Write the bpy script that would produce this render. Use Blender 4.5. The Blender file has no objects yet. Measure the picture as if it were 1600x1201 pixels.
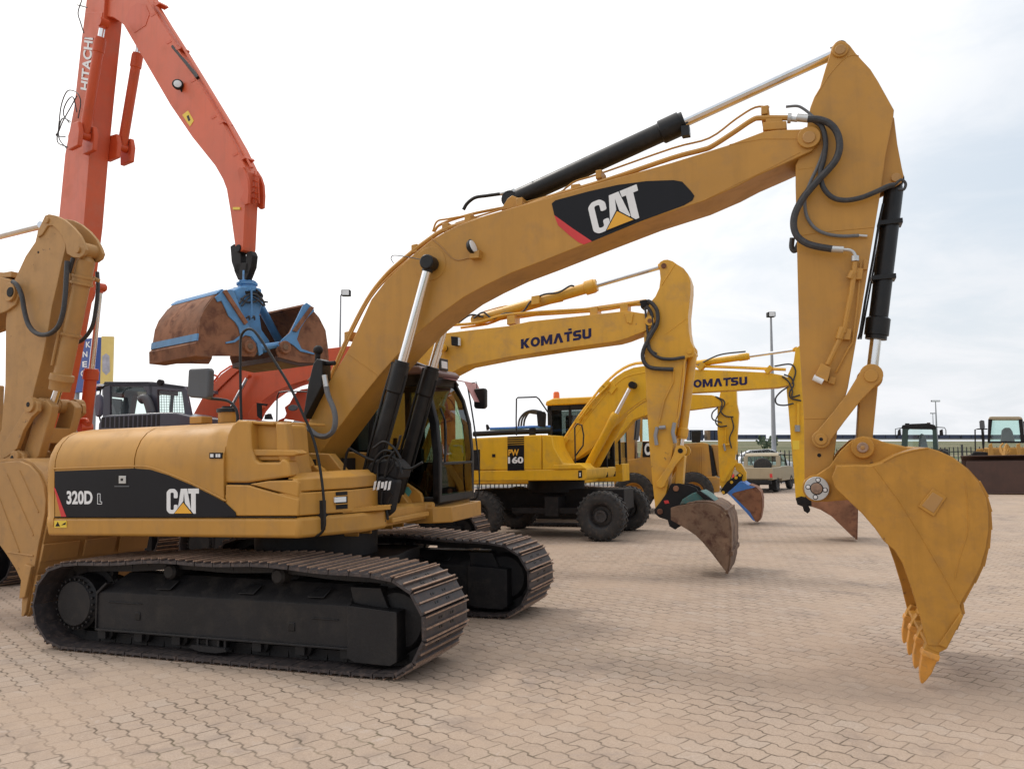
import bpy, bmesh, math, random
from mathutils import Vector, Matrix
random.seed(7)
SC = bpy.context.scene
COL = SC.collection
# ---------------------------------------------------------------- camera
F = 1244.0; CX, CY = 800.0, 600.5; CAMZ = 1.69; HOR = 688.0
PIT = math.atan((HOR - CY) / F)
SL, SX = 0.020, 0.018                      # the yard falls away from us and to the left
cd = bpy.data.cameras.new('camera'); cam = bpy.data.objects.new('camera', cd); COL.objects.link(cam)
cam.location = (0, 0, CAMZ); cam.rotation_euler = (math.pi / 2 + PIT, 0, 0)
cd.sensor_width = 36; cd.lens = 36 * F / 1600; cd.clip_end = 5000; cd.clip_start = 0.05
SC.camera = cam
# ---------------------------------------------------------------- light
SUN_AZ, SUN_EL = math.radians(-52), math.radians(52)   # azimuth from +Y, negative = left
sd = bpy.data.lights.new('sun', 'SUN'); sun = bpy.data.objects.new('sun', sd); COL.objects.link(sun)
sd.energy = 1.2; sd.angle = math.radians(10); sd.color = (1, .95, .88)
sdir = Vector((math.sin(SUN_AZ) * math.cos(SUN_EL), math.cos(SUN_AZ) * math.cos(SUN_EL), math.sin(SUN_EL)))
sun.rotation_euler = sdir.to_track_quat('Z', 'Y').to_euler(); sun.location = (-20, 10, 30)
W = bpy.data.worlds.new('World'); SC.world = W; W.use_nodes = True
wt = W.node_tree; wn = wt.nodes; wl = wt.links; wn.clear()
def N(t, typ, **kw):
    n = t.nodes.new(typ)
    for k, v in kw.items(): setattr(n, k, v)
    return n
def mth(t, op, a, b=None, c=None, clamp=False):
    n = t.nodes.new('ShaderNodeMath'); n.operation = op; n.use_clamp = clamp
    for i, v in enumerate((a, b, c)):
        if v is None: continue
        if isinstance(v, (int, float)): n.inputs[i].default_value = v
        else: t.links.new(v, n.inputs[i])
    return n.outputs[0]
def mix(t, fac, a, b, typ='MIX'):
    n = t.nodes.new('ShaderNodeMix'); n.data_type = 'RGBA'; n.blend_type = typ
    for s, v in ((n.inputs[0], fac), (n.inputs[6], a), (n.inputs[7], b)):
        if isinstance(v, (int, float)): s.default_value = v
        elif isinstance(v, tuple): s.default_value = v if len(v) == 4 else v + (1,)
        else: t.links.new(v, s)
    return n.outputs[2]
def ramp(t, fac, p0, p1, interp='LINEAR'):
    n = t.nodes.new('ShaderNodeMapRange'); n.interpolation_type = 'SMOOTHSTEP' if interp == 'S' else 'LINEAR'
    t.links.new(fac, n.inputs[0]); n.inputs[1].default_value = p0; n.inputs[2].default_value = p1
    return n.outputs[0]
def noise(t, vec, scale, detail=4, rough=.55, dist=0):
    n = t.nodes.new('ShaderNodeTexNoise'); n.inputs['Scale'].default_value = scale
    n.inputs['Detail'].default_value = detail; n.inputs['Roughness'].default_value = rough
    n.inputs['Distortion'].default_value = dist
    if vec is not None: t.links.new(vec, n.inputs['Vector'])
    return n.outputs[0]
bg = N(wt, 'ShaderNodeBackground'); wo = N(wt, 'ShaderNodeOutputWorld')
sky = N(wt, 'ShaderNodeTexSky', sky_type='NISHITA'); sky.sun_disc = False
sky.sun_elevation = SUN_EL; sky.sun_rotation = SUN_AZ; sky.dust_density = 3; sky.air_density = 1.2
tc = N(wt, 'ShaderNodeTexCoord'); sp = N(wt, 'ShaderNodeSeparateXYZ'); wl.new(tc.outputs['Generated'], sp.inputs[0])
zc = mth(wt, 'MAXIMUM', sp.outputs[2], 0.0)
zz = mth(wt, 'ADD', zc, .22)
cmb = N(wt, 'ShaderNodeCombineXYZ')
wl.new(mth(wt, 'DIVIDE', sp.outputs[0], zz), cmb.inputs[0]); wl.new(mth(wt, 'DIVIDE', sp.outputs[1], zz), cmb.inputs[1])
cn = noise(wt, cmb.outputs[0], 2.2, 6, .6, .4)
dt = N(wt, 'ShaderNodeVectorMath', operation='DOT_PRODUCT'); wl.new(tc.outputs['Generated'], dt.inputs[0]); dt.inputs[1].default_value = sdir
glow = ramp(wt, dt.outputs['Value'], .15, .92, 'S')       # thin cloud is brightest round the veiled sun
blue = mix(wt, .6, sky.outputs[0], (8.3, 9.6, 10.8))
cloud = mix(wt, glow, (9.3, 9.4, 9.7), (15.0, 14.8, 14.6))
cov = mth(wt, 'ADD', mth(wt, 'MULTIPLY', ramp(wt, cn, .34, .66, 'S'), .42), mth(wt, 'MULTIPLY', glow, 1.6))
cov = mth(wt, 'ADD', cov, mth(wt, 'MULTIPLY', ramp(wt, zc, .30, .0, 'S'), .6), clamp=True)
cov = mth(wt, 'ADD', mth(wt, 'MULTIPLY', cov, .88), .16, clamp=True)
wl.new(mix(wt, cov, blue, cloud), bg.inputs[0]); bg.inputs[1].default_value = 0.10
wl.new(bg.outputs[0], wo.inputs[0])
SC.view_settings.view_transform = 'Standard'; SC.view_settings.look = 'None'
SC.view_settings.exposure = 0.0; SC.view_settings.gamma = 1
# ---------------------------------------------------------------- frames: a machine's own axes, x forward, y away from us, z up
CAM = Vector((0, 0, CAMZ))
def ray(x, y):
    a = (x - CX) / F; b = -(y - CY) / F; c, s = math.cos(PIT), math.sin(PIT)
    return Vector((a, c - b * s, s + b * c))
def proj(p):
    q = Vector(p) - CAM; c, s = math.cos(PIT), math.sin(PIT); z = q[1] * c + q[2] * s; u = -q[1] * s + q[2] * c
    return (CX + F * q[0] / z, CY - F * u / z)
def zg(x, y):
    return -SL * min(y, 50) + SX * max(-20, min(25, x))
class Fr:
    def __init__(s, x, y, yaw, pitch=None, level=False):
        yaw = math.radians(yaw); s.o = Vector((x, y, zg(x, y)))
        n = Vector((0, 0, 1)) if level else Vector((-SX, SL, 1)).normalized()
        f = Vector((math.cos(yaw), -math.sin(yaw), 0))
        if pitch is None:
            f = (f - n * f.dot(n)).normalized(); s.u, s.n = f, n
        else:
            p = math.radians(pitch); s.u = Vector((f[0] * math.cos(p), f[1] * math.cos(p), math.sin(p)))
            s.n = s.u.cross(Vector((0, 0, 1)).cross(s.u).normalized()).normalized()
        s.v = s.n.cross(s.u)
        s.M = Matrix(((s.u[0], s.v[0], s.n[0], s.o[0]), (s.u[1], s.v[1], s.n[1], s.o[1]), (s.u[2], s.v[2], s.n[2], s.o[2]), (0, 0, 0, 1)))
        s.I = s.M.inverted()
    def hit(s, x, y, ax, val):
        r = ray(x, y); c = s.I @ CAM; d = s.I.to_3x3() @ r; t = (val - c[ax]) / d[ax]
        return c + d * t
    def P(s, x, y, d=0): q = s.hit(x, y, 1, d); return (q[0], q[2])
    def P3(s, x, y, d=0): q = s.hit(x, y, 1, d); return (q[0], d, q[2])
    def H(s, x, y, h): q = s.hit(x, y, 2, h); return (q[0], q[1])
    def S(s, x, y, v): q = s.hit(x, y, 0, v); return (q[1], q[2])
    def S3(s, x, y, v): q = s.hit(x, y, 0, v); return (v, q[1], q[2])
    def PL(s, pts, d=0): return [s.P(x, y, d) for x, y in pts]
    def PT(s, pts, d=0): return [s.P3(p[0], p[1], p[2] if len(p) > 2 else d) for p in pts]
    def mpp(s, x, y, d=0):                      # metres per photo pixel at that spot
        w = s.M @ Vector(s.P3(x, y, d)); return (w - CAM).dot(Vector((0, math.cos(PIT), math.sin(PIT)))) / F
# ---------------------------------------------------------------- materials
MATS = {}
def mat(name, col, rough=.5, metal=0, var=.12, dirt=None, dirt_amt=0, dscale=3, bump=0, bscale=40, coat=0, rust=None, spec=.5, streak=.6):
    if name in MATS: return MATS[name]
    m = bpy.data.materials.new(name); m.use_nodes = True; t = m.node_tree; b = t.nodes['Principled BSDF']
    co = N(t, 'ShaderNodeTexCoord').outputs['Object']
    n1 = noise(t, co, dscale, 5, .6)
    lo = tuple(c * (1 - var) for c in col); hi = tuple(min(1, c * (1 + var)) for c in col)
    c = mix(t, ramp(t, n1, .3, .7), lo, hi)
    r = mth(t, 'ADD', mth(t, 'MULTIPLY', n1, .18), rough - .09)
    if dirt:
        n2 = noise(t, co, dscale * 2.3, 8, .65, .3)
        fac = mth(t, 'MULTIPLY', ramp(t, n2, .45, .72, 'S'), dirt_amt)
        c = mix(t, fac, c, dirt); r = mth(t, 'ADD', r, mth(t, 'MULTIPLY', fac, .3), clamp=True)
    st = N(t, 'ShaderNodeMapping'); st.inputs['Scale'].default_value = (5, 5, .45); t.links.new(co, st.inputs[0])
    c = mix(t, mth(t, 'MULTIPLY', ramp(t, noise(t, st.outputs[0], 1.6, 6, .65), .5, .8), .5 * streak), c, tuple(x * .55 for x in col))
    if rust:
        vo = noise(t, co, 14, 8, .7); n4 = noise(t, co, 2.1, 3, .5)
        fac = ramp(t, mth(t, 'ADD', vo, mth(t, 'MULTIPLY', n4, .55)), rust[1], rust[1] + .05)
        c = mix(t, fac, c, rust[0])
    t.links.new(c, b.inputs['Base Color']); t.links.new(r, b.inputs['Roughness'])
    b.inputs['Metallic'].default_value = metal; b.inputs['Specular IOR Level'].default_value = spec
    if coat: b.inputs['Coat Weight'].default_value = coat; b.inputs['Coat Roughness'].default_value = .15
    if bump:
        bp = N(t, 'ShaderNodeBump'); bp.inputs['Strength'].default_value = bump; bp.inputs['Distance'].default_value = .01
        t.links.new(noise(t, co, bscale, 4, .6), bp.inputs['Height']); t.links.new(bp.outputs[0], b.inputs['Normal'])
    MATS[name] = m; return m
DUST = (.42, .30, .2)
YEL = mat('yellow_paint', (.49, .242, .042), .46, var=.09, dirt=(.36, .20, .07), dirt_amt=.55, dscale=1.6, coat=.08, spec=.4, streak=.7, bump=.04, bscale=9)
BKT = mat('bucket_paint', (.475, .228, .034), .5, var=.12, dirt=(.33, .17, .05), dirt_amt=.5, dscale=4.5, spec=.35, streak=.9, rust=((.19, .09, .035), 1.0), bump=.15, bscale=20)
YELO = mat('old_yellow_paint', (.43, .228, .070), .55, var=.10, dirt=(.32, .19, .09), dirt_amt=.6, dscale=2, rust=((.12, .06, .03), .98), bump=.06, bscale=12)
KYEL = mat('warm_yellow_paint', (.70, .36, .028), .45, var=.07, dirt=(.42, .24, .09), dirt_amt=.5, dscale=1.6, rust=((.22, .10, .04), 1.0), coat=.15)
PYEL = mat('bright_yellow_paint', (.76, .42, .012), .45, var=.07, dirt=(.44, .26, .06), dirt_amt=.5, dscale=1.6, rust=((.22, .10, .04), 1.02))
CYEL = mat('loader_yellow_paint', (.50, .25, .045), .5, var=.1, dirt=(.35, .2, .09), dirt_amt=.6, dscale=1.6)
TOOTH = mat('tooth_paint', (.66, .29, .045), .5, var=.1, dirt=(.35, .2, .08), dirt_amt=.6, dscale=9)
ORG = mat('orange_paint', (.62, .105, .035), .45, var=.08, dirt=(.50, .16, .10), dirt_amt=.5, dscale=1.2)
ORG2 = mat('deep_orange_paint', (.60, .085, .022), .45, var=.08, dirt=(.4, .1, .05), dirt_amt=.4, dscale=1.2)
BLK = mat('black_paint', (.009, .009, .010), .38, var=.2, dirt=(.035, .03, .027), dirt_amt=.4, dscale=4, spec=.35)
BLKM = mat('matt_black', (.012, .011, .012), .6, var=.25, dirt=(.045, .037, .032), dirt_amt=.4, dscale=4, spec=.25)
FRM = mat('track_frame_paint', (.012, .011, .012), .55, var=.25, dirt=(.045, .037, .031), dirt_amt=.6, dscale=2.2, bump=.2, spec=.35)
SHOE = mat('track_steel', (.050, .042, .043), .5, metal=.3, var=.25, dirt=(.15, .105, .085), dirt_amt=.7, dscale=9, bump=.15)
WORN = mat('worn_steel', (.36, .235, .165), .5, metal=.35, var=.25, dirt=(.10, .07, .055), dirt_amt=.6, dscale=14)
GREY = mat('grey_plastic', (.085, .088, .095), .5, var=.1)
HOSE = mat('hose_rubber', (.030, .030, .033), .5, var=.25, dirt=(.09, .08, .075), dirt_amt=.6, dscale=12)
HOSEG = mat('grey_hose', (.12, .125, .135), .5, var=.15, dirt=(.2, .18, .15), dirt_amt=.5, dscale=12)
CHR = mat('chrome', (.80, .80, .81), .16, metal=1, var=.05)
ALU = mat('zinc_steel', (.55, .55, .54), .38, metal=.8, var=.12)
WHT = mat('white_print', (.78, .78, .78), .5, var=.03)
RED = mat('red_print', (.62, .035, .035), .45, var=.04)
DBLK = mat('black_print', (.010, .010, .013), .42, var=.1, spec=.22)
NAVY = mat('navy_print', (.016, .016, .07), .55, var=.08, spec=.25)
AMB = mat('amber_print', (.80, .40, .03), .5, var=.04)
RUST = mat('rusty_steel', (.245, .108, .055), .8, var=.35, dirt=(.085, .035, .028), dirt_amt=.8, dscale=2.5, bump=.3, bscale=30, rust=((.32, .16, .08), 1.0))
MUD = mat('muddy_steel', (.175, .105, .065), .8, var=.35, dirt=(.075, .032, .024), dirt_amt=1, dscale=3.0, bump=.35, bscale=26, rust=((.27, .19, .12), .95))
BLUE = mat('blue_paint', (.095, .27, .52), .5, var=.15, dirt=(.16, .12, .10), dirt_amt=.25, dscale=5, rust=((.22, .09, .05), 1.06))
BLUE2 = mat('bright_blue_paint', (.035, .17, .52), .5, var=.15, dirt=(.16, .12, .10), dirt_amt=.4, dscale=5)
TEAL = mat('teal_paint', (.06, .17, .16), .6, var=.2, dirt=(.16, .10, .07), dirt_amt=.6, dscale=6)
RUB = mat('tyre_rubber', (.024, .023, .023), .75, var=.2, dirt=(.11, .085, .07), dirt_amt=.6, dscale=5, bump=.15)
DARK = mat('dark_machine_paint', (.055, .058, .080), .35, var=.12, coat=.3)
MAR = mat('dark_blade_steel', (.058, .028, .020), .6, var=.2, dirt=(.10, .05, .04), dirt_amt=.5, dscale=2)
BEI = mat('beige_car_paint', (.37, .30, .195), .4, var=.05, coat=.3)
CARW = mat('white_car_paint', (.62, .64, .66), .35, var=.04, coat=.4)
GLV = mat('galvanised_pole', (.30, .31, .33), .5, metal=.3, var=.08)
SEAT = mat('seat_fabric', (.16, .17, .19), .8, var=.12)
LENS = mat('lamp_lens', (.75, .77, .78), .15, var=.05)
PINK = mat('pink_visor', (.55, .28, .27), .4, var=.08)
MAUVE = mat('brown_cab_roof', (.16, .095, .085), .5, var=.12)
BECR = mat('orange_beacon_plastic', (.85, .16, .02), .3, var=.05)
GREEN = mat('green_print', (.10, .34, .30), .5, var=.08)
YLAB = mat('yellow_label', (.80, .56, .05), .5, var=.04)
SIGNB = mat('blue_sign_paint', (.045, .085, .30), .5, var=.05)
SIGNY = mat('yellow_sign_paint', (.78, .60, .20), .5, var=.06)
SIGNG = mat('grey_sign_print', (.42, .42, .48), .5, var=.2, dscale=6)
CONT = mat('dark_container_paint', (.035, .045, .085), .6, var=.3, dscale=.2)
CONO = mat('brown_container_paint', (.20, .12, .06), .6, var=.2)
PALW = mat('pale_wall', (.55, .55, .56), .8, var=.06)
def glass(name, tint, refl=.12, alpha=.75):
    m = bpy.data.materials.new(name); m.use_nodes = True; t = m.node_tree; t.nodes.clear()
    tr = N(t, 'ShaderNodeBsdfTransparent'); tr.inputs[0].default_value = tint + (1,)
    gl = N(t, 'ShaderNodeBsdfGlossy'); gl.inputs['Roughness'].default_value = .03
    fr = N(t, 'ShaderNodeFresnel'); fr.inputs[0].default_value = 1.5
    mx = N(t, 'ShaderNodeMixShader'); o = N(t, 'ShaderNodeOutputMaterial')
    bf = N(t, 'ShaderNodeNewGeometry').outputs['Backfacing']   # the pane's far face only lets light through
    t.links.new(mth(t, 'MULTIPLY', mth(t, 'ADD', fr.outputs[0], refl - .04, clamp=True), mth(t, 'SUBTRACT', 1.0, bf)), mx.inputs[0])
    t.links.new(tr.outputs[0], mx.inputs[1]); t.links.new(gl.outputs[0], mx.inputs[2]); t.links.new(mx.outputs[0], o.inputs[0])
    MATS[name] = m; return m
GLS = glass('dark_glass', (.68, .76, .68), .09)
GLG = glass('green_glass', (.86, .94, .92), .07)
GLB = glass('smoked_glass', (.52, .56, .54), .07)
# ---------------------------------------------------------------- mesh builder
def arc(cx, cy, r, a0, a1, n=10):
    return [(cx + r * math.cos(math.radians(a0 + (a1 - a0) * i / n)), cy + r * math.sin(math.radians(a0 + (a1 - a0) * i / n))) for i in range(n + 1)]
def catmull(pts, k=6):
    pts = [Vector(p) for p in pts]
    if len(pts) < 3: return pts
    P = [pts[0] * 2 - pts[1]] + pts + [pts[-1] * 2 - pts[-2]]; out = []
    for i in range(1, len(P) - 2):
        a, b, c, d = P[i - 1:i + 3]
        for j in range(k):
            t = j / k
            out.append(.5 * ((2 * b) + (c - a) * t + (2 * a - 5 * b + 4 * c - d) * t * t + (3 * b - a - 3 * c + d) * t ** 3))
    return out + [pts[-1]]
class MB:
    def __init__(s, m=None): s.v = []; s.f = []; s.mi = []; s.ms = []; s.cur = 0; s.m(m) if m else None
    def m(s, m):
        if m not in s.ms: s.ms.append(m)
        s.cur = s.ms.index(m); return s
    def add(s, vs, fs):
        o = len(s.v); s.v += [tuple(v) for v in vs]
        for f in fs: s.f.append([i + o for i in f]); s.mi.append(s.cur)
        return s
    def prism(s, poly, d0, d1):
        n = len(poly)
        return s.add([(a, d0, b) for a, b in poly] + [(a, d1, b) for a, b in poly],
              [list(range(n)), list(range(2 * n - 1, n - 1, -1))] + [[i, (i + 1) % n, n + (i + 1) % n, n + i] for i in range(n)])
    def vprism(s, plan, h0, h1):
        n = len(plan)
        return s.add([(a, b, h0) for a, b in plan] + [(a, b, h1) for a, b in plan],
              [list(range(n - 1, -1, -1)), list(range(n, 2 * n))] + [[i, (i + 1) % n, n + (i + 1) % n, n + i] for i in range(n)])
    def xprism(s, poly, x0, x1):
        n = len(poly)
        return s.add([(x0, a, b) for a, b in poly] + [(x1, a, b) for a, b in poly],
              [list(range(n)), list(range(2 * n - 1, n - 1, -1))] + [[i, (i + 1) % n, n + (i + 1) % n, n + i] for i in range(n)])
    def box(s, x0, x1, y0, y1, z0, z1): return s.vprism([(x0, y0), (x1, y0), (x1, y1), (x0, y1)], z0, z1)
    def loft(s, rings, cap=True, closed=False):
        n = len(rings[0]); k = len(rings); vs = [p for r in rings for p in r]; fs = []
        for j in range(k if closed else k - 1):
            b = ((j + 1) % k) * n
            for i in range(n): fs.append([j * n + i, j * n + (i + 1) % n, b + (i + 1) % n, b + i])
        if cap and not closed: fs += [list(range(n - 1, -1, -1)), list(range((k - 1) * n, k * n))]
        return s.add(vs, fs)
    def ring(s, c, ax, r, n=20):
        ax = Vector(ax).normalized(); e = ax.orthogonal().normalized(); g = ax.cross(e)
        return [Vector(c) + e * (r * math.cos(2 * math.pi * i / n)) + g * (r * math.sin(2 * math.pi * i / n)) for i in range(n)]
    def cyl(s, p0, p1, r, r1=None, n=20):
        ax = Vector(p1) - Vector(p0)
        return s.loft([s.ring(p0, ax, r, n), s.ring(p1, ax, r if r1 is None else r1, n)])
    def lathe(s, p0, ax, prof, n=28, cap=True):           # prof: (distance along axis, radius)
        p0 = Vector(p0); ax = Vector(ax).normalized()
        return s.loft([s.ring(p0 + ax * t, ax, max(r, .0005), n) for t, r in prof], cap)
    def tube(s, pts, r, n=8, smooth=True, k=6):
        P = catmull(pts, k) if smooth else [Vector(p) for p in pts]
        ax = (P[1] - P[0]).normalized(); e = ax.orthogonal().normalized(); rings = []
        for i, p in enumerate(P):
            t = (P[min(i + 1, len(P) - 1)] - P[max(i - 1, 0)]).normalized()
            e = (e - t * e.dot(t)).normalized(); g = t.cross(e)
            rings.append([p + e * (r * math.cos(2 * math.pi * j / n)) + g * (r * math.sin(2 * math.pi * j / n)) for j in range(n)])
        return s.loft(rings)
    def ball(s, c, r, sx=1, sy=1, sz=1, n=14):
        c = Vector(c); rings = []
        for i in range(1, n // 2 + 1):
            a = math.pi * i / (n // 2 + 1); rings.append([c + Vector((sx * r * math.sin(a) * math.cos(2 * math.pi * j / n), sy * r * math.sin(a) * math.sin(2 * math.pi * j / n), sz * r * math.cos(a))) for j in range(n)])
        return s.loft(rings)
    def islands(s, mode):
        par = list(range(len(s.v)))
        def fd(i):
            while par[i] != i: par[i] = par[par[i]]; i = par[i]
            return i
        for f in s.f:
            for i in f[1:]: par[fd(i)] = fd(f[0])
        g = {}
        for k, f in enumerate(s.f): g.setdefault(fd(f[0]), []).append(k)
        gs = list(g.values())
        bb = [[(min(s.v[i][a] for k in q for i in s.f[k]), max(s.v[i][a] for k in q for i in s.f[k])) for a in range(3)] for q in gs]
        if mode == 1 or len(gs) > 12:
            ch = True
            while ch:
                ch = False
                for i in range(len(gs)):
                    for j in range(i + 1, len(gs)):
                        if all(bb[i][a][0] < bb[j][a][1] + .004 and bb[j][a][0] < bb[i][a][1] + .004 for a in range(3)):
                            gs[i] += gs[j]; bb[i] = [(min(bb[i][a][0], bb[j][a][0]), max(bb[i][a][1], bb[j][a][1])) for a in range(3)]; del gs[j], bb[j]; ch = True; break
                    if ch: break
        out = []
        for q in gs:
            n = MB(); n.ms = []; mp = {}
            for k in sorted(q):
                m_ = s.ms[s.mi[k]]; n.m(m_); ff = []
                for i in s.f[k]:
                    if i not in mp: mp[i] = len(n.v); n.v.append(s.v[i])
                    ff.append(mp[i])
                n.f.append(ff); n.mi.append(n.cur)
            out.append(n)
        return out
    def build(s, name, parent=None, fr=None, root=None, bevel=0, ang=35, label=None, seg=2):
        me = bpy.data.meshes.new(name); vs = s.v
        if fr is not None and root is not None and fr is not root:
            K = root.I @ fr.M; vs = [tuple(K @ Vector(v)) for v in vs]
        me.from_pydata(vs, [], s.f)
        for m in s.ms: me.materials.append(m)
        me.polygons.foreach_set('material_index', s.mi)
        bm = bmesh.new(); bm.from_mesh(me); bmesh.ops.recalc_face_normals(bm, faces=bm.faces); bm.to_mesh(me); bm.free()
        me.shade_smooth(); me.set_sharp_from_angle(angle=math.radians(ang))
        o = bpy.data.objects.new(name, me); COL.objects.link(o)
        if parent: o.parent = parent
        if bevel:
            b = o.modifiers.new('bevel', 'BEVEL'); b.width = bevel; b.segments = seg; b.limit_method = 'ANGLE'; b.angle_limit = math.radians(40); b.use_clamp_overlap = True
            b.harden_normals = False
        if label: o['label'] = label
        return o
def thing(name, fr, label, cat, group=None):
    o = bpy.data.objects.new(name, None); COL.objects.link(o); o.matrix_world = fr.M; o.empty_display_size = .3
    o['label'] = label; o['category'] = cat
    if group: o['group'] = group
    return o
def tag(o, label=None, cat=None, group=None, kind=None, fr=None):
    if label: o['label'] = label
    if cat: o['category'] = cat
    if group: o['group'] = group
    if kind: o['kind'] = kind
    if fr is not None: o.matrix_world = fr.M
    return o
TXT = {}
def text_mesh(txt, bold=.0, font=None):
    key = (txt, bold)
    if key in TXT: return TXT[key]
    c = bpy.data.curves.new('t', 'FONT'); c.body = txt; c.size = 1; c.offset = bold; c.extrude = 0; c.resolution_u = 4
    o = bpy.data.objects.new('t', c); COL.objects.link(o); dg = bpy.context.evaluated_depsgraph_get(); dg.update()
    me = bpy.data.meshes.new_from_object(o.evaluated_get(dg))
    vs = [tuple(v.co) for v in me.vertices]; fs = [list(p.vertices) for p in me.polygons]
    bpy.data.objects.remove(o); bpy.data.curves.remove(c); bpy.data.meshes.remove(me)
    x0 = min(v[0] for v in vs); x1 = max(v[0] for v in vs); y0 = min(v[1] for v in vs); y1 = max(v[1] for v in vs)
    TXT[key] = ([((v[0] - x0) / (x1 - x0), (v[1] - y0) / (y1 - y0)) for v in vs], fs); return TXT[key]
def put_text(mb, txt, o, xe, yt, bold=.0, off=(0, 0, 0)):
    """o, xe, yt: 3-D points of the lower left, lower right and upper left corners"""
    vs, fs = text_mesh(txt, bold); o = Vector(o) + Vector(off); a = Vector(xe) + Vector(off) - o; b = Vector(yt) + Vector(off) - o
    mb.add([o + a * x + b * y for x, y in vs], fs)
def put_poly(mb, poly, o, xe, yt, sx, off, th=.002):
    off = Vector(off); o = Vector(o) + off; a = (Vector(xe) + off - o) / sx; b = Vector(yt) + off - o
    t = off.normalized() * -th; n = len(poly); top = [o + a * x + b * y for x, y in poly]
    mb.add(top + [p + t for p in top], [list(range(n)), list(range(2 * n - 1, n - 1, -1))] + [[i, (i + 1) % n, n + (i + 1) % n, n + i] for i in range(n)])
LC = [(.46, .62), (.46, .86), (.34, 1.0), (.12, 1.0), (0, .88), (0, .12), (.12, 0), (.34, 0), (.46, .12), (.46, .36), (.30, .36), (.30, .18), (.27, .15), (.19, .15), (.16, .18), (.16, .82), (.19, .85), (.27, .85), (.30, .82), (.30, .62)]
LA = [(.46, .16), (.59, 1), (.85, 1), (1.0, .16), (.94, .14), (.80, .36), (.765, .36), (.72, .84), (.675, .36), (.64, .36), (.52, .14)]
LT = [(.88, 1), (1.33, 1), (1.33, .80), (1.2, .80), (1.2, 0), (1.10, 0), (1.01, .12), (1.01, .80), (.90, .80)]
TRB = [(.29, -.02), (.70, .50), (1.10, -.02)]; TRY = [(.34, .01), (.70, .44), (1.05, .01)]
def logo(mb, o, xe, yt, out):
    out = Vector(out).normalized(); mb.m(WHT)
    for L in (LC, LA, LT): put_poly(mb, L, o, xe, yt, 1.33, out * .005)
    mb.m(DBLK); put_poly(mb, TRB, o, xe, yt, 1.33, out * .0075)
    mb.m(AMB); put_poly(mb, TRY, o, xe, yt, 1.33, out * .010)
def inset(pl, d):
    out = []
    for i, p in enumerate(pl):
        a = Vector(pl[max(0, i - 1)]); b = Vector(pl[min(len(pl) - 1, i + 1)]); t = (b - a).normalized(); out.append(tuple(Vector(p) + Vector((t[1], -t[0])) * d))
    return out
def rnd_poly(poly, r, n=4):
    out = []; m = len(poly)
    for i in range(m):
        a, b, d = Vector(poly[i - 1]), Vector(poly[i]), Vector(poly[(i + 1) % m]); u = (a - b); v = (d - b); k = min(r, u.length * .45, v.length * .45)
        p = b + u.normalized() * k; q = b + v.normalized() * k
        for j in range(n + 1):
            t = j / n; out.append(tuple(p * (1 - t) ** 2 + b * 2 * t * (1 - t) + q * t * t))
    return out
def oval(n=22):
    o = [(.5 + .5 * math.cos(2 * math.pi * i / n), .5 + .5 * math.sin(2 * math.pi * i / n)) for i in range(n + 1)]; q = [(.5 + .22 * math.cos(-2 * math.pi * i / n), .5 + .26 * math.sin(-2 * math.pi * i / n)) for i in range(n + 1)]
    return o + q
KL = {'K': [(0, 0), (0, 1), (.32, 1), (.32, .62), (.62, 1), (1, 1), (.60, .52), (1, 0), (.62, 0), (.32, .42), (.32, 0)], 'O': oval(),
      'M': [(0, 0), (0, 1), (.28, 1), (.5, .42), (.72, 1), (1, 1), (1, 0), (.75, 0), (.75, .55), (.58, .08), (.42, .08), (.25, .55), (.25, 0)],
      'A': [(0, 0), (.34, 1), (.66, 1), (1, 0), (.70, 0), (.5, .64), (.30, 0)], 'T': [(0, 1), (1, 1), (1, .75), (.66, .75), (.66, 0), (.34, 0), (.34, .75), (0, .75)],
      'S': [(.0, .0), (.72, 0), (1, .15), (1, .45), (.8, .62), (.38, .62), (.34, .76), (.95, .76), (.95, 1), (.25, 1), (0, .85), (0, .55), (.2, .38), (.62, .38), (.66, .24), (0, .24)],
      'U': [(0, 1), (.32, 1), (.32, .3), (.4, .22), (.6, .22), (.68, .3), (.68, 1), (1, 1), (1, .2), (.8, 0), (.2, 0), (0, .2)]}
def block_text(mb, word, widths, o, xe, yt, out, gap=.10):
    tot = sum(widths) + gap * (len(word) - 1); x = 0; o = Vector(o); a = Vector(xe) - o
    for ch, w in zip(word, widths):
        put_poly(mb, [((x + px * w) , py) for px, py in KL[ch]], o, o + a, yt, tot, out, .003); x += w + gap
LC = rnd_poly(LC, .06); LT = rnd_poly(LT, .012, 2)
def link2(p, q, r0, r1, w):                     # outline of a plate linking two bosses
    p = Vector(p); q = Vector(q); d = (q - p).normalized(); a = math.degrees(math.atan2(d[1], d[0])); L = (q - p).length
    def neck(side):
        nrm = Vector((-d[1], d[0])) * side; return [tuple(p + d * (L * .34) + nrm * w), tuple(p + d * (L * .66) + nrm * w)]
    return arc(p[0], p[1], r0, a + 60, a + 300, 12) + neck(-1) + arc(q[0], q[1], r1, a - 120, a + 120, 12) + neck(1)[::-1]
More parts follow.
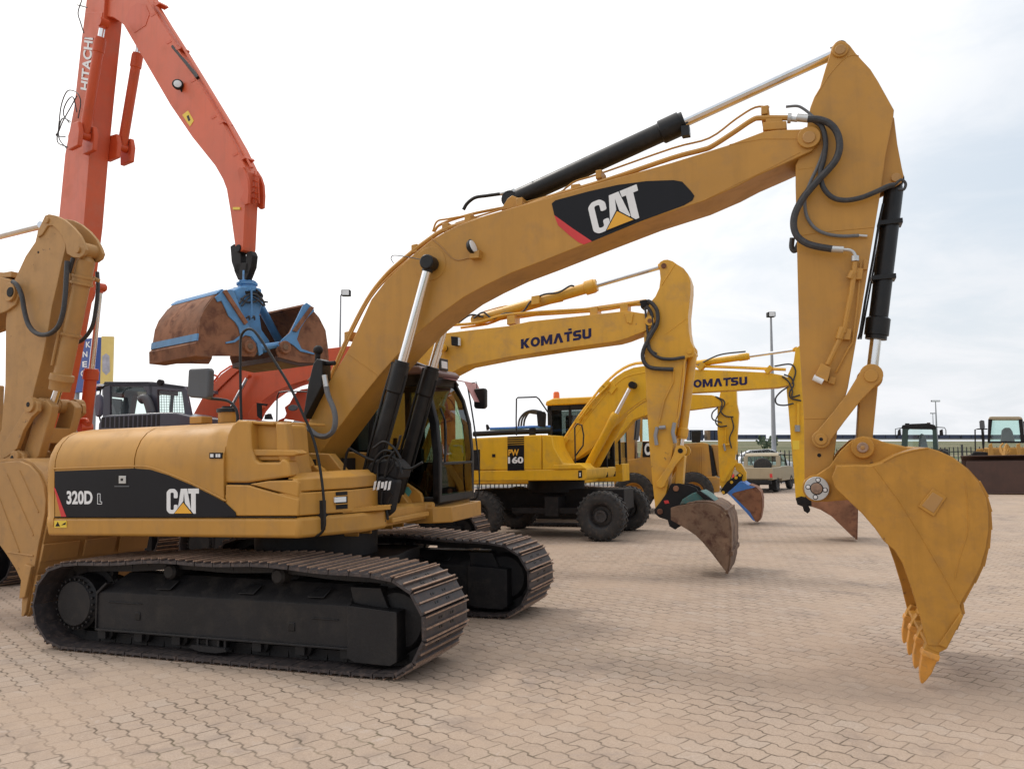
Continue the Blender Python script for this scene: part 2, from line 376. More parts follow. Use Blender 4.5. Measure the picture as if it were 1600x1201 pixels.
# ================================================================ ground
def paver_mat():
    m = bpy.data.materials.new('clay_pavers'); m.use_nodes = True; t = m.node_tree; b = t.nodes['Principled BSDF']
    co = N(t, 'ShaderNodeTexCoord').outputs['Object']
    s = N(t, 'ShaderNodeSeparateXYZ'); t.links.new(co, s.inputs[0])
    wb = noise(t, co, .9, 2, .5); wb2 = noise(t, co, 7, 2, .5)
    th = math.radians(48)
    X, Y = s.outputs[0], s.outputs[1]
    def lin(a, bb, k): return mth(t, 'ADD', mth(t, 'ADD', mth(t, 'MULTIPLY', X, a), mth(t, 'MULTIPLY', Y, bb)), k)
    a = lin(math.sin(th), math.cos(th), 0); c = lin(-math.cos(th), math.sin(th), 0)
    a = mth(t, 'ADD', a, mth(t, 'MULTIPLY', wb, .05)); c = mth(t, 'ADD', c, mth(t, 'MULTIPLY', wb2, .014))
    PL_, PW_ = .185, .14
    ph = mth(t, 'MULTIPLY', c, 2 * math.pi / PL_)
    zig = mth(t, 'MULTIPLY', mth(t, 'MULTIPLY', mth(t, 'SINE', ph), 2.2), 1.0)
    zig = mth(t, 'MAXIMUM', mth(t, 'MINIMUM', zig, 1.0), -1.0)
    a2 = mth(t, 'ADD', a, mth(t, 'MULTIPLY', zig, .012))
    ai = mth(t, 'DIVIDE', a2, PW_); col = mth(t, 'FLOOR', ai); fa = mth(t, 'SUBTRACT', ai, col)
    da = mth(t, 'MULTIPLY', mth(t, 'SUBTRACT', .5, mth(t, 'ABSOLUTE', mth(t, 'SUBTRACT', fa, .5))), PW_)
    off = mth(t, 'MULTIPLY', mth(t, 'MODULO', mth(t, 'ABSOLUTE', col), 2.0), .5)
    ci = mth(t, 'ADD', mth(t, 'DIVIDE', c, PL_), mth(t, 'ADD', off, .25)); row = mth(t, 'FLOOR', ci); fc = mth(t, 'SUBTRACT', ci, row)
    dc = mth(t, 'MULTIPLY', mth(t, 'SUBTRACT', .5, mth(t, 'ABSOLUTE', mth(t, 'SUBTRACT', fc, .5))), PL_)
    nw = noise(t, co, 2.3, 5, .7); wid = mth(t, 'ADD', .006, mth(t, 'MULTIPLY', ramp(t, nw, .36, .70), .012))
    def joint(d, k): return mth(t, 'SUBTRACT', 1.0, ramp2(d, mth(t, 'MULTIPLY', wid, k)))
    def ramp2(d, w):
        n = t.nodes.new('ShaderNodeMapRange'); n.interpolation_type = 'SMOOTHSTEP'; t.links.new(d, n.inputs[0]); n.inputs[1].default_value = 0
        t.links.new(w, n.inputs[2]); return n.outputs[0]
    j = mth(t, 'MAXIMUM', joint(da, 1.15), joint(dc, .75))
    # swept sand hides the joints in patches
    sandn = noise(t, co, .55, 7, .62, .5); sand = ramp(t, sandn, .47, .60, 'S')
    fine = ramp(t, noise(t, co, 11, 5, .7), .35, .75)
    vis = mth(t, 'MULTIPLY', mth(t, 'SUBTRACT', 1.0, mth(t, 'MULTIPLY', sand, .62)), mth(t, 'ADD', .55, mth(t, 'MULTIPLY', fine, .7)))
    cv = N(t, 'ShaderNodeCombineXYZ'); t.links.new(col, cv.inputs[0]); t.links.new(row, cv.inputs[1])
    wn_ = N(t, 'ShaderNodeTexWhiteNoise', noise_dimensions='2D'); t.links.new(cv.outputs[0], wn_.inputs[0]); rnd = wn_.outputs['Value']
    base = mix(t, rnd, (.375, .270, .197), (.485, .365, .275))
    base = mix(t, mth(t, 'MULTIPLY', ramp(t, rnd, .8, 1.0), .5), base, (.41, .355, .31))
    spk = noise(t, co, 90, 3, .8); base = mix(t, ramp(t, spk, .25, .8), mix(t, .7, base, (.25, .19, .145)), mix(t, .5, base, (.62, .50, .41)))
    big = noise(t, co, .22, 5, .6, .8); base = mix(t, mth(t, 'MULTIPLY', ramp(t, big, .40, .66, 'S'), .3), base, (.45, .325, .225))
    st = noise(t, co, 1.3, 8, .72, .6); base = mix(t, mth(t, 'MULTIPLY', ramp(t, st, .50, .70, 'S'), .68), base, (.235, .185, .155))
    st2 = noise(t, co, 3.7, 8, .75, .9); base = mix(t, mth(t, 'MULTIPLY', ramp(t, st2, .56, .70, 'S'), .5), base, (.53, .46, .415))
    scuff = N(t, 'ShaderNodeMapping'); scuff.inputs['Rotation'].default_value = (0, 0, math.radians(20)); scuff.inputs['Scale'].default_value = (.5, 5, 1); t.links.new(co, scuff.inputs[0])
    sc = noise(t, scuff.outputs[0], 1.4, 6, .7); base = mix(t, mth(t, 'MULTIPLY', ramp(t, sc, .56, .72, 'S'), .35), base, (.30, .25, .225))
    base = mix(t, mth(t, 'MULTIPLY', mth(t, 'MULTIPLY', sand, ramp(t, noise(t, co, 6, 6, .75), .25, .7)), .6), base, mix(t, spk, (.38, .275, .198), (.49, .365, .268)))
    jc = mix(t, ramp(t, nw, .35, .7), (.11, .078, .052), (.06, .048, .03))
    jc = mix(t, ramp(t, noise(t, co, .8, 3, .5), .55, .75), jc, (.16, .15, .07))
    jf = mth(t, 'MULTIPLY', j, vis, clamp=True)
    cfin = mix(t, mth(t, 'MULTIPLY', jf, .9), base, jc)
    deb = N(t, 'ShaderNodeTexVoronoi'); deb.inputs['Scale'].default_value = 3.2; t.links.new(co, deb.inputs['Vector'])
    rsel = N(t, 'ShaderNodeSeparateXYZ'); t.links.new(deb.outputs['Color'], rsel.inputs[0])
    dmask = mth(t, 'MULTIPLY', mth(t, 'SUBTRACT', 1.0, ramp(t, mth(t, 'ADD', deb.outputs['Distance'], mth(t, 'MULTIPLY', noise(t, co, 60, 2, .5), .03)), .032, .04)), ramp(t, rsel.outputs[0], .72, .73))
    cfin = mix(t, mth(t, 'MULTIPLY', dmask, .8), cfin, (.07, .055, .045))
    t.links.new(cfin, b.inputs['Base Color']); b.inputs['Roughness'].default_value = .85; b.inputs['Specular IOR Level'].default_value = .25
    bp = N(t, 'ShaderNodeBump'); bp.inputs['Strength'].default_value = .55; bp.inputs['Distance'].default_value = .006
    h = mth(t, 'ADD', mth(t, 'MULTIPLY', mth(t, 'SUBTRACT', 1.0, jf), 1.0), mth(t, 'ADD', mth(t, 'MULTIPLY', spk, .25), mth(t, 'MULTIPLY', rnd, .25)))
    t.links.new(h, bp.inputs['Height']); t.links.new(bp.outputs[0], b.inputs['Normal'])
    return m
def field_mat():
    m = bpy.data.materials.new('field_grass'); m.use_nodes = True; t = m.node_tree; b = t.nodes['Principled BSDF']
    co = N(t, 'ShaderNodeTexCoord').outputs['Object']; mp = N(t, 'ShaderNodeMapping'); mp.inputs['Scale'].default_value = (.35, 1, 1); t.links.new(co, mp.inputs[0])
    n = noise(t, mp.outputs[0], .11, 8, .65, .6); n2 = noise(t, mp.outputs[0], .9, 6, .7)
    c = mix(t, ramp(t, n, .42, .56, 'S'), (.26, .22, .15), (.060, .095, .040)); c = mix(t, mth(t, 'MULTIPLY', n2, .5), c, (.17, .15, .09))
    t.links.new(c, b.inputs['Base Color']); b.inputs['Roughness'].default_value = .95; b.inputs['Specular IOR Level'].default_value = .1
    return m
def sheet(name, xs, ys, dz, m):
    mb = MB(m); nx = len(xs)
    mb.add([(x, y, zg(x, y) + dz) for y in ys for x in xs], [[j * nx + i, j * nx + i + 1, (j + 1) * nx + i + 1, (j + 1) * nx + i] for j in range(len(ys) - 1) for i in range(nx - 1)])
    return mb.build(name, ang=60)
FM = field_mat(); PM = paver_mat()
YE = 43.5
tag(sheet('ground', [-1500, -300, -60, -20, 0, 25, 60, 300, 1500], [-60, -10, 50, 200, 600, 2500], -.006, FM), kind='structure')
tag(sheet('paved_yard', [-60, -20, 0, 25, 60], [-12, 0, 20, YE], 0, PM), kind='structure')
# kerb at the edge of the yard
k = MB(PALW)
for x0, x1 in ((-60, -20), (-20, 25), (25, 60)):
    k.add([(x0, YE, zg(x0, YE) - .05), (x1, YE, zg(x1, YE) - .05), (x1, YE + .15, zg(x1, YE) - .05), (x0, YE + .15, zg(x0, YE) - .05),
           (x0, YE, zg(x0, YE) + .12), (x1, YE, zg(x1, YE) + .12), (x1, YE + .15, zg(x1, YE) + .12), (x0, YE + .15, zg(x0, YE) + .12)],
          [[0, 1, 2, 3], [4, 5, 6, 7], [0, 1, 5, 4], [1, 2, 6, 5], [2, 3, 7, 6], [3, 0, 4, 7]])
tag(k.build('yard_kerb'), kind='structure')
# ================================================================ shared excavator pieces
def track(root, fr, dc, w, sx=1.67, R=.37, ht=.84, n=47, near=-1, box=True, detail=True, label=None):
    """one crawler: chain of grouser shoes, frame, idler, sprocket, rollers. near=-1: outer side faces us"""
    hc = R + .03; pts = []
    for i in range(24): pts.append((-sx + 2 * sx * i / 24, .03))
    pts += [(sx + R * math.sin(a), hc - R * math.cos(a)) for a in [math.pi * i / 22 for i in range(22)]]
    for i in range(24):
        t = i / 24; x = sx - 2 * sx * t; sag = 0
        base = hc + R; bump = (ht - base)
        y = base + bump * max(0, math.sin(math.pi * min(1, t * 1.02))) ** .55 - .022 * (math.sin(3 * math.pi * t) ** 2)
        pts.append((x, y))
    pts += [(-sx - R * math.sin(a), hc + R * math.cos(a)) for a in [math.pi * i / 22 for i in range(22)]]
    P = [Vector(p) for p in pts]; L = [0]
    for i in range(len(P)): L.append(L[-1] + (P[(i + 1) % len(P)] - P[i]).length)
    tot = L[-1]
    def at(d):
        d %= tot
        for i in range(len(P)):
            if L[i + 1] >= d: break
        a, b = P[i], P[(i + 1) % len(P)]; t = (d - L[i]) / max(1e-6, L[i + 1] - L[i]); return a.lerp(b, t), (b - a).normalized()
    ch = MB(SHOE); pitch = tot / n; y0, y1 = dc - w / 2, dc + w / 2
    for k in range(n):
        a, _ = at(k * pitch + .004); b, _ = at((k + 1) * pitch - .004); tg = (b - a).normalized(); nm = Vector((tg[1], -tg[0])); l = (b - a).length
        def q(u, v): p = a + tg * (u * l) + nm * v; return (p[0], p[1])
        jit = random.uniform(-.004, .004)
        ch.m(SHOE).prism([q(0, -.014), q(1, -.014), q(1, .008), q(.96, .026), q(.90, .008), q(.55, .008), q(.515, .024), q(.455, .024), q(.42, .008), q(.10, .008), q(.06, .026), q(0, .022)], y0 + jit, y1 + jit)
        ch.m(WORN)
        for u0, u1 in ((.0, .075), (.45, .52), (.935, .985)): ch.prism([q(u0, .020), q(u1, .020), q(u1, .032), q(u0, .032)], y0 + jit + .004, y1 + jit - .004)
        if detail:
            ch.m(FRM)
            for dy in (-.11, .11): ch.prism([q(-.05, -.10), q(1.02, -.10), q(.98, -.014), q(.02, -.014)], dc + dy - .025, dc + dy + .025)
            ch.m(BLK)
            for dy in (-.085, .085, -.125, .125):
                for u in (.30, .70): ch.prism([q(u - .05, .008), q(u + .05, .008), q(u + .05, .012), q(u - .05, .012)], dc + dy - .013, dc + dy + .013)
    tr = bpy.data.objects.new('crawler_track', None); COL.objects.link(tr); tr.parent = root
    if label: tr['label'] = label
    ch.build('track_chain', tr, fr, root_fr(root), ang=25)
    s = near; yo = dc + s * w / 2
    b = MB(FRM)
    b.prism([(-sx + .29, .19), (sx - .36, .19), (sx - .36, .52), (-sx + .31, .52), (-sx + .29, .48)], dc + s * .26, dc - s * .26)
    b.loft([[(-sx + .33, dc + s * .262, .52), (sx - .36, dc + s * .262, .52), (sx - .36, dc - s * .262, .52), (-sx + .33, dc - s * .262, .52)],
            [(-sx + .48, dc + s * .08, .68), (sx - .42, dc + s * .08, .66), (sx - .42, dc - s * .08, .66), (-sx + .48, dc - s * .08, .68)]])
    b.prism([(-sx + .29, .175), (sx - .36, .175), (sx - .36, .195), (-sx + .29, .195)], dc + s * .285, dc - s * .285)
    b.prism([(-sx + .275, .18), (-sx + .295, .18), (-sx + .295, .50), (-sx + .41, .60), (-sx + .39, .61), (-sx + .275, .52)], dc + s * .275, dc + s * .2)
    b.prism([(sx - .37, .12), (sx - .30, .09), (sx + .02, .085), (sx + .08, .12), (sx + .08, .50), (sx - .37, .53)], dc + s * .30, dc - s * .30)
    b.prism([(sx - .37, .53), (sx - .05, .50), (sx - .12, .66), (sx - .40, .66)], dc + s * .2, dc - s * .2)
    b.m(BLK)  # black slabs imitate the shade inside slots cut in the frame
    for x in (-.9, .75): b.box(x - .03, x + .03, dc + s * .255, dc + s * .268, .29, .36)
    for x in (-.62, .28, .98):
        b.loft([[(x - .10, dc + s * .232, .563), (x + .06, dc + s * .232, .563), (x + .10, dc + s * .16, .635), (x - .02, dc + s * .16, .635)],
                [(x - .10, dc + s * .242, .568), (x + .06, dc + s * .242, .568), (x + .10, dc + s * .17, .64), (x - .02, dc + s * .17, .64)]])
    b.m(FRM)
    b.box(-1.25, -.85, dc + s * .262, dc + s * .272, .43, .44); b.box(.95, 1.2, dc + s * .262, dc + s * .272, .40, .41)
    b.build('track_frame', tr, fr, root_fr(root), bevel=.008)
    for x in (-.62, .55):
        MB(FRM).lathe((x, dc - .2, .715), (0, 1, 0), [(0, .05), (.02, .07), (.12, .07), (.13, .05), (.27, .05), (.28, .07), (.38, .07), (.4, .05)]).m(FRM).box(x - .04, x + .04, dc - .06, dc + .06, .6, .70).build('carrier_roller', tr, fr, root_fr(root))
    if detail:
        nr = 7
        for i in range(nr):
            x = -sx + .33 + (2 * sx - .75) * i / (nr - 1)
            r = MB(FRM).lathe((x, dc - .24, .145), (0, 1, 0), [(0, .045), (.04, .045), (.05, .075), (.14, .075), (.15, .055), (.33, .055), (.34, .075), (.43, .075), (.44, .045), (.48, .045)])
            for e in (-1, 1): r.box(x - .045, x + .045, dc + e * .235 - .012, dc + e * .235 + .012, .10, .18)
            r.build('track_roller', tr, fr, root_fr(root))
        g = MB(FRM).prism([(-.28, .10), (-.17, .075), (0, .07), (.12, .09), (.10, .115), (-.25, .125)], dc + s * .30, dc + s * .24)
        for x in (-.22, -.12, 0, .07): g.box(x, x + .02, dc + s * .255, dc + s * .275, .11, .18)
        g.build('track_guide', tr, fr, root_fr(root))
    sp = MB(FRM).lathe((-sx, dc + s * .27, hc), (0, -s, 0), [(0, .02), (.002, .20), (.03, .215), (.05, .25), (.22, .25), (.23, .30), (.30, .30), (.34, .22), (.5, .2)])
    for i in range(24):
        a = 2 * math.pi * i / 24; c = Vector((-sx + .225 * math.cos(a), dc + s * .245, hc + .225 * math.sin(a)))
        sp.cyl(c, c + Vector((0, s * .022, 0)), .011, n=6)
    for i in range(21):
        a = 2 * math.pi * i / 21; sp.prism([(-sx + math.cos(a + d) * r, hc + math.sin(a + d) * r) for d, r in ((-.10, .29), (-.05, .34), (.05, .34), (.10, .29))], dc - .03, dc + .03)
    sp.build('sprocket', tr, fr, root_fr(root))
    MB(FRM).lathe((sx, dc - .16, hc), (0, 1, 0), [(0, .05), (.01, .22), (.06, .26), (.08, .33), (.10, .30), (.22, .30), (.24, .33), (.26, .26), (.31, .22), (.32, .05)]).build('idler', tr, fr, root_fr(root))
    return tr
RF = {}
def root_fr(o): return RF[o.name]
SPLIT_TUBE = ('hose', 'boom_pipe', 'stick_pipe', 'thin_pipe', 'cylinder_line', 'handrail')
SPLIT_BOX = ('clamp', 'pin', 'boss', 'foot', 'lug', 'ear', 'window', 'bolt', 'fitting', 'bucket_rib', 'valve', 'glass', 'weld_seam', 'tag', 'side_plate_edge', 'face', 'ear_housing', 'post')
class Mach:
    def __init__(s, name, fr, label, cat, group=None):
        s.o = thing(name, fr, label, cat, group); s.fr = fr; RF[s.o.name] = fr
    def part(s, name, mb, parent=None, fr=None, bevel=0, ang=35, label=None, seg=2):
        if any(k in name for k in SPLIT_TUBE + SPLIT_BOX):
            subs = mb.islands(0 if any(k in name for k in SPLIT_TUBE) else 1)
            os_ = [q.build(name, parent or s.o, fr or s.fr, s.fr, bevel, ang, label, seg) for q in subs]
            return os_[0]
        return mb.build(name, parent or s.o, fr or s.fr, s.fr, bevel, ang, label, seg)
def tr(mb, fr, pts, d, r_px, **k):             # a pipe or hose following photo points, r in pixels
    q = fr.PT(pts, d); m = fr.mpp(pts[0][0], pts[0][1], d); return mb.tube(q, r_px * m, **k)
def boss(mb, fr, x, y, r, d0, d1, n=24):
    a = fr.P(x, y, min(d0, d1, key=abs) if False else d0); k = fr.mpp(x, y, d0)
    return mb.cyl((a[0], d0, a[1]), (a[0], d1, a[1]), r * k, n=n)
def piston(M, name, fr, top, bot, d, rb, rr, head, rodlen, bmat, dd=None, parent=None, collar=1.25, cl=.32):
    """top = rod end, bot = barrel end (photo points on plane d); rb, rr radii in m; rodlen = bare rod share"""
    a = Vector(fr.P3(top[0], top[1], d)); b = Vector(fr.P3(bot[0], bot[1], d))
    if dd is not None: a[1] = b[1] = dd
    e = (b - a).normalized(); L = (b - a).length; t = a + e * (L * rodlen)
    o = M.part(name, MB(bmat).lathe(t, e, [(0, rr * 1.3), (.0, rb * collar * .88), (.035, rb * collar * .88), (.036, rb * collar), (cl, rb * collar), (cl + .015, rb), ((L * (1 - rodlen)) - .08, rb), (L * (1 - rodlen) - .02, rb * .8), (L * (1 - rodlen), rb * .5)]).cyl(b + Vector((0, -rb * .95, 0)), b + Vector((0, rb * .95, 0)), rb * .9), parent, fr)
    M.part('rod', MB(CHR).cyl(a + e * (head * .9), t + e * .05, rr), o, fr)
    M.part('rod_eye', MB(bmat).cyl(a - Vector((0, rr * 1.5, 0)), a + Vector((0, rr * 1.5, 0)), head).cyl(a, a + e * head * 1.3, rr * 1.15), o, fr)
    return o, a, b, e, L, t
# ================================================================ the big excavator in front
FM1 = Fr(-2.0, 8.31, 20.7); U = Fr(-2.0, 8.31, 20.7, 1.9)
M = Mach('tracked_excavator', FM1, 'largest yellow tracked excavator, standing clean in front with black 320D flank stripe and arched boom', 'excavator')
track(M.o, FM1, -1.19, .79, near=-1, label='black crawler track nearest to us')
track(M.o, FM1, 1.19, .79, near=-1, label='black crawler track on the far side')
x = MB(FRM); x.box(-.75, .75, -1.0, 1.0, .36, .58); x.vprism([(-.75, -.85), (.75, -.85), (.95, 0), (.75, .85), (-.75, .85), (-.95, 0)], .5, .74)
x.loft([[(.2, -1.05, .42), (.9, -1.05, .42), (.9, -1.05, .60), (.2, -1.05, .60)], [(.1, -.4, .45), (.5, -.4, .45), (.5, -.4, .72), (.1, -.4, .72)]])
x.cyl((0, 0, .72), (0, 0, .98), .62, n=36)
for i in range(30):
    a = 2 * math.pi * i / 30; x.cyl((.58 * math.cos(a), .58 * math.sin(a), .97), (.58 * math.cos(a), .58 * math.sin(a), 1.0), .018, n=6)
M.part('carbody', x, bevel=.01)
def UP(pts, d): return U.PL(pts, d)
# ---- deck skirt: rounded counterweight tail, chamfered nose
tail = [(-math.sqrt(max(0, 2.53 ** 2 - y * y)), y) for y in [-1.37 + 2.74 * i / 16 for i in range(17)]]
deck = tail[::-1] + [(.77, -1.37), (1.09, -.86), (1.12, -.5), (1.05, -.42), (1.05, .42), (1.15, .44), (1.15, 1.37)]
M.part('deck', MB(YEL).vprism([(a, b) for a, b in deck if a > -2.2] , 1.045, 1.22), fr=U, bevel=.03, seg=3)
cw = MB(YEL); cprof = [(-1.30, 1.045), (-1.36, 1.075), (-1.374, 1.14), (-1.374, 1.215), (-1.366, 1.225), (-1.372, 1.50), (-1.372, 1.675), (-1.368, 1.76), (-1.345, 1.84), (-1.295, 1.93), (-1.22, 2.00), (-1.12, 2.045), (-.95, 2.07), (-.5, 2.085), (0, 2.09)]
cprof = cprof + [(-a, b) for a, b in cprof[-2::-1]]
rings = [[(s_, y * k, z - dz * max(0, (z - 1.5) / .5)) for y, z in cprof] for s_, k, dz in ((-2.036, 1, 0), (-2.09, .999, .003), (-2.13, .99, .012), (-2.18, .965, .025), (-2.25, .90, .045), (-2.33, .79, .08), (-2.41, .63, .12), (-2.47, .45, .17), (-2.51, .25, .22))]
M.part('counterweight', cw.loft(rings), fr=U, ang=50)
# ---- hood, two doors with a gap between
prof = [(-1.365, 1.225), (-1.372, 1.50), (-1.372, 1.675), (-1.368, 1.76), (-1.345, 1.84), (-1.295, 1.93), (-1.22, 2.00), (-1.12, 2.045), (-.95, 2.07), (-.5, 2.085), (0, 2.09)]
prof = prof + [(-a, b) for a, b in prof[-2::-1]]
def hood(s0, s1, tailcurve=False):
    mb = MB(YEL); ss = [s0, s1]
    if tailcurve: ss = [s0, s0 + .015, s0 + .04, s0 + .08, s0 + .13, s0 + .19, s1]
    rings = []
    for s_ in ss:
        t = max(0, min(1, (s0 + .20 - s_) / .20)) if tailcurve else 0; dz = .27 * (1 - math.sqrt(max(0, 1 - t * t * .97)))
        rings.append([(s_, y * (1 - .0), z - dz * max(0, (z - 1.62) / .45)) for y, z in prof])
    return mb.loft(rings)
M.part('engine_hood', hood(-2.025, -1.035), fr=U, ang=40, label='rear flank door and engine hood carrying the 320D lettering')
M.part('engine_hood', hood(-1.022, -.006), fr=U, ang=40, label='front flank door and hood carrying the white CAT lettering')
M.part('inner_body', MB(BLKM).box(-1.8, .3, -1.32, 1.32, 1.1, 1.70).box(-1.6, .0, -1.15, 1.15, 1.6, 1.97).box(-1.5, 0, -.9, .9, 1.9, 2.03).box(.45, .9, -1.2, -.4, 1.1, 1.35), fr=U)
d0 = -1.374
tb = MB(BLK)
M.part('hood_seam', MB(BLKM).box(-2.03, .75, -1.371, -1.36, 1.2195, 1.2275), fr=U)
lip = MB(YEL); lpts = [(84, 732), (140, 730), (210, 728), (235, 730), (262, 739), (300, 755), (336, 773), (353, 782)]
tr(lip, U, lpts, d0, 1.3, n=6); M.part('hood_crease', lip, fr=U)
dec = MB(DBLK); dec.prism(UP([(85.5, 736), (140, 734), (210, 731.5), (235, 733.5), (262, 742), (300, 758), (336, 776), (352, 785), (368, 800), (369, 806.5), (104, 806.8), (86, 763)], d0 - .002), d0 - .004, d0 + .001)
dec.m(RED).prism(UP([(84.5, 761), (87, 763), (104, 806.8), (96, 806.8)], d0 - .002), d0 - .006, d0 + .001)
M.part('flank_decal', dec, fr=U, label='black flank stripe with red edge')
lt = MB(WHT); oo = (0, -.0065, 0)
put_text(lt, '320D', U.P3(105, 787.5, d0), U.P3(145.5, 787.5, d0), U.P3(105, 766.5, d0), .035, oo)
M.part('model_lettering', lt, fr=U)
lt = MB(WHT); a_, b_, c_ = U.P3(153.5, 787, d0), U.P3(160, 787, d0), U.P3(153.5, 771, d0)
for pl in ([(0, 0), (1, 0), (1, .22), (.62, .22), (.62, 1), (0, 1)],):
    V_ = [Vector(a_) + (Vector(b_) - Vector(a_)) * p[0] + (Vector(c_) - Vector(a_)) * p[1] + Vector(oo) for p in pl]
    for i in range(len(V_)):
        lt.tube([V_[i], V_[(i + 1) % len(V_)]], .0035, n=4, smooth=False)
M.part('outlined_letter', lt, fr=U)
lg = MB(); logo(lg, U.P3(261, 802, d0), U.P3(311.5, 802, d0), U.P3(261, 763.5, d0), (0, -1, 0)); M.part('flank_logo', lg, fr=U)
lb = MB(YLAB); lb.prism(UP([(85, 813), (104, 813), (104, 824), (85, 824)], -1.374), -1.3755, -1.37)
lb.m(DBLK).prism(UP([(86.5, 822), (90.5, 814.5), (94, 822)], -1.374), -1.377, -1.37); lb.prism(UP([(96, 820), (103, 815), (102.5, 819.5)], -1.374), -1.377, -1.37)
M.part('warning_label', lb, fr=U)
lb = MB(DBLK); lb.prism(UP([(327.5, 707), (347, 707), (347, 716), (327.5, 716)], d0), d0 - .003, d0 + .02)
lb.m(WHT).prism(UP([(329, 709), (334, 709), (334, 714), (329, 714)], d0), d0 - .005, d0)
for xx in (337.5, 341.5): lb.prism(UP([(xx, 709), (xx + 3, 709), (xx + 3, 714), (xx, 714)], d0), d0 - .005, d0)
lb.m(BLKM); put_text(lb, 'EXXXSM', U.P3(325, 704, d0), U.P3(346, 704, d0), U.P3(325, 700, d0), 0, (0, -.003, 0)) if False else None
M.part('rating_plate', lb, fr=U)
lk = MB(BLKM).prism(UP([(181, 741), (200, 741), (200, 757), (181, 757)], d0), d0 - .006, d0).m(ALU).prism(UP([(187, 743), (198, 743), (198, 755), (187, 755)], d0), d0 - .012, d0)
lk.m(GREY).prism(UP([(180, 758.5), (203, 758.5), (203, 760.5), (180, 760.5)], d0), d0 - .01, d0); lk.m(BLK).prism(UP([(190, 747), (194, 747), (194, 751), (190, 751)], d0), d0 - .014, d0)
M.part('door_lock', lk, fr=U, bevel=.002)
# ---- hydraulic tank tower, toolbox
tw = MB(YEL); tw.prism(UP([(352, 755), (352, 690), (360, 668), (374, 660), (447, 663), (452, 720), (457, 745), (388, 757)], -1.24), -1.24, -.92)
M.part('tank_tower', tw, fr=U, bevel=.03, seg=3)
tw = MB(YEL); tw.prism([(a, b) for a, b in UP([(352, 754), (351.5, 705), (356, 680), (364, 664), (373, 656), (388, 656.5), (392, 661), (394, 700), (400, 718), (406, 722), (438, 722), (442, 716), (447, 718), (451.5, 722), (456.5, 744), (388, 754)], -1.33)], -1.345, -1.2)
M.part('tower_shell', tw, fr=U, bevel=.025, seg=3)
M.part('tower_rib', MB(YEL).prism(UP([(430, 660), (446, 661), (452, 722), (436, 722), (431, 700)], -1.3), -1.30, -1.2), fr=U, bevel=.015)
M.part('tower_lid', MB(YEL).prism(UP([(393, 657.5), (427, 659.5), (427, 664), (395, 662)], -1.3), -1.30, -.5), fr=U, bevel=.008)
M.part('grab_pocket', MB(YEL).prism(UP([(399, 701.5), (466, 703), (474, 708), (462, 712), (399, 712)], -1.28), -1.32, -1.2).m(YEL).prism(UP([(400, 712), (440, 712), (438, 719), (406, 719)], -1.27), -1.29, -1.2), fr=U, bevel=.01)
bx = MB(YEL); bx.vprism([(.0, -1.362), (.762, -1.362), (1.03, -.95), (1.03, -.35), (0, -.35)], 1.232, 1.425)
bx.prism(UP([(352.3, 806), (352.3, 757), (388, 758), (415, 766), (466, 779.5), (466, 806)], -1.370), -1.370, -.9)
M.part('toolbox', bx, fr=U, bevel=.012)
ld = MB(YEL); ld.vprism([(.70, -1.355), (.755, -1.355), (1.015, -.945), (1.02, -.36), (.7, -.36)], 1.435, 1.545)
ld.loft([[(.64, -1.345, 1.540), (.742, -1.345, 1.540), (1.0, -.94, 1.540), (1.0, -.38, 1.540), (.62, -.38, 1.540)], [(.62, -1.24, 1.59), (.68, -1.24, 1.59), (.91, -.88, 1.59), (.92, -.4, 1.59), (.62, -.4, 1.59)]])
ld.prism(UP([(389, 756), (420, 751), (462, 750), (466, 753), (466, 777), (440, 770), (416, 763.5)], -1.366), -1.366, -.45)
M.part('toolbox_lid', ld, fr=U, bevel=.012)
hl = MB(BLKM)
def cham(t, h, o=.0):     # point on the chamfered nose
    a = Vector((.765, -1.368, 0)); b = Vector((1.03, -.95, 0)); nn = Vector((.845, -.535, 0)); p = a.lerp(b, t) + nn * o; return (p[0], p[1], h)
def cquad(mb, t0, t1, h0, h1, o): mb.add([cham(t0, h0, o), cham(t1, h0, o), cham(t1, h1, o), cham(t0, h1, o), cham(t0, h0, -.01), cham(t1, h0, -.01), cham(t1, h1, -.01), cham(t0, h1, -.01)], [[0, 1, 2, 3], [0, 1, 5, 4], [1, 2, 6, 5], [2, 3, 7, 6], [3, 0, 4, 7]])
cquad(hl, .70, .92, 1.265, 1.415, .004); hl.m(LENS); cquad(hl, .66, .88, 1.325, 1.37, .018); hl.m(YEL); cquad(hl, .68, .94, 1.305, 1.312, .014); cquad(hl, .68, .94, 1.375, 1.382, .014)
M.part('headlight', hl, fr=U)
st = MB(YEL); st.vprism([(.98, -1.02), (1.22, -.60), (1.12, -.42), (.9, -.5)], 1.225, 1.262)
for i in range(14):
    t = i / 13; st.box(.98 + .22 * t - .012, .98 + .22 * t + .012, -.98 + .40 * t - .03, -.98 + .40 * t + .02, 1.26, 1.268)
st.vprism([(1.0, -.80), (1.03, -.72), (1.0, -.72), (.97, -.8)], 1.09, 1.23)
M.part('step_plate', st, fr=U, bevel=.003)
M.part('filler_cap', MB(YEL).lathe(U.P3(355, 660, -.75), (0, 0, 1), [(0, .085), (.10, .085)]).m(BLK).lathe(Vector(U.P3(355, 660, -.75)) + Vector((0, 0, .10)), (0, 0, 1), [(0, .10), (.035, .10), (.045, .05), (.06, .05), (.062, .02)]), fr=U)
M.part('lifting_eye', MB(YEL).prism(UP([(296, 662), (315, 661), (315, 650), (296, 651)], -.9), -.9, -.75), fr=U, bevel=.006)
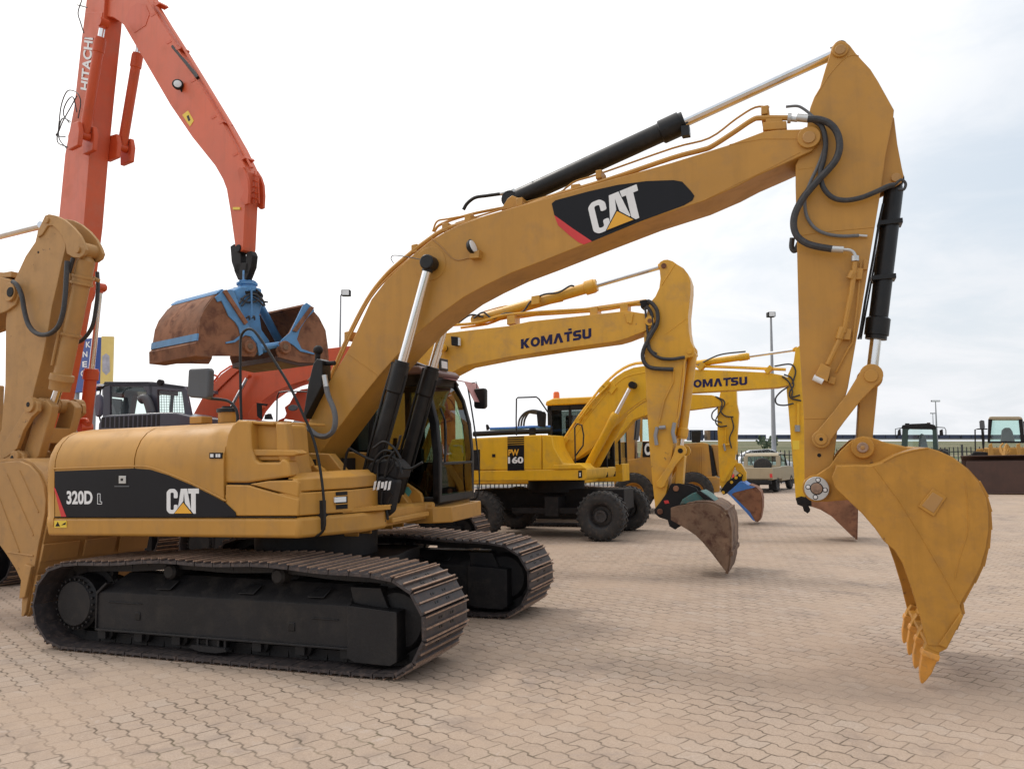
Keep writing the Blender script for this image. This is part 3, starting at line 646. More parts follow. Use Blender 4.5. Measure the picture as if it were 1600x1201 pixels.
# mirrors, rails
mr = MB(GREY); mr.prism(UP([(298, 576), (326, 575), (329, 578), (327.5, 619), (324, 623), (299, 621), (294, 617), (296, 579)], -1.25), -1.27, -1.19)
o = M.part('mirror', mr, fr=U, bevel=.02, seg=3)
M.part('mirror_arm', tr(MB(BLK), U, [(310, 592), (310, 603), (313, 613), (322, 621), (345, 624), (358, 627), (367, 636), (371, 648), (371, 662)], -1.15, 2.3), o, fr=U)
M.part('handrail', tr(MB(BLK), U, [(377, 660), (376, 620), (375.5, 560), (376, 530), (380, 519), (388, 514), (397, 517), (410, 534), (430, 566), (452, 602), (472, 644), (487, 678), (497, 715), (504, 760), (507, 800), (507, 822), (500, 834), (488, 838)], -1.22, 2.1), fr=U)
M.part('exhaust_guard', MB(BLK).prism(UP([(491, 568), (497, 560), (505, 563), (505, 602), (478, 655), (476, 645), (483, 600)], -.32), -.34, -.18).m(BLKM).tube(U.PT([(496, 566), (497, 548)], -.26), .03, smooth=False).ball(U.P3(497, 547, -.26), .05).tube(U.PT([(505, 568), (524, 567)], -.26), .025, smooth=False), fr=U, bevel=.012)
M.part('intake_hose', tr(MB(HOSEG), U, [(509, 600), (513, 618), (521, 638), (524, 655), (521, 672), (510, 681), (496, 680), (484, 671), (474, 664), (452, 660)], -.36, 4.3).m(ALU).cyl(U.P3(507, 586, -.36), U.P3(510, 604, -.36), .027).cyl(U.P3(446, 659, -.36), U.P3(460, 661, -.36), .029), fr=U)
hs = MB(HOSE)
for i in range(9):
    x0 = 449 + random.random() * 8; tr(hs, U, [(x0, 664 + random.random() * 12), (x0 + 8, 672 + random.random() * 16), (x0 + 4 + random.random() * 12, 692 + random.random() * 12), (x0 + 10, 720)], -.5 + random.random() * .2, 1.2, n=6)
M.part('pump_hose', hs, fr=U)
cl = MB(YEL).prism(UP([(452, 712), (455, 703), (466, 702), (476, 707), (484, 716), (489, 727), (484, 736), (472, 733), (455, 727)], -.62), -.66, -.58).cyl(U.P3(463, 719, -.68), U.P3(463, 719, -.56), .028).cyl(U.P3(480, 728, -.68), U.P3(480, 728, -.56), .022)
cl.prism(UP([(476, 730), (492, 727), (500, 733), (507, 745), (470, 745)], -.6), -.62, -.5)
M.part('swing_bracket', cl, fr=U, bevel=.008)
M.part('main_frame', MB(YEL).prism([(-.8, 1.05), (1.0, 1.05), (.9, 1.25), (.45, 1.75), (-.5, 1.8), (-.8, 1.5)], -.42, -.30).prism([(-.8, 1.05), (1.0, 1.05), (.9, 1.25), (.45, 1.75), (-.5, 1.8), (-.8, 1.5)], .30, .42).vprism([(.8, -.45), (1.12, -.38), (1.12, .38), (.8, .45)], 1.08, 1.13).vprism([(.2, -.44), (1.06, -.44), (1.06, .44), (.2, .44)], 1.05, 1.2), fr=U, bevel=.01)
# ---- boom
bd = .235
bo = [(470, 690), (480, 664), (512, 600), (545, 545), (580, 468), (604, 437), (630, 412), (650, 394), (672, 376), (692, 364), (715, 352), (760, 336), (855, 309), (950, 282), (1050, 254), (1137, 227), (1150, 222), (1192, 206), (1215, 203), (1250, 202), (1262, 199), (1275, 203), (1280, 212), (1277, 224), (1268, 236), (1225, 256), (1180, 276), (1150, 292), (1100, 314), (1020, 340), (925, 377), (850, 407), (800, 426), (760, 445), (725, 464), (690, 489), (662, 512), (637, 537), (592, 587), (560, 627), (500, 708), (490, 726), (472, 730), (462, 718), (463, 704)]
B = M.part('boom', MB(YEL).prism(UP(bo, -bd), -bd, bd), fr=U, bevel=.006)
bx = MB(YEL); boss(bx, U, 1264, 214, 17, -bd - .03, bd + .03); boss(bx, U, 672, 412, 27, -bd - .006, bd + .006); bx.m(YELO)
boss(bx, U, 1264, 214, 9.5, -bd - .045, bd + .045); M.part('boom_boss', bx, B, U, bevel=.004)
we = MB(YEL); tr(we, U, [(543, 552), (592, 587)], -bd, .8, smooth=False); tr(we, U, [(1140, 226), (1192, 217), (1248, 217)], -bd, .7, smooth=False)
tr(we, U, [(1250, 238), (1200, 264), (1150, 288), (1100, 313)], -bd, .7, smooth=False); M.part('weld_seam', we, B, U)
pp = MB(YEL)
main = [(535, 548), (541, 533), (574, 469), (600, 434), (625, 410), (665, 378), (704, 355), (790, 333), (860, 308), (950, 281), (1050, 247), (1095, 235), (1112, 229), (1145, 208), (1175, 188), (1190, 184.5), (1232, 184.5)]
tr(pp, U, main, -.17, 3.6, k=4); tr(pp, U, [(505, 618)] + main[1:], .12, 3.6, k=4)
tr(pp, U, [(500, 640), (535, 553), (571, 478), (608, 432), (664, 386), (704, 362), (745, 349)], -.20, 1.5, k=4)
M.part('boom_pipe', pp, B, U)
pp = MB(YEL); tr(pp, U, [(712, 349), (790, 325), (868, 303), (885, 293), (900, 283), (936, 272), (1050, 232), (1108, 216), (1150, 186), (1180, 168), (1202, 168)], -.06, 1.5, k=4)
tr(pp, U, [(676, 362), (683, 346), (700, 342), (740, 335)], -.12, 1.5); tr(pp, U, [(678, 362), (690, 350), (735, 335), (800, 322)], .05, 2.2)
M.part('thin_pipe', pp, B, U)
pc = MB(YEL)
for (x_, y_, w_) in ((652, 390, 9), (700, 357, 10), (902, 297, 14), (938, 275, 9), (548, 525, 9), (815, 318, 10), (735, 343, 10), (1195, 176, 10), (1210, 195, 26)):
    a0 = UP([(x_ - w_ / 2, y_ + 8), (x_ + w_ / 2, y_ + 6), (x_ + w_ / 2, y_ - 7), (x_ - w_ / 2, y_ - 5)], -.12); pc.prism(a0, -.19, .0)
M.part('pipe_clamp', pc, B, U, bevel=.006)
pc = MB(YEL); pc.prism(UP([(1192, 205), (1192, 192), (1229, 190), (1229, 203)], -.18), -.20, .16); pc.prism(UP([(1190, 190), (1190, 167), (1201, 165), (1203, 190)], -.14), -.16, .0)
M.part('valve_bracket', pc, B, U, bevel=.008)
M.part('pipe_fitting', MB(ALU).cyl(U.P3(1231, 185, -.17), U.P3(1236, 185, -.17), .042).cyl(U.P3(1236, 186, -.17), U.P3(1246, 187, -.17), .022).cyl(U.P3(1246, 184, -.17), U.P3(1266, 186, -.19), .033), B, U)
fd = MB(DBLK); fo = -bd - .004
fd.prism(UP([(862, 318), (868, 313), (920, 299), (965, 289), (1010, 283), (1052, 281.5), (1066, 284), (1080, 299), (1085, 306), (1082, 313), (1068, 321), (1000, 346), (925, 377), (895, 357), (866, 336)], fo), fo, -bd + .001)
fd.m(RED).prism(UP([(866, 336), (895, 357), (925, 377), (912, 382), (903, 378), (890, 368), (872, 352)], fo), fo - .001, -bd + .001)
M.part('boom_decal', fd, B, U, label='black boom panel with red corner')
lg = MB(); logo(lg, U.P3(929, 368, fo), U.P3(1007, 337.5, fo), U.P3(917.5, 319.5, fo), (0, -1, 0)); M.part('boom_logo', lg, B, U)
wl_ = MB(BLK); c = Vector(U.P3(737, 386, -bd - .06)); ax = Vector((.96, -.10, .28)).normalized()
wl_.lathe(c - ax * .045, ax, [(0, .01), (.006, .035), (.02, .058), (.04, .07), (.06, .074), (.062, .068)]); wl_.m(LENS).lathe(c - ax * .045, ax, [(.058, .066), (.068, .06), (.072, .03)])
wl_.m(YEL).prism(UP([(738, 398), (752, 392), (751, 404), (736, 405)], -bd - .03), -bd - .08, -bd)
M.part('work_light', wl_, B, U)
wr = MB(YELO); tr(wr, U, [(674, 372), (690, 386), (703, 400), (714, 406), (728, 404), (738, 401)], -bd - .006, .8, n=6); M.part('light_wire', wr, B, U)
wr = MB(GREY); tr(wr, U, [(615, 411), (611, 404), (616, 399), (640, 402), (660, 406)], -bd - .1, .7, n=6); M.part('grease_hose', wr, B, U)
# ---- boom cylinders
for dd, lab in ((-.325, 'boom cylinder nearest to us'), (.325, 'boom cylinder on the far side of the boom')):
    o, a, b, e, L, t = piston(M, 'boom_cylinder', U, (671, 411), (562, 806), -.325, .070, .046, .066, .385, BLK, dd=dd, cl=.30, collar=1.18); o['label'] = lab
    sd_ = Vector((0, -1 if dd < 0 else -1, 0)); nn = Vector((-e[2], 0, e[0]))
    h = MB(BLK); h.tube([t + e * .05 + nn * -.092, t + e * .35 + nn * -.10, t + e * .9 + nn * -.098, t + e * 1.25 + nn * -.085], .014, smooth=False); h.tube([t + e * .12 + nn * .086, t + e * .5 + nn * .088, t + e * 1.1 + nn * .085], .012, smooth=False)
    h.box(*sum([[q - .02, q + .02] for q in (t + e * .05 + nn * -.08)], []))
    M.part('cylinder_line', h, o, U)
    M.part('pin_cap', MB(BLK).cyl(a + Vector((0, -.075, 0)), a + Vector((0, .06, 0)), .072), o, U, bevel=.012)
    for q in (-.13, .105): M.part('cylinder_foot', MB(YEL).prism([(b[0] - .10, b[2] - .18), (b[0] + .06, b[2] - .18), (b[0] + .05, b[2] + .03), (b[0] - .05, b[2] + .04)], dd + q, dd + q + .025), o, U, bevel=.01)
M.part('cross_pin', MB(BLK).cyl(Vector(U.P3(671, 411, -.325)), Vector(U.P3(671, 411, -.325)) + Vector((0, .65, 0)), .045), B, U)
# ---- hoses and valve block between the cylinders
vb = MB(BLKM); vb.prism(UP([(571, 772), (579, 745), (606, 742), (622, 750), (612, 800), (596, 812), (580, 808)], -.46), -.50, -.36)
vb.prism(UP([(572, 742), (580, 722), (612, 716), (626, 730), (622, 750), (604, 745)], -.44), -.48, -.2)
o = M.part('hydraulic_block', vb, fr=U, bevel=.03, seg=3)
hs = MB(BLK)
for P_ in ([(578, 745), (585, 720), (598, 705), (612, 706), (616, 722), (604, 742)], [(590, 750), (592, 722), (606, 712), (622, 720), (628, 740)], [(573, 760), (582, 728), (600, 718), (610, 735)], [(601, 745), (608, 716), (620, 700), (626, 680)], [(583, 700), (600, 690), (616, 700), (626, 716)],
           [(546, 700), (560, 708), (580, 718), (598, 720)], [(546, 700), (541, 712), (538, 742), (548, 745)], [(612, 770), (604, 790), (606, 812)], [(588, 770), (584, 795), (590, 812), (600, 815)], [(597, 768), (596, 790), (601, 815)], [(620, 728), (640, 732), (660, 722)], [(565, 770), (562, 800), (578, 812), (592, 808)]):
    tr(hs, U, P_, -.52 + random.random() * .1, 2.1)
M.part('hose', hs, o, U)
tg_ = MB(WHT)
for x_ in (585, 591, 602, 608): tg_.prism(UP([(x_, 752), (x_ + 3.4, 751), (x_ + 1, 764.5), (x_ - 2.4, 765.5)], -.6), -.602, -.598)
tg_.prism(UP([(596, 753), (600, 752.5), (599, 762), (595, 762.5)], -.6), -.602, -.598)
M.part('hose_tag', tg_, o, U)
# ---- stick
sdp = .19
so = [(1266, 168), (1272, 152), (1281, 137), (1290, 106), (1297, 84), (1300, 73), (1306, 66), (1313, 63), (1321, 65), (1328, 71), (1337, 83), (1345, 92), (1360, 108), (1372, 127), (1397, 172), (1396, 182), (1384, 240), (1374, 312), (1360, 396), (1344, 498), (1340, 520), (1325, 605), (1310, 660), (1304, 707), (1297, 752), (1294, 770), (1285, 779), (1270, 781), (1259, 770), (1257, 745), (1256, 650), (1249, 540), (1246, 420), (1243, 290), (1243, 258), (1258, 226), (1262, 190)]
S = M.part('stick', MB(YEL).prism(UP(so, -sdp), -sdp, sdp), fr=U, bevel=.006)
sl = MB(YEL)
for y0 in (-.125, .085): sl.prism(UP([(1384, 180), (1397, 184), (1402, 225), (1409, 262), (1412, 275), (1409, 284), (1400, 290), (1390, 290), (1372, 300), (1360, 300)], -.12), y0, y0 + .04)
sl.m(YELO); boss(sl, U, 1400, 277, 7, -.15, .15); M.part('cylinder_lug', sl, S, U, bevel=.005)
bs = MB(YEL); boss(bs, U, 1313, 77, 12, -.21, .21); bs.m(YELO); boss(bs, U, 1313, 77, 8, -.22, .22); bs.m(YEL); boss(bs, U, 1283, 686, 14, -.215, .215); M.part('stick_boss', bs, S, U, bevel=.005)
we = MB(YEL); tr(we, U, [(1275, 150), (1286, 132), (1300, 112), (1318, 93), (1333, 86), (1342, 88)], -sdp, .9, k=3); tr(we, U, [(1247, 368), (1300, 361), (1366, 355)], -sdp, .8, smooth=False); tr(we, U, [(1257, 654), (1292, 653)], -sdp, .8, smooth=False)
tr(we, U, [(1247, 265), (1270, 262)], -sdp, .5, smooth=False); M.part('weld_seam', we, S, U)
hp = MB(BLKM); boss(hp, U, 1280, 711, 3, -.192, -.15); M.part('grease_port', hp, S, U)
hs = MB(HOSE); tr(hs, U, [(1262, 186), (1280, 187), (1297, 194), (1308, 208), (1312, 228), (1307, 248), (1295, 264), (1276, 284), (1256, 308), (1243, 332), (1240, 352), (1245, 368), (1258, 379), (1276, 385), (1300, 389)], -.28, 5.4, n=10)
M.part('large_hose', hs, S, U)
hs = MB(HOSE); tr(hs, U, [(1268, 186), (1284, 198), (1290, 222), (1287, 250), (1282, 270), (1286, 292), (1300, 308), (1320, 313), (1345, 309), (1368, 300), (1388, 291), (1398, 289)], -.25, 4.0, n=10)
tr(hs, U, [(1398, 289), (1408, 281), (1415, 287), (1412, 296), (1403, 296)], -.22, 2.2, n=8); M.part('looped_hose', hs, S, U)
hs = MB(HOSEG); tr(hs, U, [(1276, 190), (1287, 200), (1289, 225), (1280, 255), (1266, 285), (1258, 310), (1260, 336), (1272, 355), (1290, 365), (1315, 369), (1342, 368)], -.22, 2.6, n=8)
tr(hs, U, [(1228, 167), (1246, 166), (1258, 172), (1270, 182)], -.2, 2.2, n=8); M.part('thin_hose', hs, S, U)
hs = MB(HOSE); tr(hs, U, [(1238, 372), (1237, 386), (1242, 392), (1248, 380)], -.05, 4, n=8); M.part('hose_end', hs, S, U)
ft = MB(ALU).cyl(U.P3(1299, 389, -.28), U.P3(1318, 390, -.28), .027); tr(ft, U, [(1318, 390), (1328, 391), (1334, 395), (1337, 402)], -.27, 2.6); ft.cyl(U.P3(1336, 400, -.25), U.P3(1336, 408, -.25), .03)
ft.cyl(U.P3(1342, 368, -.21), U.P3(1355, 369, -.21), .011); M.part('hose_fitting', ft, S, U)
sp_ = MB(YEL); tr(sp_, U, [(1336, 408), (1334, 430), (1330, 458), (1318, 520)], -.25, 4.0, smooth=False); tr(sp_, U, [(1318, 510), (1311, 532), (1293, 570)], -.25, 4.0, smooth=False)
tr(sp_, U, [(1345, 410), (1340, 470), (1332, 535), (1325, 545), (1306, 582)], -.21, 1.7, smooth=False)
tr(sp_, U, [(1334, 424), (1328, 436)], -.25, 6.0, smooth=False); tr(sp_, U, [(1316, 512), (1311, 530)], -.25, 6.0, smooth=False)
for a0 in ([(1336, 420), (1348, 421), (1346, 438), (1334, 438)], [(1318, 514), (1330, 515), (1328, 532), (1316, 531)]): sp_.prism(UP(a0, -.2), -.25, -sdp)
sp_.prism(UP([(1283, 568), (1298, 575), (1293, 597), (1273, 588)], -.25), -.29, -sdp); sp_.prism(UP([(1297, 588), (1306, 590), (1304, 601), (1293, 598)], -.22), -.24, -sdp)
sp_.prism(UP([(1350, 405), (1357, 407), (1355, 421), (1348, 422)], -.2), -.21, -sdp + .05)
M.part('stick_pipe', sp_, S, U, bevel=.004)
M.part('hose_coupling', MB(WHT).cyl(U.P3(1271, 589, -.27), U.P3(1286, 596, -.27), .026), S, U)
# stick cylinder on top of the boom
o, a, b, e, L, t = piston(M, 'stick_cylinder', U, (1313, 79), (800, 314), 0, .088, .050, .052, .44, BLK, cl=.22, collar=1.22)
h = MB(BLK); nn = Vector((-e[2], 0, e[0])); h.box(t[0] - .02, t[0] + .05, -.12, -.04, t[2] - .17, t[2] - .08); h.tube([Vector(p) for p in U.PT([(836, 298), (833, 285)], -.05)], .02, smooth=False)
tr(h, U, [(724, 328), (730, 318), (742, 309), (760, 306), (782, 303)], -.05, 2.8); M.part('cylinder_line', h, o, U)
M.part('line_fitting', MB(ALU).cyl(U.P3(782, 303, -.05), U.P3(801, 298, -.05), .018).cyl(U.P3(801, 297, -.05), U.P3(806, 304, -.05), .022), o, U)
M.part('cylinder_bracket', MB(YEL).prism(UP([(782, 328), (793, 310), (800, 305), (812, 310), (822, 322)], -.12), -.12, -.08).prism(UP([(782, 328), (793, 310), (800, 305), (812, 310), (822, 322)], -.12), .08, .12), B, U, bevel=.006)
# bucket cylinder
o, a, b, e, L, t = piston(M, 'bucket_cylinder', U, (1361, 592), (1398, 284), 0, .073, .044, .055, .20, BLK, cl=.17, collar=1.28)
h = MB(BLK); nn = Vector((-e[2], 0, e[0]))
for q in (.5, .95): h.box(*sum([[v - w, v + w] for v, w in zip(t + e * q, (.09, .085, .02))], []))
tr(h, U, [(1380, 318), (1374, 345), (1365, 400), (1352, 470), (1344, 520), (1341, 530)], -.08, 2.0, smooth=False); tr(h, U, [(1386, 318), (1376, 360), (1345, 530)], .02, 1.5, smooth=False)
M.part('cylinder_line', h, o, U, bevel=.004)
# links
k_ = U.mpp(1361, 590, -.22)
for d_ in (-.27, .22): M.part('idler_link', MB(YEL).prism(link2(U.P(1361, 586, -.22), U.P(1283, 686, -.22), 17 * k_, 14 * k_, 11 * k_), d_, d_ + .05), fr=U, bevel=.006)
pw = MB(YEL).prism(UP([(1344, 598), (1350, 580), (1372, 580), (1372, 600), (1362, 700), (1338, 700)], -.12), -.13, .13); boss(pw, U, 1361, 590, 17, -.15, .15); boss(pw, U, 1348, 699, 17, -.16, .16); M.part('power_link', pw, fr=U, bevel=.008)
pn = MB(YEL); boss(pn, U, 1361, 587, 10, -.285, .285); boss(pn, U, 1283, 686, 9, -.285, .285); pn.m(BLKM); boss(pn, U, 1283, 686, 3, -.287, .2); M.part('link_pin', pn, fr=U, bevel=.004)
# ---- bucket
bw = .66; bk = [(1300, 745), (1307, 728), (1330, 727), (1362, 727), (1380, 722), (1400, 711), (1425, 703), (1450, 699), (1468, 705), (1490, 715), (1512, 733), (1529, 753), (1541, 778), (1545, 800), (1545, 828), (1541, 856), (1533, 884), (1520, 910), (1503, 938), (1500, 946), (1504, 960), (1492, 983), (1476, 1010), (1449, 1008), (1443, 985), (1438, 964), (1424, 918), (1410, 879), (1398, 860), (1381, 845), (1367, 825), (1347, 802), (1305, 762)]
Q = M.part('bucket', MB(BKT).prism(UP([(1380, 728), (1440, 712), (1500, 735), (1536, 790), (1530, 870), (1500, 930), (1504, 950), (1476, 1000)], -bw) + inset(UP([(1380, 728), (1440, 712), (1500, 735), (1536, 790), (1530, 870), (1500, 930), (1504, 950), (1476, 1000)], -bw), .02)[::-1], -bw + .04, bw - .04), fr=U)
for d_ in (-bw, bw - .035): M.part('side_plate', MB(BKT).prism(UP(bk, -bw), d_, d_ + .035), Q, U, bevel=.006)
outer = UP([(1307, 728), (1330, 727), (1362, 727), (1380, 722), (1400, 711), (1425, 703), (1450, 699), (1468, 704), (1490, 714), (1514, 732), (1532, 752), (1544, 777), (1549, 800), (1549, 828), (1545, 857), (1537, 885), (1523, 911), (1505, 941), (1506, 960), (1494, 984), (1479, 1012)], -bw)
inner = inset(outer, .03)
M.part('bucket_shell', MB(BKT).prism(outer + inner[::-1], -bw + .034, bw - .034), Q, U, ang=25)
wear = MB(BKT); of = outer[9:20]
for i in range(1, len(of) - 1):
    p = Vector(of[i]); q = Vector(of[i + 1]); t = (q - p).normalized(); n_ = Vector((-t[1], t[0]))
    wear.prism([tuple(p - n_ * .01), tuple(p + n_ * .006), tuple(q + n_ * .013), tuple(q - n_ * .01)], -bw + .03, bw - .03)
M.part('wear_strip', wear, Q, U)
fl = MB(BKT)
fl.prism(UP([(1378, 744), (1398, 712), (1450, 702), (1380, 728)], -bw), -bw - .004, -bw) if False else None
M.part('side_plate_edge', tr(tr(tr(fl, U, [(1380, 722), (1400, 711.5), (1425, 704), (1450, 700)], -bw, 1.4), U, [(1365, 728), (1405, 782), (1440, 838), (1470, 890), (1500, 944)], -bw, 1.0, smooth=False), U, [(1508, 752), (1512, 790), (1512, 830), (1500, 868), (1492, 905)], -bw, .8), Q, U)
fl = MB(BKT); c_ = UP([(1457, 763), (1479, 776), (1459, 807), (1434, 791)], -bw); fl.prism(c_, -bw - .012, -bw)
c2 = [tuple(Vector(p).lerp(sum((Vector(q) for q in c_), Vector((0, 0))) / 4, .25)) for p in c_]; fl.m(YELO).prism(c2, -bw - .015, -bw); M.part('embossed_plate', fl, Q, U, bevel=.004)
M.part('side_cutter', MB(BKT).prism(UP([(1500, 956), (1505, 961), (1479, 1012), (1466, 1006)], -bw), -bw - .02, -bw + .0), Q, U, bevel=.006)
ea = [(1259, 765), (1262, 750), (1272, 744), (1296, 728), (1312, 705), (1330, 688), (1348, 681), (1364, 684), (1380, 690), (1420, 700), (1440, 712), (1440, 760), (1380, 790), (1330, 780), (1292, 783), (1276, 783), (1264, 777)]
M.part('bucket_ear', MB(BKT).prism(UP(ea, -.26), -.29, -.225).prism(UP(ea, -.26), .225, .29), Q, U, bevel=.008)
tp = MB(BKT); top = UP([(1318, 702), (1348, 686), (1364, 686), (1400, 694), (1440, 703), (1470, 716), (1472, 732), (1440, 716), (1400, 712), (1364, 730), (1320, 735)], -.26)
M.part('ear_housing', tp.prism(UP([(1372, 689), (1400, 694), (1440, 703), (1468, 712), (1460, 735), (1400, 735), (1376, 735)], -.26), -.24, .24), Q, U, bevel=.01)
bs = MB(BKT); boss(bs, U, 1348, 699, 17, -.34, -.22); boss(bs, U, 1348, 699, 17, .22, .34); bs.m(WORN); boss(bs, U, 1348, 699, 8.5, -.355, .355); bs.m(YELO); boss(bs, U, 1348, 699, 3.5, -.36, .36); M.part('linkage_pin', bs, Q, U, bevel=.006)
bs = MB(BKT); boss(bs, U, 1276, 763, 21, -.30, .30); bs.m(ALU); boss(bs, U, 1276, 763, 18.5, -.325, .325); bs.m(WORN); boss(bs, U, 1276, 763, 8.5, -.34, .34)
bs.m(DBLK); boss(bs, U, 1276, 763, 9.8, -.328, .328); kk = U.mpp(1276, 763, -.33)
for ang_ in (80, 170, 262, 350):
    x_, y_ = 1276 + 13.5 * math.cos(math.radians(ang_)), 763 - 13.5 * math.sin(math.radians(ang_)); bs.m(DBLK); boss(bs, U, x_, y_, 4, -.3275, -.3); bs.m(WHT); boss(bs, U, x_, y_, 2.8, -.333, -.3)
M.part('bucket_pin', bs, Q, U, bevel=.003)
lp = [(1479, 1012), (1476, 1010), (1449, 1008), (1451, 1016), (1462, 1018)]
M.part('cutting_edge', MB(BKT).prism(UP([(1490, 984), (1479, 1014), (1466, 1020), (1449, 1012), (1449, 1006), (1462, 1006), (1478, 978)], -bw), -bw + .005, bw - .005), Q, U, bevel=.005)
tip = U.P(1440, 1064, -.60); rt = U.P(1456, 1010, -.60); e_ = (Vector(tip) - Vector(rt)); L_ = e_.length; e_ = e_.normalized(); n_ = Vector((-e_[1], e_[0]))
tip_h = None
for i in range(4):
    dy = -.60 + .40 * i; T = MB(TOOTH)
    def sec(t, hw, hd): c = Vector(rt) + e_ * (L_ * t); return [(c[0] + n_[0] * a, dy + b_, c[1] + n_[1] * a) for a, b_ in ((-hw, -hd), (hw, -hd), (hw, hd), (-hw, hd))]
    T.loft([sec(.10, .048, .048), sec(.14, .057, .058), sec(.27, .057, .060), sec(.31, .047, .052), sec(.66, .038, .047), sec(.90, .020, .040), sec(1.03, .006, .030)])
    M.part('bucket_tooth', T, Q, U, bevel=.008)
    M.part('tooth_adapter', MB(BKT).loft([sec(-.25, .030, .05), sec(-.05, .045, .052), sec(.14, .050, .050)]), Q, U, bevel=.006)
# ---- cab
cs0, cs1, cd0, cd1 = -.42, 1.19, .46, 1.37
cab = MB(BLK)
def post(pts, y0, y1): cab.prism(pts, y0, y1)
fr_o = [(1.20, 1.20), (1.215, 1.70), (1.19, 2.05), (1.12, 2.32), (1.02, 2.52)]; fr_i = [(1.12, 1.22), (1.13, 1.70), (1.10, 2.03), (1.035, 2.29), (.95, 2.47)]
for y0 in (cd0, cd1 - .07):
    post(fr_o + fr_i[::-1], y0, y0 + .07)
    post([(cs0, 1.2), (cs0 + .10, 1.2), (cs0 + .14, 2.5), (cs0 + .04, 2.5)], y0, y0 + .06); post([(.36, 1.2), (.43, 1.2), (.43, 2.5), (.36, 2.5)], y0, y0 + .06)
    post([(cs0 + .04, 2.50), (cs0 + .06, 2.45), (.95, 2.44), (1.05, 2.50), (1.0, 2.56), (.9, 2.58), (cs0 + .1, 2.58)], y0, y0 + .08)
    post([(cs0, 1.2), (1.19, 1.2), (1.19, 1.27), (cs0, 1.27)], y0, y0 + .06)
    if y0 > 1: post([(cs0, 1.2), (1.13, 1.2), (1.13, 1.62), (cs0, 1.62)], y0 + .02, y0 + .05)
cab.box(1.12, 1.20, cd0, cd1, 1.2, 1.29); cab.box(.92, 1.02, cd0, cd1, 2.46, 2.56); cab.box(1.185, 1.215, cd0 + .05, cd1 - .05, 1.595, 1.625); cab.box(cs0, cs0 + .1, cd0, cd1, 1.2, 1.6); cab.box(cs0 + .04, cs0 + .14, cd0, cd1, 2.45, 2.56)
C = M.part('cab', cab, fr=U, bevel=.012)
g = MB(GLS)
ws = [(1.20, 1.63), (1.205, 1.70), (1.18, 2.03), (1.11, 2.30), (1.01, 2.48)]
g.loft([[(a, cd0 + .05, b), (a, cd1 - .05, b), (a - .008, cd1 - .05, b), (a - .008, cd0 + .05, b)] for a, b in ws]); g.box(1.195, 1.203, cd0 + .05, cd1 - .05, 1.28, 1.60)
M.part('windscreen', g, C, U)
g = MB(GLB)
g.prism([(cs0 + .1, 1.27), (.36, 1.27), (.36, 2.45), (cs0 + .13, 2.45)], cd0 + .02, cd0 + .028); g.prism([(.43, 1.27), (1.12, 1.27), (1.12, 1.7), (1.09, 2.03), (1.03, 2.29), (.95, 2.45), (.43, 2.45)], cd0 + .02, cd0 + .028)
g.m(GLS).prism([(.43, 1.62), (1.12, 1.62), (1.09, 2.03), (1.03, 2.29), (.95, 2.45), (.43, 2.45)], cd1 - .03, cd1 - .022)
M.part('side_window', g, C, U)
M.part('cab_roof', MB(MAUVE).prism([(cs0, 2.57), (1.02, 2.56), (1.06, 2.60), (1.0, 2.65), (.4, 2.68), (cs0 + .1, 2.66)], cd0 - .02, cd1 + .02), C, U, bevel=.02, seg=3)
M.part('cab_floor', MB(BLKM).box(cs0, 1.15, cd0, cd1, 1.17, 1.22), C, U)
st = MB(SEAT).prism([(.0, 1.55), (.48, 1.55), (.5, 1.68), (.12, 1.68), (.06, 2.35), (-.06, 2.37), (-.08, 1.6)], .68, 1.16).prism([(-.05, 2.35), (.06, 2.35), (.04, 2.5), (-.04, 2.5)], .8, 1.04).m(BLKM).box(.0, .4, .75, 1.1, 1.22, 1.55)
st.box(.1, .62, .56, .66, 1.5, 1.78); st.box(.1, .62, 1.2, 1.28, 1.5, 1.78); st.tube([(.6, .6, 1.75), (.62, .6, 1.9)], .025); st.tube([(.85, .8, 1.22), (.9, .8, 1.5)], .02); st.tube([(.85, 1.0, 1.22), (.9, 1.0, 1.5)], .02)
M.part('seat', st, C, U, bevel=.02)
wp = MB(BLK).tube([(1.225, .56, 1.62), (1.225, .60, 2.0), (1.16, .62, 2.2)], .012).box(1.215, 1.235, .575, .60, 1.7, 2.08); M.part('wiper', wp, C, U)
M.part('sun_visor', MB(PINK).loft([[(1.0, cd1 - .35, 2.56), (1.0, cd1 + .03, 2.56), (1.0, cd1 + .03, 2.57), (1.0, cd1 - .35, 2.57)], [(1.26, cd1 - .33, 2.50), (1.26, cd1 + .03, 2.50), (1.26, cd1 + .03, 2.51), (1.26, cd1 - .33, 2.51)], [(1.36, cd1 - .30, 2.28), (1.36, cd1 + .03, 2.28), (1.37, cd1 + .03, 2.28), (1.37, cd1 - .30, 2.28)]]), C, U)
M.part('paper_sheet', MB(CARW).loft([[(.50, .42, 2.69), (.9, .42, 2.72), (.9, .42, 2.73), (.50, .42, 2.70)], [(.55, .9, 2.74), (1.02, 1.0, 2.62), (1.02, 1.0, 2.63), (.55, .9, 2.75)]]), C, U)
lt = MB(YEL).box(.84, 1.0, .95, 1.12, 2.66, 2.75).m(BLK).box(1.0, 1.02, .93, 1.14, 2.65, 2.78).m(LENS).box(1.018, 1.026, .96, 1.11, 2.67, 2.75); M.part('roof_light', lt, C, U, bevel=.008)
cm = U
mm = MB(BLK).prism(U.PL([(741, 607), (756, 606), (758.5, 609), (758.5, 635), (755, 638.5), (742, 638), (740, 634), (740, 610)], 1.2), 1.2, 1.27); o = M.part('mirror', mm, fr=U, bevel=.012)
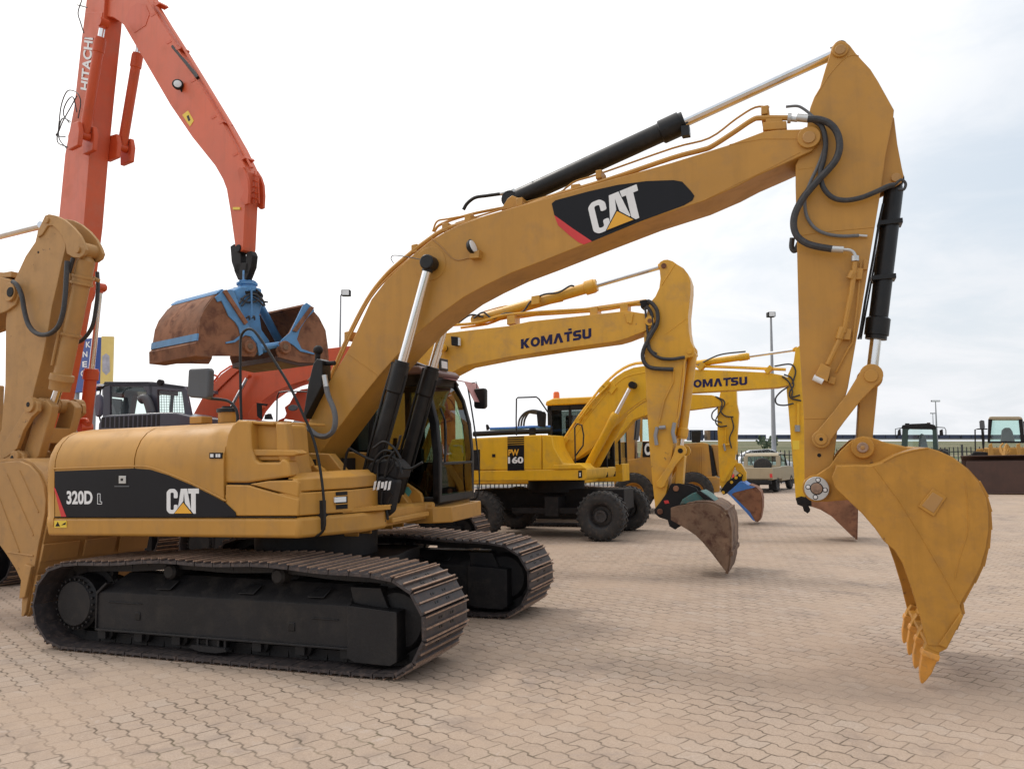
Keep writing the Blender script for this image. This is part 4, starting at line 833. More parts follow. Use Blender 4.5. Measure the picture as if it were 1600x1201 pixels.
M.part('mirror_arm', tr(MB(BLK), U, [(731, 604), (732, 599), (745, 597), (745, 607)], 1.25, .8, smooth=False), o, fr=U)
M.part('handrail', tr(MB(BLK), U, [(731, 605), (737, 640), (743, 680), (747, 715), (749, 745), (748, 765), (745, 777), (737, 781)], 1.3, 1.3), fr=U)
dk = MB(YEL).vprism([(-.4, .42), (1.14, .42), (1.30, .55), (1.27, 1.40), (-.4, 1.40)], 1.0, 1.165); M.part('cab_deck', dk, fr=U, bevel=.012)
M.part('side_cover', MB(YEL).prism(U.PL([(624, 746), (653, 765), (659, 770), (662, 778), (662, 787), (606, 787), (612, 765)], .43), .40, .445), fr=U, bevel=.008)
c_ = U.P(636, 768, .40); gl_ = MB(GREEN).prism([(c_[0] + a, c_[1] + b) for a, b in ((.055, 0), (.02, .05), (-.02, .05), (-.055, 0), (-.02, -.05), (.02, -.05))], .396, .401); M.part('green_sticker', gl_, fr=U)
M.part('latch', MB(DBLK).prism(U.PL([(642.5, 795), (657.5, 795), (657.5, 803.5), (642.5, 803.5)], .415), .414, .43).m(GREY).prism(U.PL([(643.5, 799), (655, 799), (655, 802.5), (643.5, 802.5)], .415), .411, .43), fr=U)
# ================================================================ other machines
def plates(M, name, fr, px, d, th, m, parent=None, dpx=None, bevel=.006, **k):
    return [M.part(name, MB(m).prism(fr.PL(px, d if dpx is None else dpx), a, a + th), parent, fr, bevel=bevel, **k) for a in (d, -d - th)]
def scoop(M, fr, side, edge, w, m, th=.035, parent=None, mwrap=None, name='bucket', ridges=None):
    """bucket: two side plates and the curved wrap between them"""
    root = M.part(name, MB(mwrap or m).prism(fr.PL(edge, -w) + inset(fr.PL(edge, -w), th)[::-1], -w + th, w - th), parent, fr, ang=30)
    for a in (-w, w - th): M.part('side_plate', MB(m).prism(fr.PL(side, -w), a, a + th), root, fr, bevel=.006)
    return root
def body_low(M, fr, m, s0=-2.4, s1=1.2, w=1.3, h0=1.0, h1=1.25, top=2.0, hs0=None, hs1=.2, cabm=None, cab=True, cabd=(.4, 1.3), roof=None):
    M.part('deck', MB(m).vprism([(s0 + .15, -w), (s1, -w), (s1, w), (s0 + .15, w), (s0, 0)], h0, h1), fr=fr, bevel=.03)
    M.part('engine_hood', MB(m).prism([(s0 + .05, h1), (hs1, h1), (hs1, top), (s0 + .3, top), (s0 + .05, top - .25)], -w, w), fr=fr, bevel=.08, seg=3)
    M.part('swing_bearing', MB(FRM).cyl((0, 0, .6), (0, 0, h0 + .02), .6), fr=fr)
    if cab:
        a, b = cabd; c = M.part('cab', MB(cabm or m).prism([(-.4, h1), (1.3, h1), (1.32, h1 + .4), (-.4, h1 + .4)], a, b).box(-.4, -.3, a, b, h1, 2.85).box(1.0, 1.1, a, a + .08, h1, 2.85).box(1.0, 1.1, b - .08, b, h1, 2.85).box(-.4, 1.1, a, b, 2.8, 2.9), fr=fr, bevel=.02)
        M.part('cab_glass', MB(GLB).box(-.3, 1.0, a + .02, a + .03, h1 + .4, 2.8).box(-.3, 1.0, b - .03, b - .02, h1 + .4, 2.8).box(1.04, 1.05, a + .08, b - .08, h1 + .4, 2.8), c, fr)
        return c
# ---------------------------------------------------------------- weathered excavator at the left edge
FL = Fr(-9.2, 11.3, 25)
L = Mach('tracked_excavator', FL, 'weathered tan-yellow tracked excavator cut by the left edge, stick and bucket in front', 'excavator', None)
sd_ = -.22
b = L.part('boom', MB(YELO).prism(FL.PL([(-420, 700), (-330, 560), (-200, 500), (-60, 452), (0, 433), (12, 435), (24, 446), (29, 461), (24, 476), (10, 486), (-60, 512), (-160, 560), (-260, 640), (-330, 740)], sd_ - .03), sd_ - .03, .25), fr=FL, bevel=.008)
bs = MB(YELO); boss(bs, FL, 13, 456, 15, -.29, .29); bs.m(BLKM); boss(bs, FL, 15, 456, 8, -.30, .3); L.part('boom_boss', bs, b, FL, bevel=.006)
vb = MB(YELO); vb.prism(FL.PL([(-10, 436), (-10, 425), (8, 426), (20, 424), (20, 433), (5, 434)], -.2), -.22, -.05); L.part('pipe_fitting', vb, b, FL, bevel=.006)
st = L.part('stick', MB(YELO).prism(FL.PL([(66, 346), (71, 336), (80, 340), (88, 352), (98, 365), (102, 374), (102.5, 386), (97, 408), (89, 445), (81, 478), (76, 510), (66, 560), (54, 606), (47, 640), (28, 680), (18, 700), (14, 716), (6, 720), (-4, 716), (-8, 704), (2, 670), (8, 600), (9, 500), (14, 470), (22, 438), (26, 430), (40, 400), (55, 378), (58, 365)], sd_), sd_, .06), fr=FL, bevel=.006)
lug = [(66, 346), (70, 337), (76, 334.5), (88, 337), (100, 343), (113, 354), (124, 367), (131, 381), (134, 390), (131, 398), (124, 403), (114, 402), (104, 396), (102, 380), (97, 369), (88, 357), (81, 352), (74, 353), (66, 366), (59, 371), (58, 362)]
for d_ in (-.24, -.02): L.part('cylinder_lug', MB(YELO).prism(FL.PL(lug, -.24), d_, d_ + .04), st, FL, bevel=.006)
bs = MB(YELO); boss(bs, FL, 120, 390, 5, -.265, .045); boss(bs, FL, 72, 344, 4.5, -.26, .05); L.part('lug_pin', bs, st, FL, bevel=.004)
bs = MB(BLKM); boss(bs, FL, 59.5, 394, 1.8, -.224, -.2); boss(bs, FL, 6, 708, 2.5, -.30, -.2); L.part('grease_port', bs, st, FL)
cy = MB(YELO); a = Vector(FL.P3(138, 392, -.10)); c_ = Vector(FL.P3(92, 612, -.10)); e = (c_ - a).normalized(); Lc = (c_ - a).length
cy.lathe(a + e * .08, e, [(0, .07), (.04, .10), (.22, .10), (.221, .125), (.25, .125), (.251, .115), (.30, .115), (.301, .128), (.33, .128), (.331, .098), (.92, .098), (.921, .115), (.95, .115), (.951, .098), (Lc - .3, .098), (Lc - .29, .13), (Lc - .22, .135), (Lc - .2, .12), (Lc - .10, .115)])
cy.cyl(a - Vector((0, .09, 0)), a + Vector((0, .09, 0)), .085).cyl(a, a + e * .2, .06)
o = L.part('bucket_cylinder', cy, fr=FL)
tu = MB(YELO); nn = Vector((-e[2], 0, e[0])); q = Vector((0, -.11, 0))
tu.tube([a + e * .28 + q + nn * -.07, a + e * .45 + q + nn * -.06, a + e * (Lc - .3) + q + nn * -.06], .018, smooth=False); tu.m(HOSE); tu.cyl(a + e * .12 + q * 1.2 + nn * -.05, a + e * .30 + q * 1.2 + nn * -.07, .024)
tu.m(YELO).tube([a + e * .3 - q * 1.3 - nn * .02, a + e * .32 - q * 2.0 - nn * .0], .025, smooth=False)
L.part('cylinder_line', tu, o, FL)
L.part('rod', MB(CHR).cyl(a + e * (Lc - .12), Vector(FL.P3(80, 640, -.10)), .05), o, FL)
hs = MB(HOSE); tr(hs, FL, [(20, 440), (27, 446), (34, 462), (38, 485), (45, 508), (58, 521), (75, 522), (90, 511), (98, 490), (102, 460), (104, 425), (105, 408)], -.30, 3.6, n=10); L.part('looped_hose', hs, st, FL)
hs = MB(HOSE); tr(hs, FL, [(152, 425), (153, 450), (150, 480), (144, 510), (130, 530), (116, 536), (108, 532)], .28, 3.0, n=8); L.part('drooping_hose', hs, st, FL)
rod = MB(CHR); p0 = Vector(FL.P3(64, 352, -.1)); p1 = Vector(FL.P3(-160, 408, -.1)); rod.cyl(p0, p1, .05); rod.m(YELO).cyl(p1, p1 + (p1 - p0).normalized() * 1.6, .10); L.part('stick_cylinder', rod, fr=FL)
pb = MB(YELO); pm = FL.P(49, 632, -.3); pb.lathe((pm[0], -.34, pm[1]), (0, 1, 0), [(0, .09), (.07, .09), (.071, .075), (.14, .075), (.141, .085), (.27, .085), (.271, .07), (.37, .07), (.371, .085), (.50, .085), (.501, .075), (.57, .075), (.571, .095), (.68, .095)]); pb.m(BLKM).cyl((pm[0], -.345, pm[1]), (pm[0], -.33, pm[1]), .03)
L.part('link_pin', pb, fr=FL, bevel=.004)
k_ = FL.mpp(50, 640, -.3)
for d_ in (-.31, .27): L.part('idler_link', MB(YELO).prism([tuple(v) for v in FL.PL([(42, 622), (52, 621), (60, 630), (60, 642), (50, 652), (38, 672), (28, 700), (14, 712), (6, 716), (-2, 708), (8, 690), (22, 670), (34, 650), (40, 640)], -.3)], d_, d_ + .05), fr=FL, bevel=.006)
for d_ in (-.20, .10): L.part('power_link', MB(YELO).prism(FL.PL([(58, 628), (70, 624), (78, 634), (76, 648), (58, 712), (50, 722), (36, 718), (34, 706)], -.22), d_, d_ + .1), fr=FL, bevel=.012)
L.part('power_link', MB(YELO).prism(FL.PL([(62, 668), (70, 668), (64, 692), (56, 692)], -.22), -.11, .11), fr=FL, bevel=.01)
bk = [(-70, 745), (-30, 728), (0, 722), (30, 720), (45, 726), (58, 740), (67, 758), (71, 780), (70, 800), (66, 822), (60, 850), (54, 884), (50, 898), (44, 930), (40, 955), (37, 962), (33, 963), (34, 940), (35, 912), (24, 888), (10, 866), (0, 852), (-40, 800), (-75, 765)]
ed = [(-30, 722), (0, 716), (30, 716), (47, 723), (61, 738), (70, 757), (74, 780), (73, 800), (69, 822), (63, 850), (57, 884), (53, 898), (46, 930), (42, 955), (38, 964)]
Q = scoop(L, FL, bk, ed, .70, YELO)
rb = MB(YELO)
for a0, b0 in (((10, 740), (52, 836)), ((-8, 760), (30, 862)), ((30, 735), (60, 800)), ((12, 862), (52, 868))): tr(rb, FL, [a0, b0], -.702, 1.3, smooth=False)
L.part('weld_seam', rb, Q, FL)
eg = FL.PL(ed, -.7)
for i_, j_ in ((7, 8), (9, 10), (11, 12)):
    p = Vector(eg[i_]); q = Vector(eg[i_]).lerp(Vector(eg[j_]), .8); t_ = (q - p).normalized(); n_ = Vector((-t_[1], t_[0]))
    for y0, y1 in ((-.68, -.25), (-.18, .22), (.28, .68)): L.part('wear_plate', MB(YELO).prism([tuple(p), tuple(p + n_ * .03), tuple(q + n_ * .025), tuple(q)], y0, y1), Q, FL, bevel=.006)
L.part('side_cutter', MB(YELO).prism(FL.PL([(44, 880), (54, 884), (44, 932), (35, 934), (38, 905)], -.7), -.74, -.70), Q, FL, bevel=.008)
for d_ in (-.30, .25): L.part('bucket_ear', MB(YELO).prism(FL.PL([(-10, 712), (12, 712), (18, 704), (28, 703), (36, 709), (40, 730), (60, 745), (20, 760), (-20, 745)], -.3), d_, d_ + .05), Q, FL, bevel=.008)
bs = MB(YELO); boss(bs, FL, 21, 714, 10, -.34, .34); bs.m(BLKM); boss(bs, FL, 18, 715, 4, -.345, .34); L.part('linkage_pin', bs, Q, FL, bevel=.01)
for y0 in (-.6, -.2, .2, .6):
    t_ = Vector(FL.P(37, 960, -.7)); L.part('bucket_tooth', MB(BLKM).loft([[(t_[0] - .05, y0 - .06, t_[1] + .10), (t_[0] + .07, y0 - .06, t_[1] + .10), (t_[0] + .07, y0 + .06, t_[1] + .10), (t_[0] - .05, y0 + .06, t_[1] + .10)], [(t_[0] - .01, y0 - .05, t_[1] - .0), (t_[0] + .02, y0 - .05, t_[1] - .0), (t_[0] + .02, y0 + .05, t_[1] - .0), (t_[0] - .01, y0 + .05, t_[1] - .0)]]), Q, FL)
track(L.o, FL, -1.19, .6, detail=False); track(L.o, FL, 1.19, .6, detail=False)
body_low(L, FL, YELO)
# ---------------------------------------------------------------- tall orange machine with the hanging clamshell
FH = Fr(-8.5, 14.7, 35)
H_ = Mach('material_handler', FH, 'tall orange machine behind at the left with HITACHI lettered up its boom', 'excavator')
cd_ = -.17
col_ = [(139, -60), (135, 0), (129.5, 45), (128, 56), (115.5, 168), (101.5, 241), (93, 329), (85, 420), (70, 540), (54, 620), (42, 700), (56, 716), (74, 700), (87, 615), (103, 530), (121, 430), (131, 350), (140, 241), (150, 140), (161, 35), (168, -60)]
b = H_.part('boom', MB(ORG).prism(FH.PL(col_, cd_), cd_, .17), fr=FH, bevel=.01)
H_.part('reinforcing_plate', MB(ORG).prism(FH.PL([(131, 44), (130, 60), (154, 60), (158, 44), (161, 20), (134, 20)], cd_), cd_ - .012, .182), b, FH, bevel=.004)
tx = MB(WHT); put_text(tx, 'HITACHI', FH.P3(140, 143, cd_), FH.P3(146.5, 60, cd_), FH.P3(126.5, 140, cd_), .03, (0, -.012, 0)); H_.part('brand_lettering', tx, b, FH)
ar = [(160, -60), (156, 5), (157, 18), (166, 26), (176, 27), (184, 32), (193, 39), (217, 80), (266, 164), (300, 214), (336, 259), (348, 280), (354, 296), (360, 332), (367, 383), (370, 391), (375, 393), (379, 391), (380, 385), (383, 322), (386, 290), (387, 268), (368, 228), (346, 189), (304, 119), (276, 73), (252, 35), (231, 0), (215, -60)]
A = H_.part('stick', MB(ORG).prism(FH.PL(ar, -.11), -.11, .11), fr=FH, bevel=.01)
H_.part('stick_cover', MB(ORG2).prism(FH.PL([(196, 30), (205, 12), (215, 5), (228, 8), (234, 22), (228, 40), (210, 52)], -.11), -.117, -.10), A, FH)
for d_ in (-.15, .11): H_.part('tip_guard', MB(ORG2).prism(FH.PL([(374, 268), (378, 262), (382, 262), (387, 270), (391, 283), (392, 300), (391, 319), (386, 321), (378, 313), (384, 300)], -.11), d_, d_ + .04), A, FH, bevel=.005)
tg_ = MB(ORG2)
for i in range(5): tr(tg_, FH, [(390, 272 + i * 9), (405, 276 + i * 9)], 0, 1, smooth=False)
for x_ in (393, 398, 403): tr(tg_, FH, [(x_, 268), (x_ + 2, 318)], .0, 1, smooth=False)
H_.part('tip_grille', tg_, A, FH)
H_.part('warning_label', MB(YLAB).prism(FH.PL([(285, 180), (294, 173), (303, 189), (297, 198)], -.11), -.114, -.108).m(DBLK).prism(FH.PL([(292, 182), (295, 180), (298, 188), (295, 190)], -.11), -.116, -.108), A, FH)
H_.part('yellow_tab', MB(YLAB).prism(FH.PL([(365, 324), (376, 324), (376, 328), (365, 328)], -.11), -.125, -.11), A, FH)
lm = MB(BLKM); c = Vector(FH.P3(278, 133, -.17)); ax = Vector((.75, -.65, .05)).normalized(); lm.lathe(c - ax * .05, ax, [(0, .03), (.02, .07), (.08, .085), (.09, .075)]); lm.m(LENS).lathe(c - ax * .05, ax, [(.085, .07), (.095, .05)]); lm.m(BLKM).cyl(c, c + Vector((.02, .1, -.12)), .02); H_.part('work_light', lm, A, FH)
pp = MB(ORG)
for d_, o_ in ((-.08, 3), (-.01, 4.5), (.06, 4)):
    tr(pp, FH, [(238 + o_, 2), (255 + o_, 30), (280 + o_, 70), (308 + o_, 117), (350 + o_, 186), (376 + o_, 236), (390 + o_, 262)], d_, 1.5, smooth=False)
H_.part('stick_pipe', pp, A, FH)
pp = MB(BLK)
for d_, o_ in ((-.10, 2), (-.04, 3), (.02, 3)): tr(pp, FH, [(268 + o_, 73), (290 + o_, 100), (307 + o_, 122)], d_, 2.6, smooth=False)
H_.part('black_hose', pp, A, FH)
for x_, y_ in ((236, 22), (261, 65), (276, 75), (299, 125), (331, 182), (343, 190), (365, 240), (243, 5), (377, 246)):
    H_.part('pipe_clamp', MB(ORG2).prism(FH.PL([(x_ - 2, y_ + 2), (x_ + 6, y_ - 2), (x_ + 8, y_ + 1), (x_ + 1, y_ + 5)], -.1), -.115, .05), A, FH)
for dd, t_, bt, lab in ((-.34, (161, 36), (132, 212), None), (.34, (161, 36), (132, 212), None)):
    o, a, bb, e, L_, t = piston(H_, 'stick_cylinder', FH, t_, bt, -.34, .085, .05, .08, .13, ORG2, dd=dd, cl=.25, collar=1.15)
    H_.part('cylinder_bracket', MB(ORG2).prism([(bb[0] - .22, bb[2] - .26), (bb[0] + .12, bb[2] - .26), (bb[0] + .16, bb[2]), (bb[0] + .10, bb[2] + .18), (bb[0] - .1, bb[2] + .20), (bb[0] - .24, bb[2])], dd - .17, dd - .09).prism([(bb[0] - .22, bb[2] - .26), (bb[0] + .12, bb[2] - .26), (bb[0] + .16, bb[2]), (bb[0] + .10, bb[2] + .18), (bb[0] - .1, bb[2] + .20), (bb[0] - .24, bb[2])], dd + .09, dd + .17), b, FH, bevel=.015)
    ln = MB(BLKM); nn = Vector((-e[2], 0, e[0])); ln.tube([t + e * .3 - nn * .12, t + e * .9 - nn * .13, t + e * 1.5 - nn * .12], .015, smooth=False); H_.part('cylinder_line', ln, o, FH)
hs = MB(HOSE)
for P_ in ([(122, 185), (126, 160), (120, 145), (106, 142), (97, 160), (93, 185), (92, 215), (104, 232)], [(120, 175), (114, 152), (104, 160), (99, 178), (108, 192)], [(120, 150), (112, 165), (98, 190), (92, 205), (88, 212), (102, 214)], [(110, 190), (98, 185), (92, 200), (90, 222), (106, 230)], [(128, 0), (122, 20), (126, 36), (131, 52)], [(121, 8), (136, 12)]):
    tr(hs, FH, P_, -.3, .9, n=6)
H_.part('hose', hs, b, FH)
o, a, bb, e, L_, t = piston(H_, 'boom_cylinder', FH, (157, 449), (133, 668), .45, .11, .05, .08, .58, ORG2, dd=.45, cl=.2)
pa = FH.P(104, 452, -.17); H_.part('cylinder_bracket', MB(ORG2).prism(link2(pa, (a[0], a[2]), .22, .10, .08), .172, .24).cyl((a[0], .17, a[2]), (a[0], .55, a[2]), .06), b, FH, bevel=.008)
rr = MB(ORG2); tr(rr, FH, [(115, 664), (122, 656), (135, 655), (138, 660)], .3, 2); H_.part('hand_rail', rr, fr=FH)
# black fork carrying the grab
fk = MB(BLKM)
for pl in ([(364, 386), (370, 382), (378, 386), (381, 400), (381, 412), (378, 430), (372, 428), (366, 410)], [(389, 396), (396, 393), (399, 400), (397, 418), (392, 430), (386, 428), (389, 412)], [(372, 412), (392, 411), (394, 426), (389, 438), (376, 438), (370, 424)]): fk.prism(FH.PL(pl, 0), -.05, .05)
boss(fk, FH, 371, 388, 6.5, -.13, .13)
H_.part('grab_fork', fk, fr=FH, bevel=.01)
x0 = -3.0
H_.part('house', MB(ORG2).prism([(-3.6, 1.2), (.9, 1.2), (.9, 1.5), (-.6, 1.55), (-.7, 2.1), (-3.4, 2.1), (-3.6, 1.9)], -1.3, .7), fr=FH, bevel=.05)
H_.part('boom_foot_bracket', MB(ORG2).prism(FH.PL([(60, 720), (62, 690), (78, 680), (96, 690), (100, 720)], -.4), -.4, -.3), fr=FH, bevel=.02)
track(H_.o, FH, -1.3, .7, detail=False); track(H_.o, FH, 1.3, .7, detail=False); H_.part('carbody', MB(FRM).box(-.8, .8, -1.1, 1.1, .5, .9).cyl((0, 0, .85), (0, 0, 1.22), .7), fr=FH)
# ---------------------------------------------------------------- clamshell grab
FG = Fr(-3.82, 11.4, -51)
G = Mach('clamshell_grab', FG, 'open clamshell grab of rusty steel with light blue bracing, hanging from the tall orange machine', 'grab bucket')
gw = .60
def shell(side, outer, lab):
    r = G.part('grab_shell', MB(RUST).prism(FG.PL(outer, -gw) + inset(FG.PL(outer, -gw), -.03 if lab else .03)[::-1], -gw + .03, gw - .03), fr=FG, ang=30)
    for a_ in (-gw, gw - .03): G.part('side_plate', MB(RUST).prism(FG.PL(side, -gw), a_, a_ + .03), r, FG, bevel=.004)
    return r
lo = [(347.5, 453), (340, 458), (332, 465.5), (325, 474), (319, 483.5), (313.5, 499), (310, 515), (308, 533), (305.5, 536), (305.5, 553)]
r1 = shell([(347.5, 453.5), (332.5, 465.6), (319, 484), (313, 499), (309.5, 522), (307.5, 533), (306, 553), (327, 556), (370, 556), (398, 557), (403, 548), (400, 536), (392, 527), (385, 518), (362.5, 454)], lo, True)
ro = [(477, 474.5), (486, 480), (499, 495), (509, 515), (513, 541), (514.5, 562)]
r2 = shell([(477, 475), (486, 481), (499, 496), (509, 516), (512.5, 541), (514, 563), (492, 567), (466, 566), (436, 558), (432, 546), (438, 534), (452, 520)], ro, False)
G.part('shell_lip', MB(MAR).prism(FG.PL([(514, 560), (514, 567), (470, 572), (436, 564), (436, 556), (470, 565)], -gw), -gw + .01, gw - .01), r2, FG, bevel=.004)
G.part('shell_lip', MB(RUST).prism(FG.PL([(304.5, 536), (308, 533), (309, 553), (331, 556), (331, 559), (305, 556)], -gw), -gw - .01, gw + .01), r1, FG, bevel=.004)
bl = MB(BLUE)
bb_ = FG.PL([(309.3, 521), (308.1, 532)], -gw); bl.prism(bb_ + inset(bb_, .012)[::-1], -gw - .003, gw); bl.prism(bb_ + inset(bb_, -.012)[::-1], -gw - .003, gw)
G.part('blue_band', bl, r1, FG); bl = MB(BLUE).prism(FG.PL([(347.5, 451), (339, 456.5), (338, 459), (345, 456), (349, 455)], -gw), -gw - .004, gw); G.part('blue_band', bl, r1, FG)
G.part('brace', MB(BLUE).prism(FG.PL([(335, 465), (348, 453), (363, 453), (372, 476), (384, 505), (396, 520), (408, 540), (410, 552), (404, 556), (400, 536), (392, 526), (382, 524), (366, 535), (352, 537), (352, 534.5), (364, 532), (375, 524), (372, 512), (366, 503), (356, 494), (351, 482), (345, 470), (339, 472)], -gw), -gw - .02, -gw), r1, FG, bevel=.004)
G.part('rust_bar', MB(RUST).prism(FG.PL([(346, 456), (351, 453), (384.5, 504), (380, 508)], -gw), -gw - .05, -gw), r1, FG, bevel=.004)
G.part('brace', MB(BLUE).prism(FG.PL([(472, 478), (478, 473), (488, 480), (490, 486), (478, 498), (468, 514), (463, 530), (470, 545), (490, 552), (490, 554), (468, 549), (458, 540), (450, 535), (440, 536), (436, 545), (434, 540), (440, 530), (452, 520)], -gw), -gw - .02, -gw), r2, FG, bevel=.004)
G.part('rust_bar', MB(RUST).prism(FG.PL([(483, 479), (488, 481), (461, 519), (455, 517)], -gw), -gw - .05, -gw), r2, FG, bevel=.004)
for (px_, r_) in (((392, 541), r1), ((447, 542), r2)):
    q = MB(RUST); boss(q, FG, px_[0], px_[1], 10, -gw - .06, -gw + .02); q.m(MUD); boss(q, FG, px_[0], px_[1], 5, -gw - .07, -gw); G.part('pivot_boss', q, r_, FG, bevel=.008)
ct = MB(BLUE)
ct.prism(FG.PL([(366, 453), (376, 447), (398, 448), (407, 457), (409, 476), (405, 492), (408, 515), (420, 532), (424, 546), (414, 552), (398, 546), (388, 524), (380, 500), (373, 474)], -.15), -.17, .17)
CT = G.part('head', ct, fr=FG, bevel=.02)
c = Vector(FG.P3(386, 452, 0)); up = Vector((0, 0, 1))
q = MB(BLUE).lathe(c - up * .05, up, [(0, .20), (.05, .20), (.06, .13), (.10, .13), (.11, .15), (.14, .15), (.15, .07), (.32, .07)]); q.m(BLKM).lathe(c - up * .12, up, [(0, .14), (.01, .22), (.05, .22), (.06, .14)]); G.part('swivel', q, CT, FG)
G.part('cross_tube', tr(MB(BLUE), FG, [(404, 543), (440, 538)], -gw + .05, 5, smooth=False), fr=FG)
q = MB(BLUE)
for x_, y_, x2, y2 in ((384, 462, 372, 530), (398, 462, 440, 540)): q.cyl(FG.P3(x_, y_, .1), FG.P3(x2, y2, .35), .06)
q.m(CHR); G.part('grab_cylinder', q, CT, FG)
hs = MB(HOSE)
for P_ in ([(376, 466), (386, 472), (402, 470), (410, 462), (400, 452)], [(374, 474), (384, 462), (400, 460), (410, 470), (418, 472)], [(378, 478), (390, 464), (402, 468), (412, 478)], [(400, 462), (410, 468), (414, 478)]): tr(hs, FG, P_, -.22, 1.6, n=6)
for x_ in (389, 397): tr(hs, FG, [(x_ - 4, 497), (x_, 494), (x_ + 1, 500)], -.25, 1.6, n=6)
G.part('hose', hs, CT, FG)
rg = MB(BLUE); tr(rg, FG, [(372, 441), (380, 446), (392, 447), (400, 443), (396, 439), (384, 438), (374, 439)], -.05, 1.2, n=6); tr(rg, FG, [(393, 450), (393, 497)], -.25, 1.4, smooth=False); G.part('hose_guard', rg, CT, FG)
# ---------------------------------------------------------------- Komatsu tracked excavator
FK = Fr(-2.9, 13.6, 20)
K = Mach('tracked_excavator', FK, 'warm yellow excavator behind the front one, blue KOMATSU boom lettering and muddy bucket', 'excavator')
kb = [(578, 722), (582, 702), (615, 650), (646, 570), (660, 545), (674, 530), (690, 521), (740, 515), (795, 509), (827, 502), (929, 491), (980, 485.5), (1008, 490), (1016, 492), (1023, 499), (1021, 508), (1008, 517), (977, 529), (963, 533), (890, 543), (798, 557), (727, 571), (700, 585), (675, 620), (640, 680), (610, 722), (592, 730)]
b = K.part('boom', MB(KYEL).prism(FK.PL(kb, -.21), -.21, .21), fr=FK, bevel=.006)
bs = MB(KYEL); boss(bs, FK, 1015, 501, 7.5, -.24, .24); bs.m(RUST); boss(bs, FK, 1015, 501, 3.5, -.25, .25); K.part('boom_boss', bs, b, FK, bevel=.003)
tx = MB(NAVY); block_text(tx, 'KOMATSU', (.98, 1.05, 1.25, 1.1, .85, .9, .95), FK.P3(814, 545, -.21), FK.P3(924, 528, -.21), FK.P3(814, 530, -.21), Vector((0, -.004, 0))); K.part('brand_lettering', tx, b, FK)
tx = MB(NAVY).prism(FK.PL([(888, 513.5), (893, 512.8), (893, 516), (888, 516.6)], -.21), -.214, -.2); K.part('lettering_dash', tx, b, FK)
pp = MB(KYEL); tr(pp, FK, [(705, 508), (740, 505), (760, 500), (790, 492), (850, 487), (930, 482), (1000, 472)], -.12, 2.3, k=3); tr(pp, FK, [(720, 512), (762, 506), (800, 495), (927, 486), (985, 477), (1002, 476)], .05, 2.0, k=3)
tr(pp, FK, [(755, 487), (790, 478), (820, 479), (850, 476), (880, 470)], .0, 1.0, k=3); tr(pp, FK, [(812, 497), (905, 483), (1010, 468)], .1, .8, k=3); K.part('boom_pipe', pp, b, FK)
for x_, y_ in ((800, 500), (929, 487), (976, 481), (838, 469)): K.part('pipe_clamp', MB(KYEL).prism(FK.PL([(x_ - 6, y_ + 8), (x_ + 6, y_ + 6), (x_ + 6, y_ - 7), (x_ - 6, y_ - 5)], -.1), -.16, .1), b, FK, bevel=.004)
K.part('valve_fitting', MB(BLKM).prism(FK.PL([(1000, 470), (1014, 468), (1018, 476), (1002, 482)], -.15), -.18, .05), b, FK, bevel=.01)
K.part('lifting_hook', MB(KYEL).prism(FK.PL([(976, 490), (980, 504), (987, 506), (990, 490), (985, 488)], -.21), -.23, -.21), b, FK, bevel=.004)
lt = MB(BLKM).prism(FK.PL([(707, 526), (718, 527), (718, 541), (708, 540)], -.25), -.32, -.24).m(LENS).prism(FK.PL([(716, 528), (719, 528), (719, 540), (716, 540)], -.28), -.31, -.25); K.part('work_light', lt, b, FK, bevel=.006)
bs = MB(BLKM); boss(bs, FK, 691, 543, 5, -.32, .3); K.part('cylinder_pin', bs, b, FK, bevel=.004)
for dd in (-.36, .36): piston(K, 'boom_cylinder', FK, (691, 543), (610, 770), -.36, .07, .04, .06, .38, KYEL, dd=dd)
o, a, bb, e, L_, t = piston(K, 'stick_cylinder', FK, (1037, 415), (745, 500), 0, .085, .042, .06, .34, KYEL, dd=0, cl=.18, collar=1.3)
h = MB(HOSE); nn = Vector((-e[2], 0, e[0])); tr(h, FK, [(740, 497), (755, 488), (770, 498), (788, 490), (815, 488), (830, 470), (850, 460), (872, 457), (890, 447), (897, 447)], -.12, 1.5, n=6); tr(h, FK, [(715, 505), (735, 492), (755, 495)], -.1, 1.5, n=6); K.part('cylinder_hose', h, o, FK)
ks = [(1030, 415), (1032, 409), (1037, 406), (1043, 405.5), (1051, 408), (1058, 413), (1068, 419), (1075, 428), (1079, 440), (1079, 455), (1077, 475), (1075, 495), (1076, 516), (1079, 533), (1085, 545), (1086, 552), (1082, 557), (1072, 559), (1067, 575), (1063, 610), (1058, 656), (1051, 700), (1046, 735), (1042, 765), (1034, 798), (1028, 802), (1024, 795), (1019, 750), (1014, 690), (1010, 620), (1008, 575), (1006, 525), (1012, 480), (1017, 471), (1024, 463), (1030, 450), (1032, 435)]
s_ = K.part('stick', MB(KYEL).prism(FK.PL(ks, -.18), -.18, .18), fr=FK, bevel=.006)
bs = MB(RUST); boss(bs, FK, 1037, 415, 4, -.2, .2); K.part('stick_boss', bs, s_, FK); bs = MB(KYEL); boss(bs, FK, 1077, 549, 4, -.2, .2); boss(bs, FK, 1034, 755, 7, -.21, .21); K.part('stick_boss', bs, s_, FK, bevel=.003)
we = MB(KYEL); tr(we, FK, [(1055, 412), (1034, 445)], -.18, 1, smooth=False); tr(we, FK, [(1040, 522), (1075, 496)], -.18, .5, smooth=False); K.part('weld_seam', we, s_, FK)
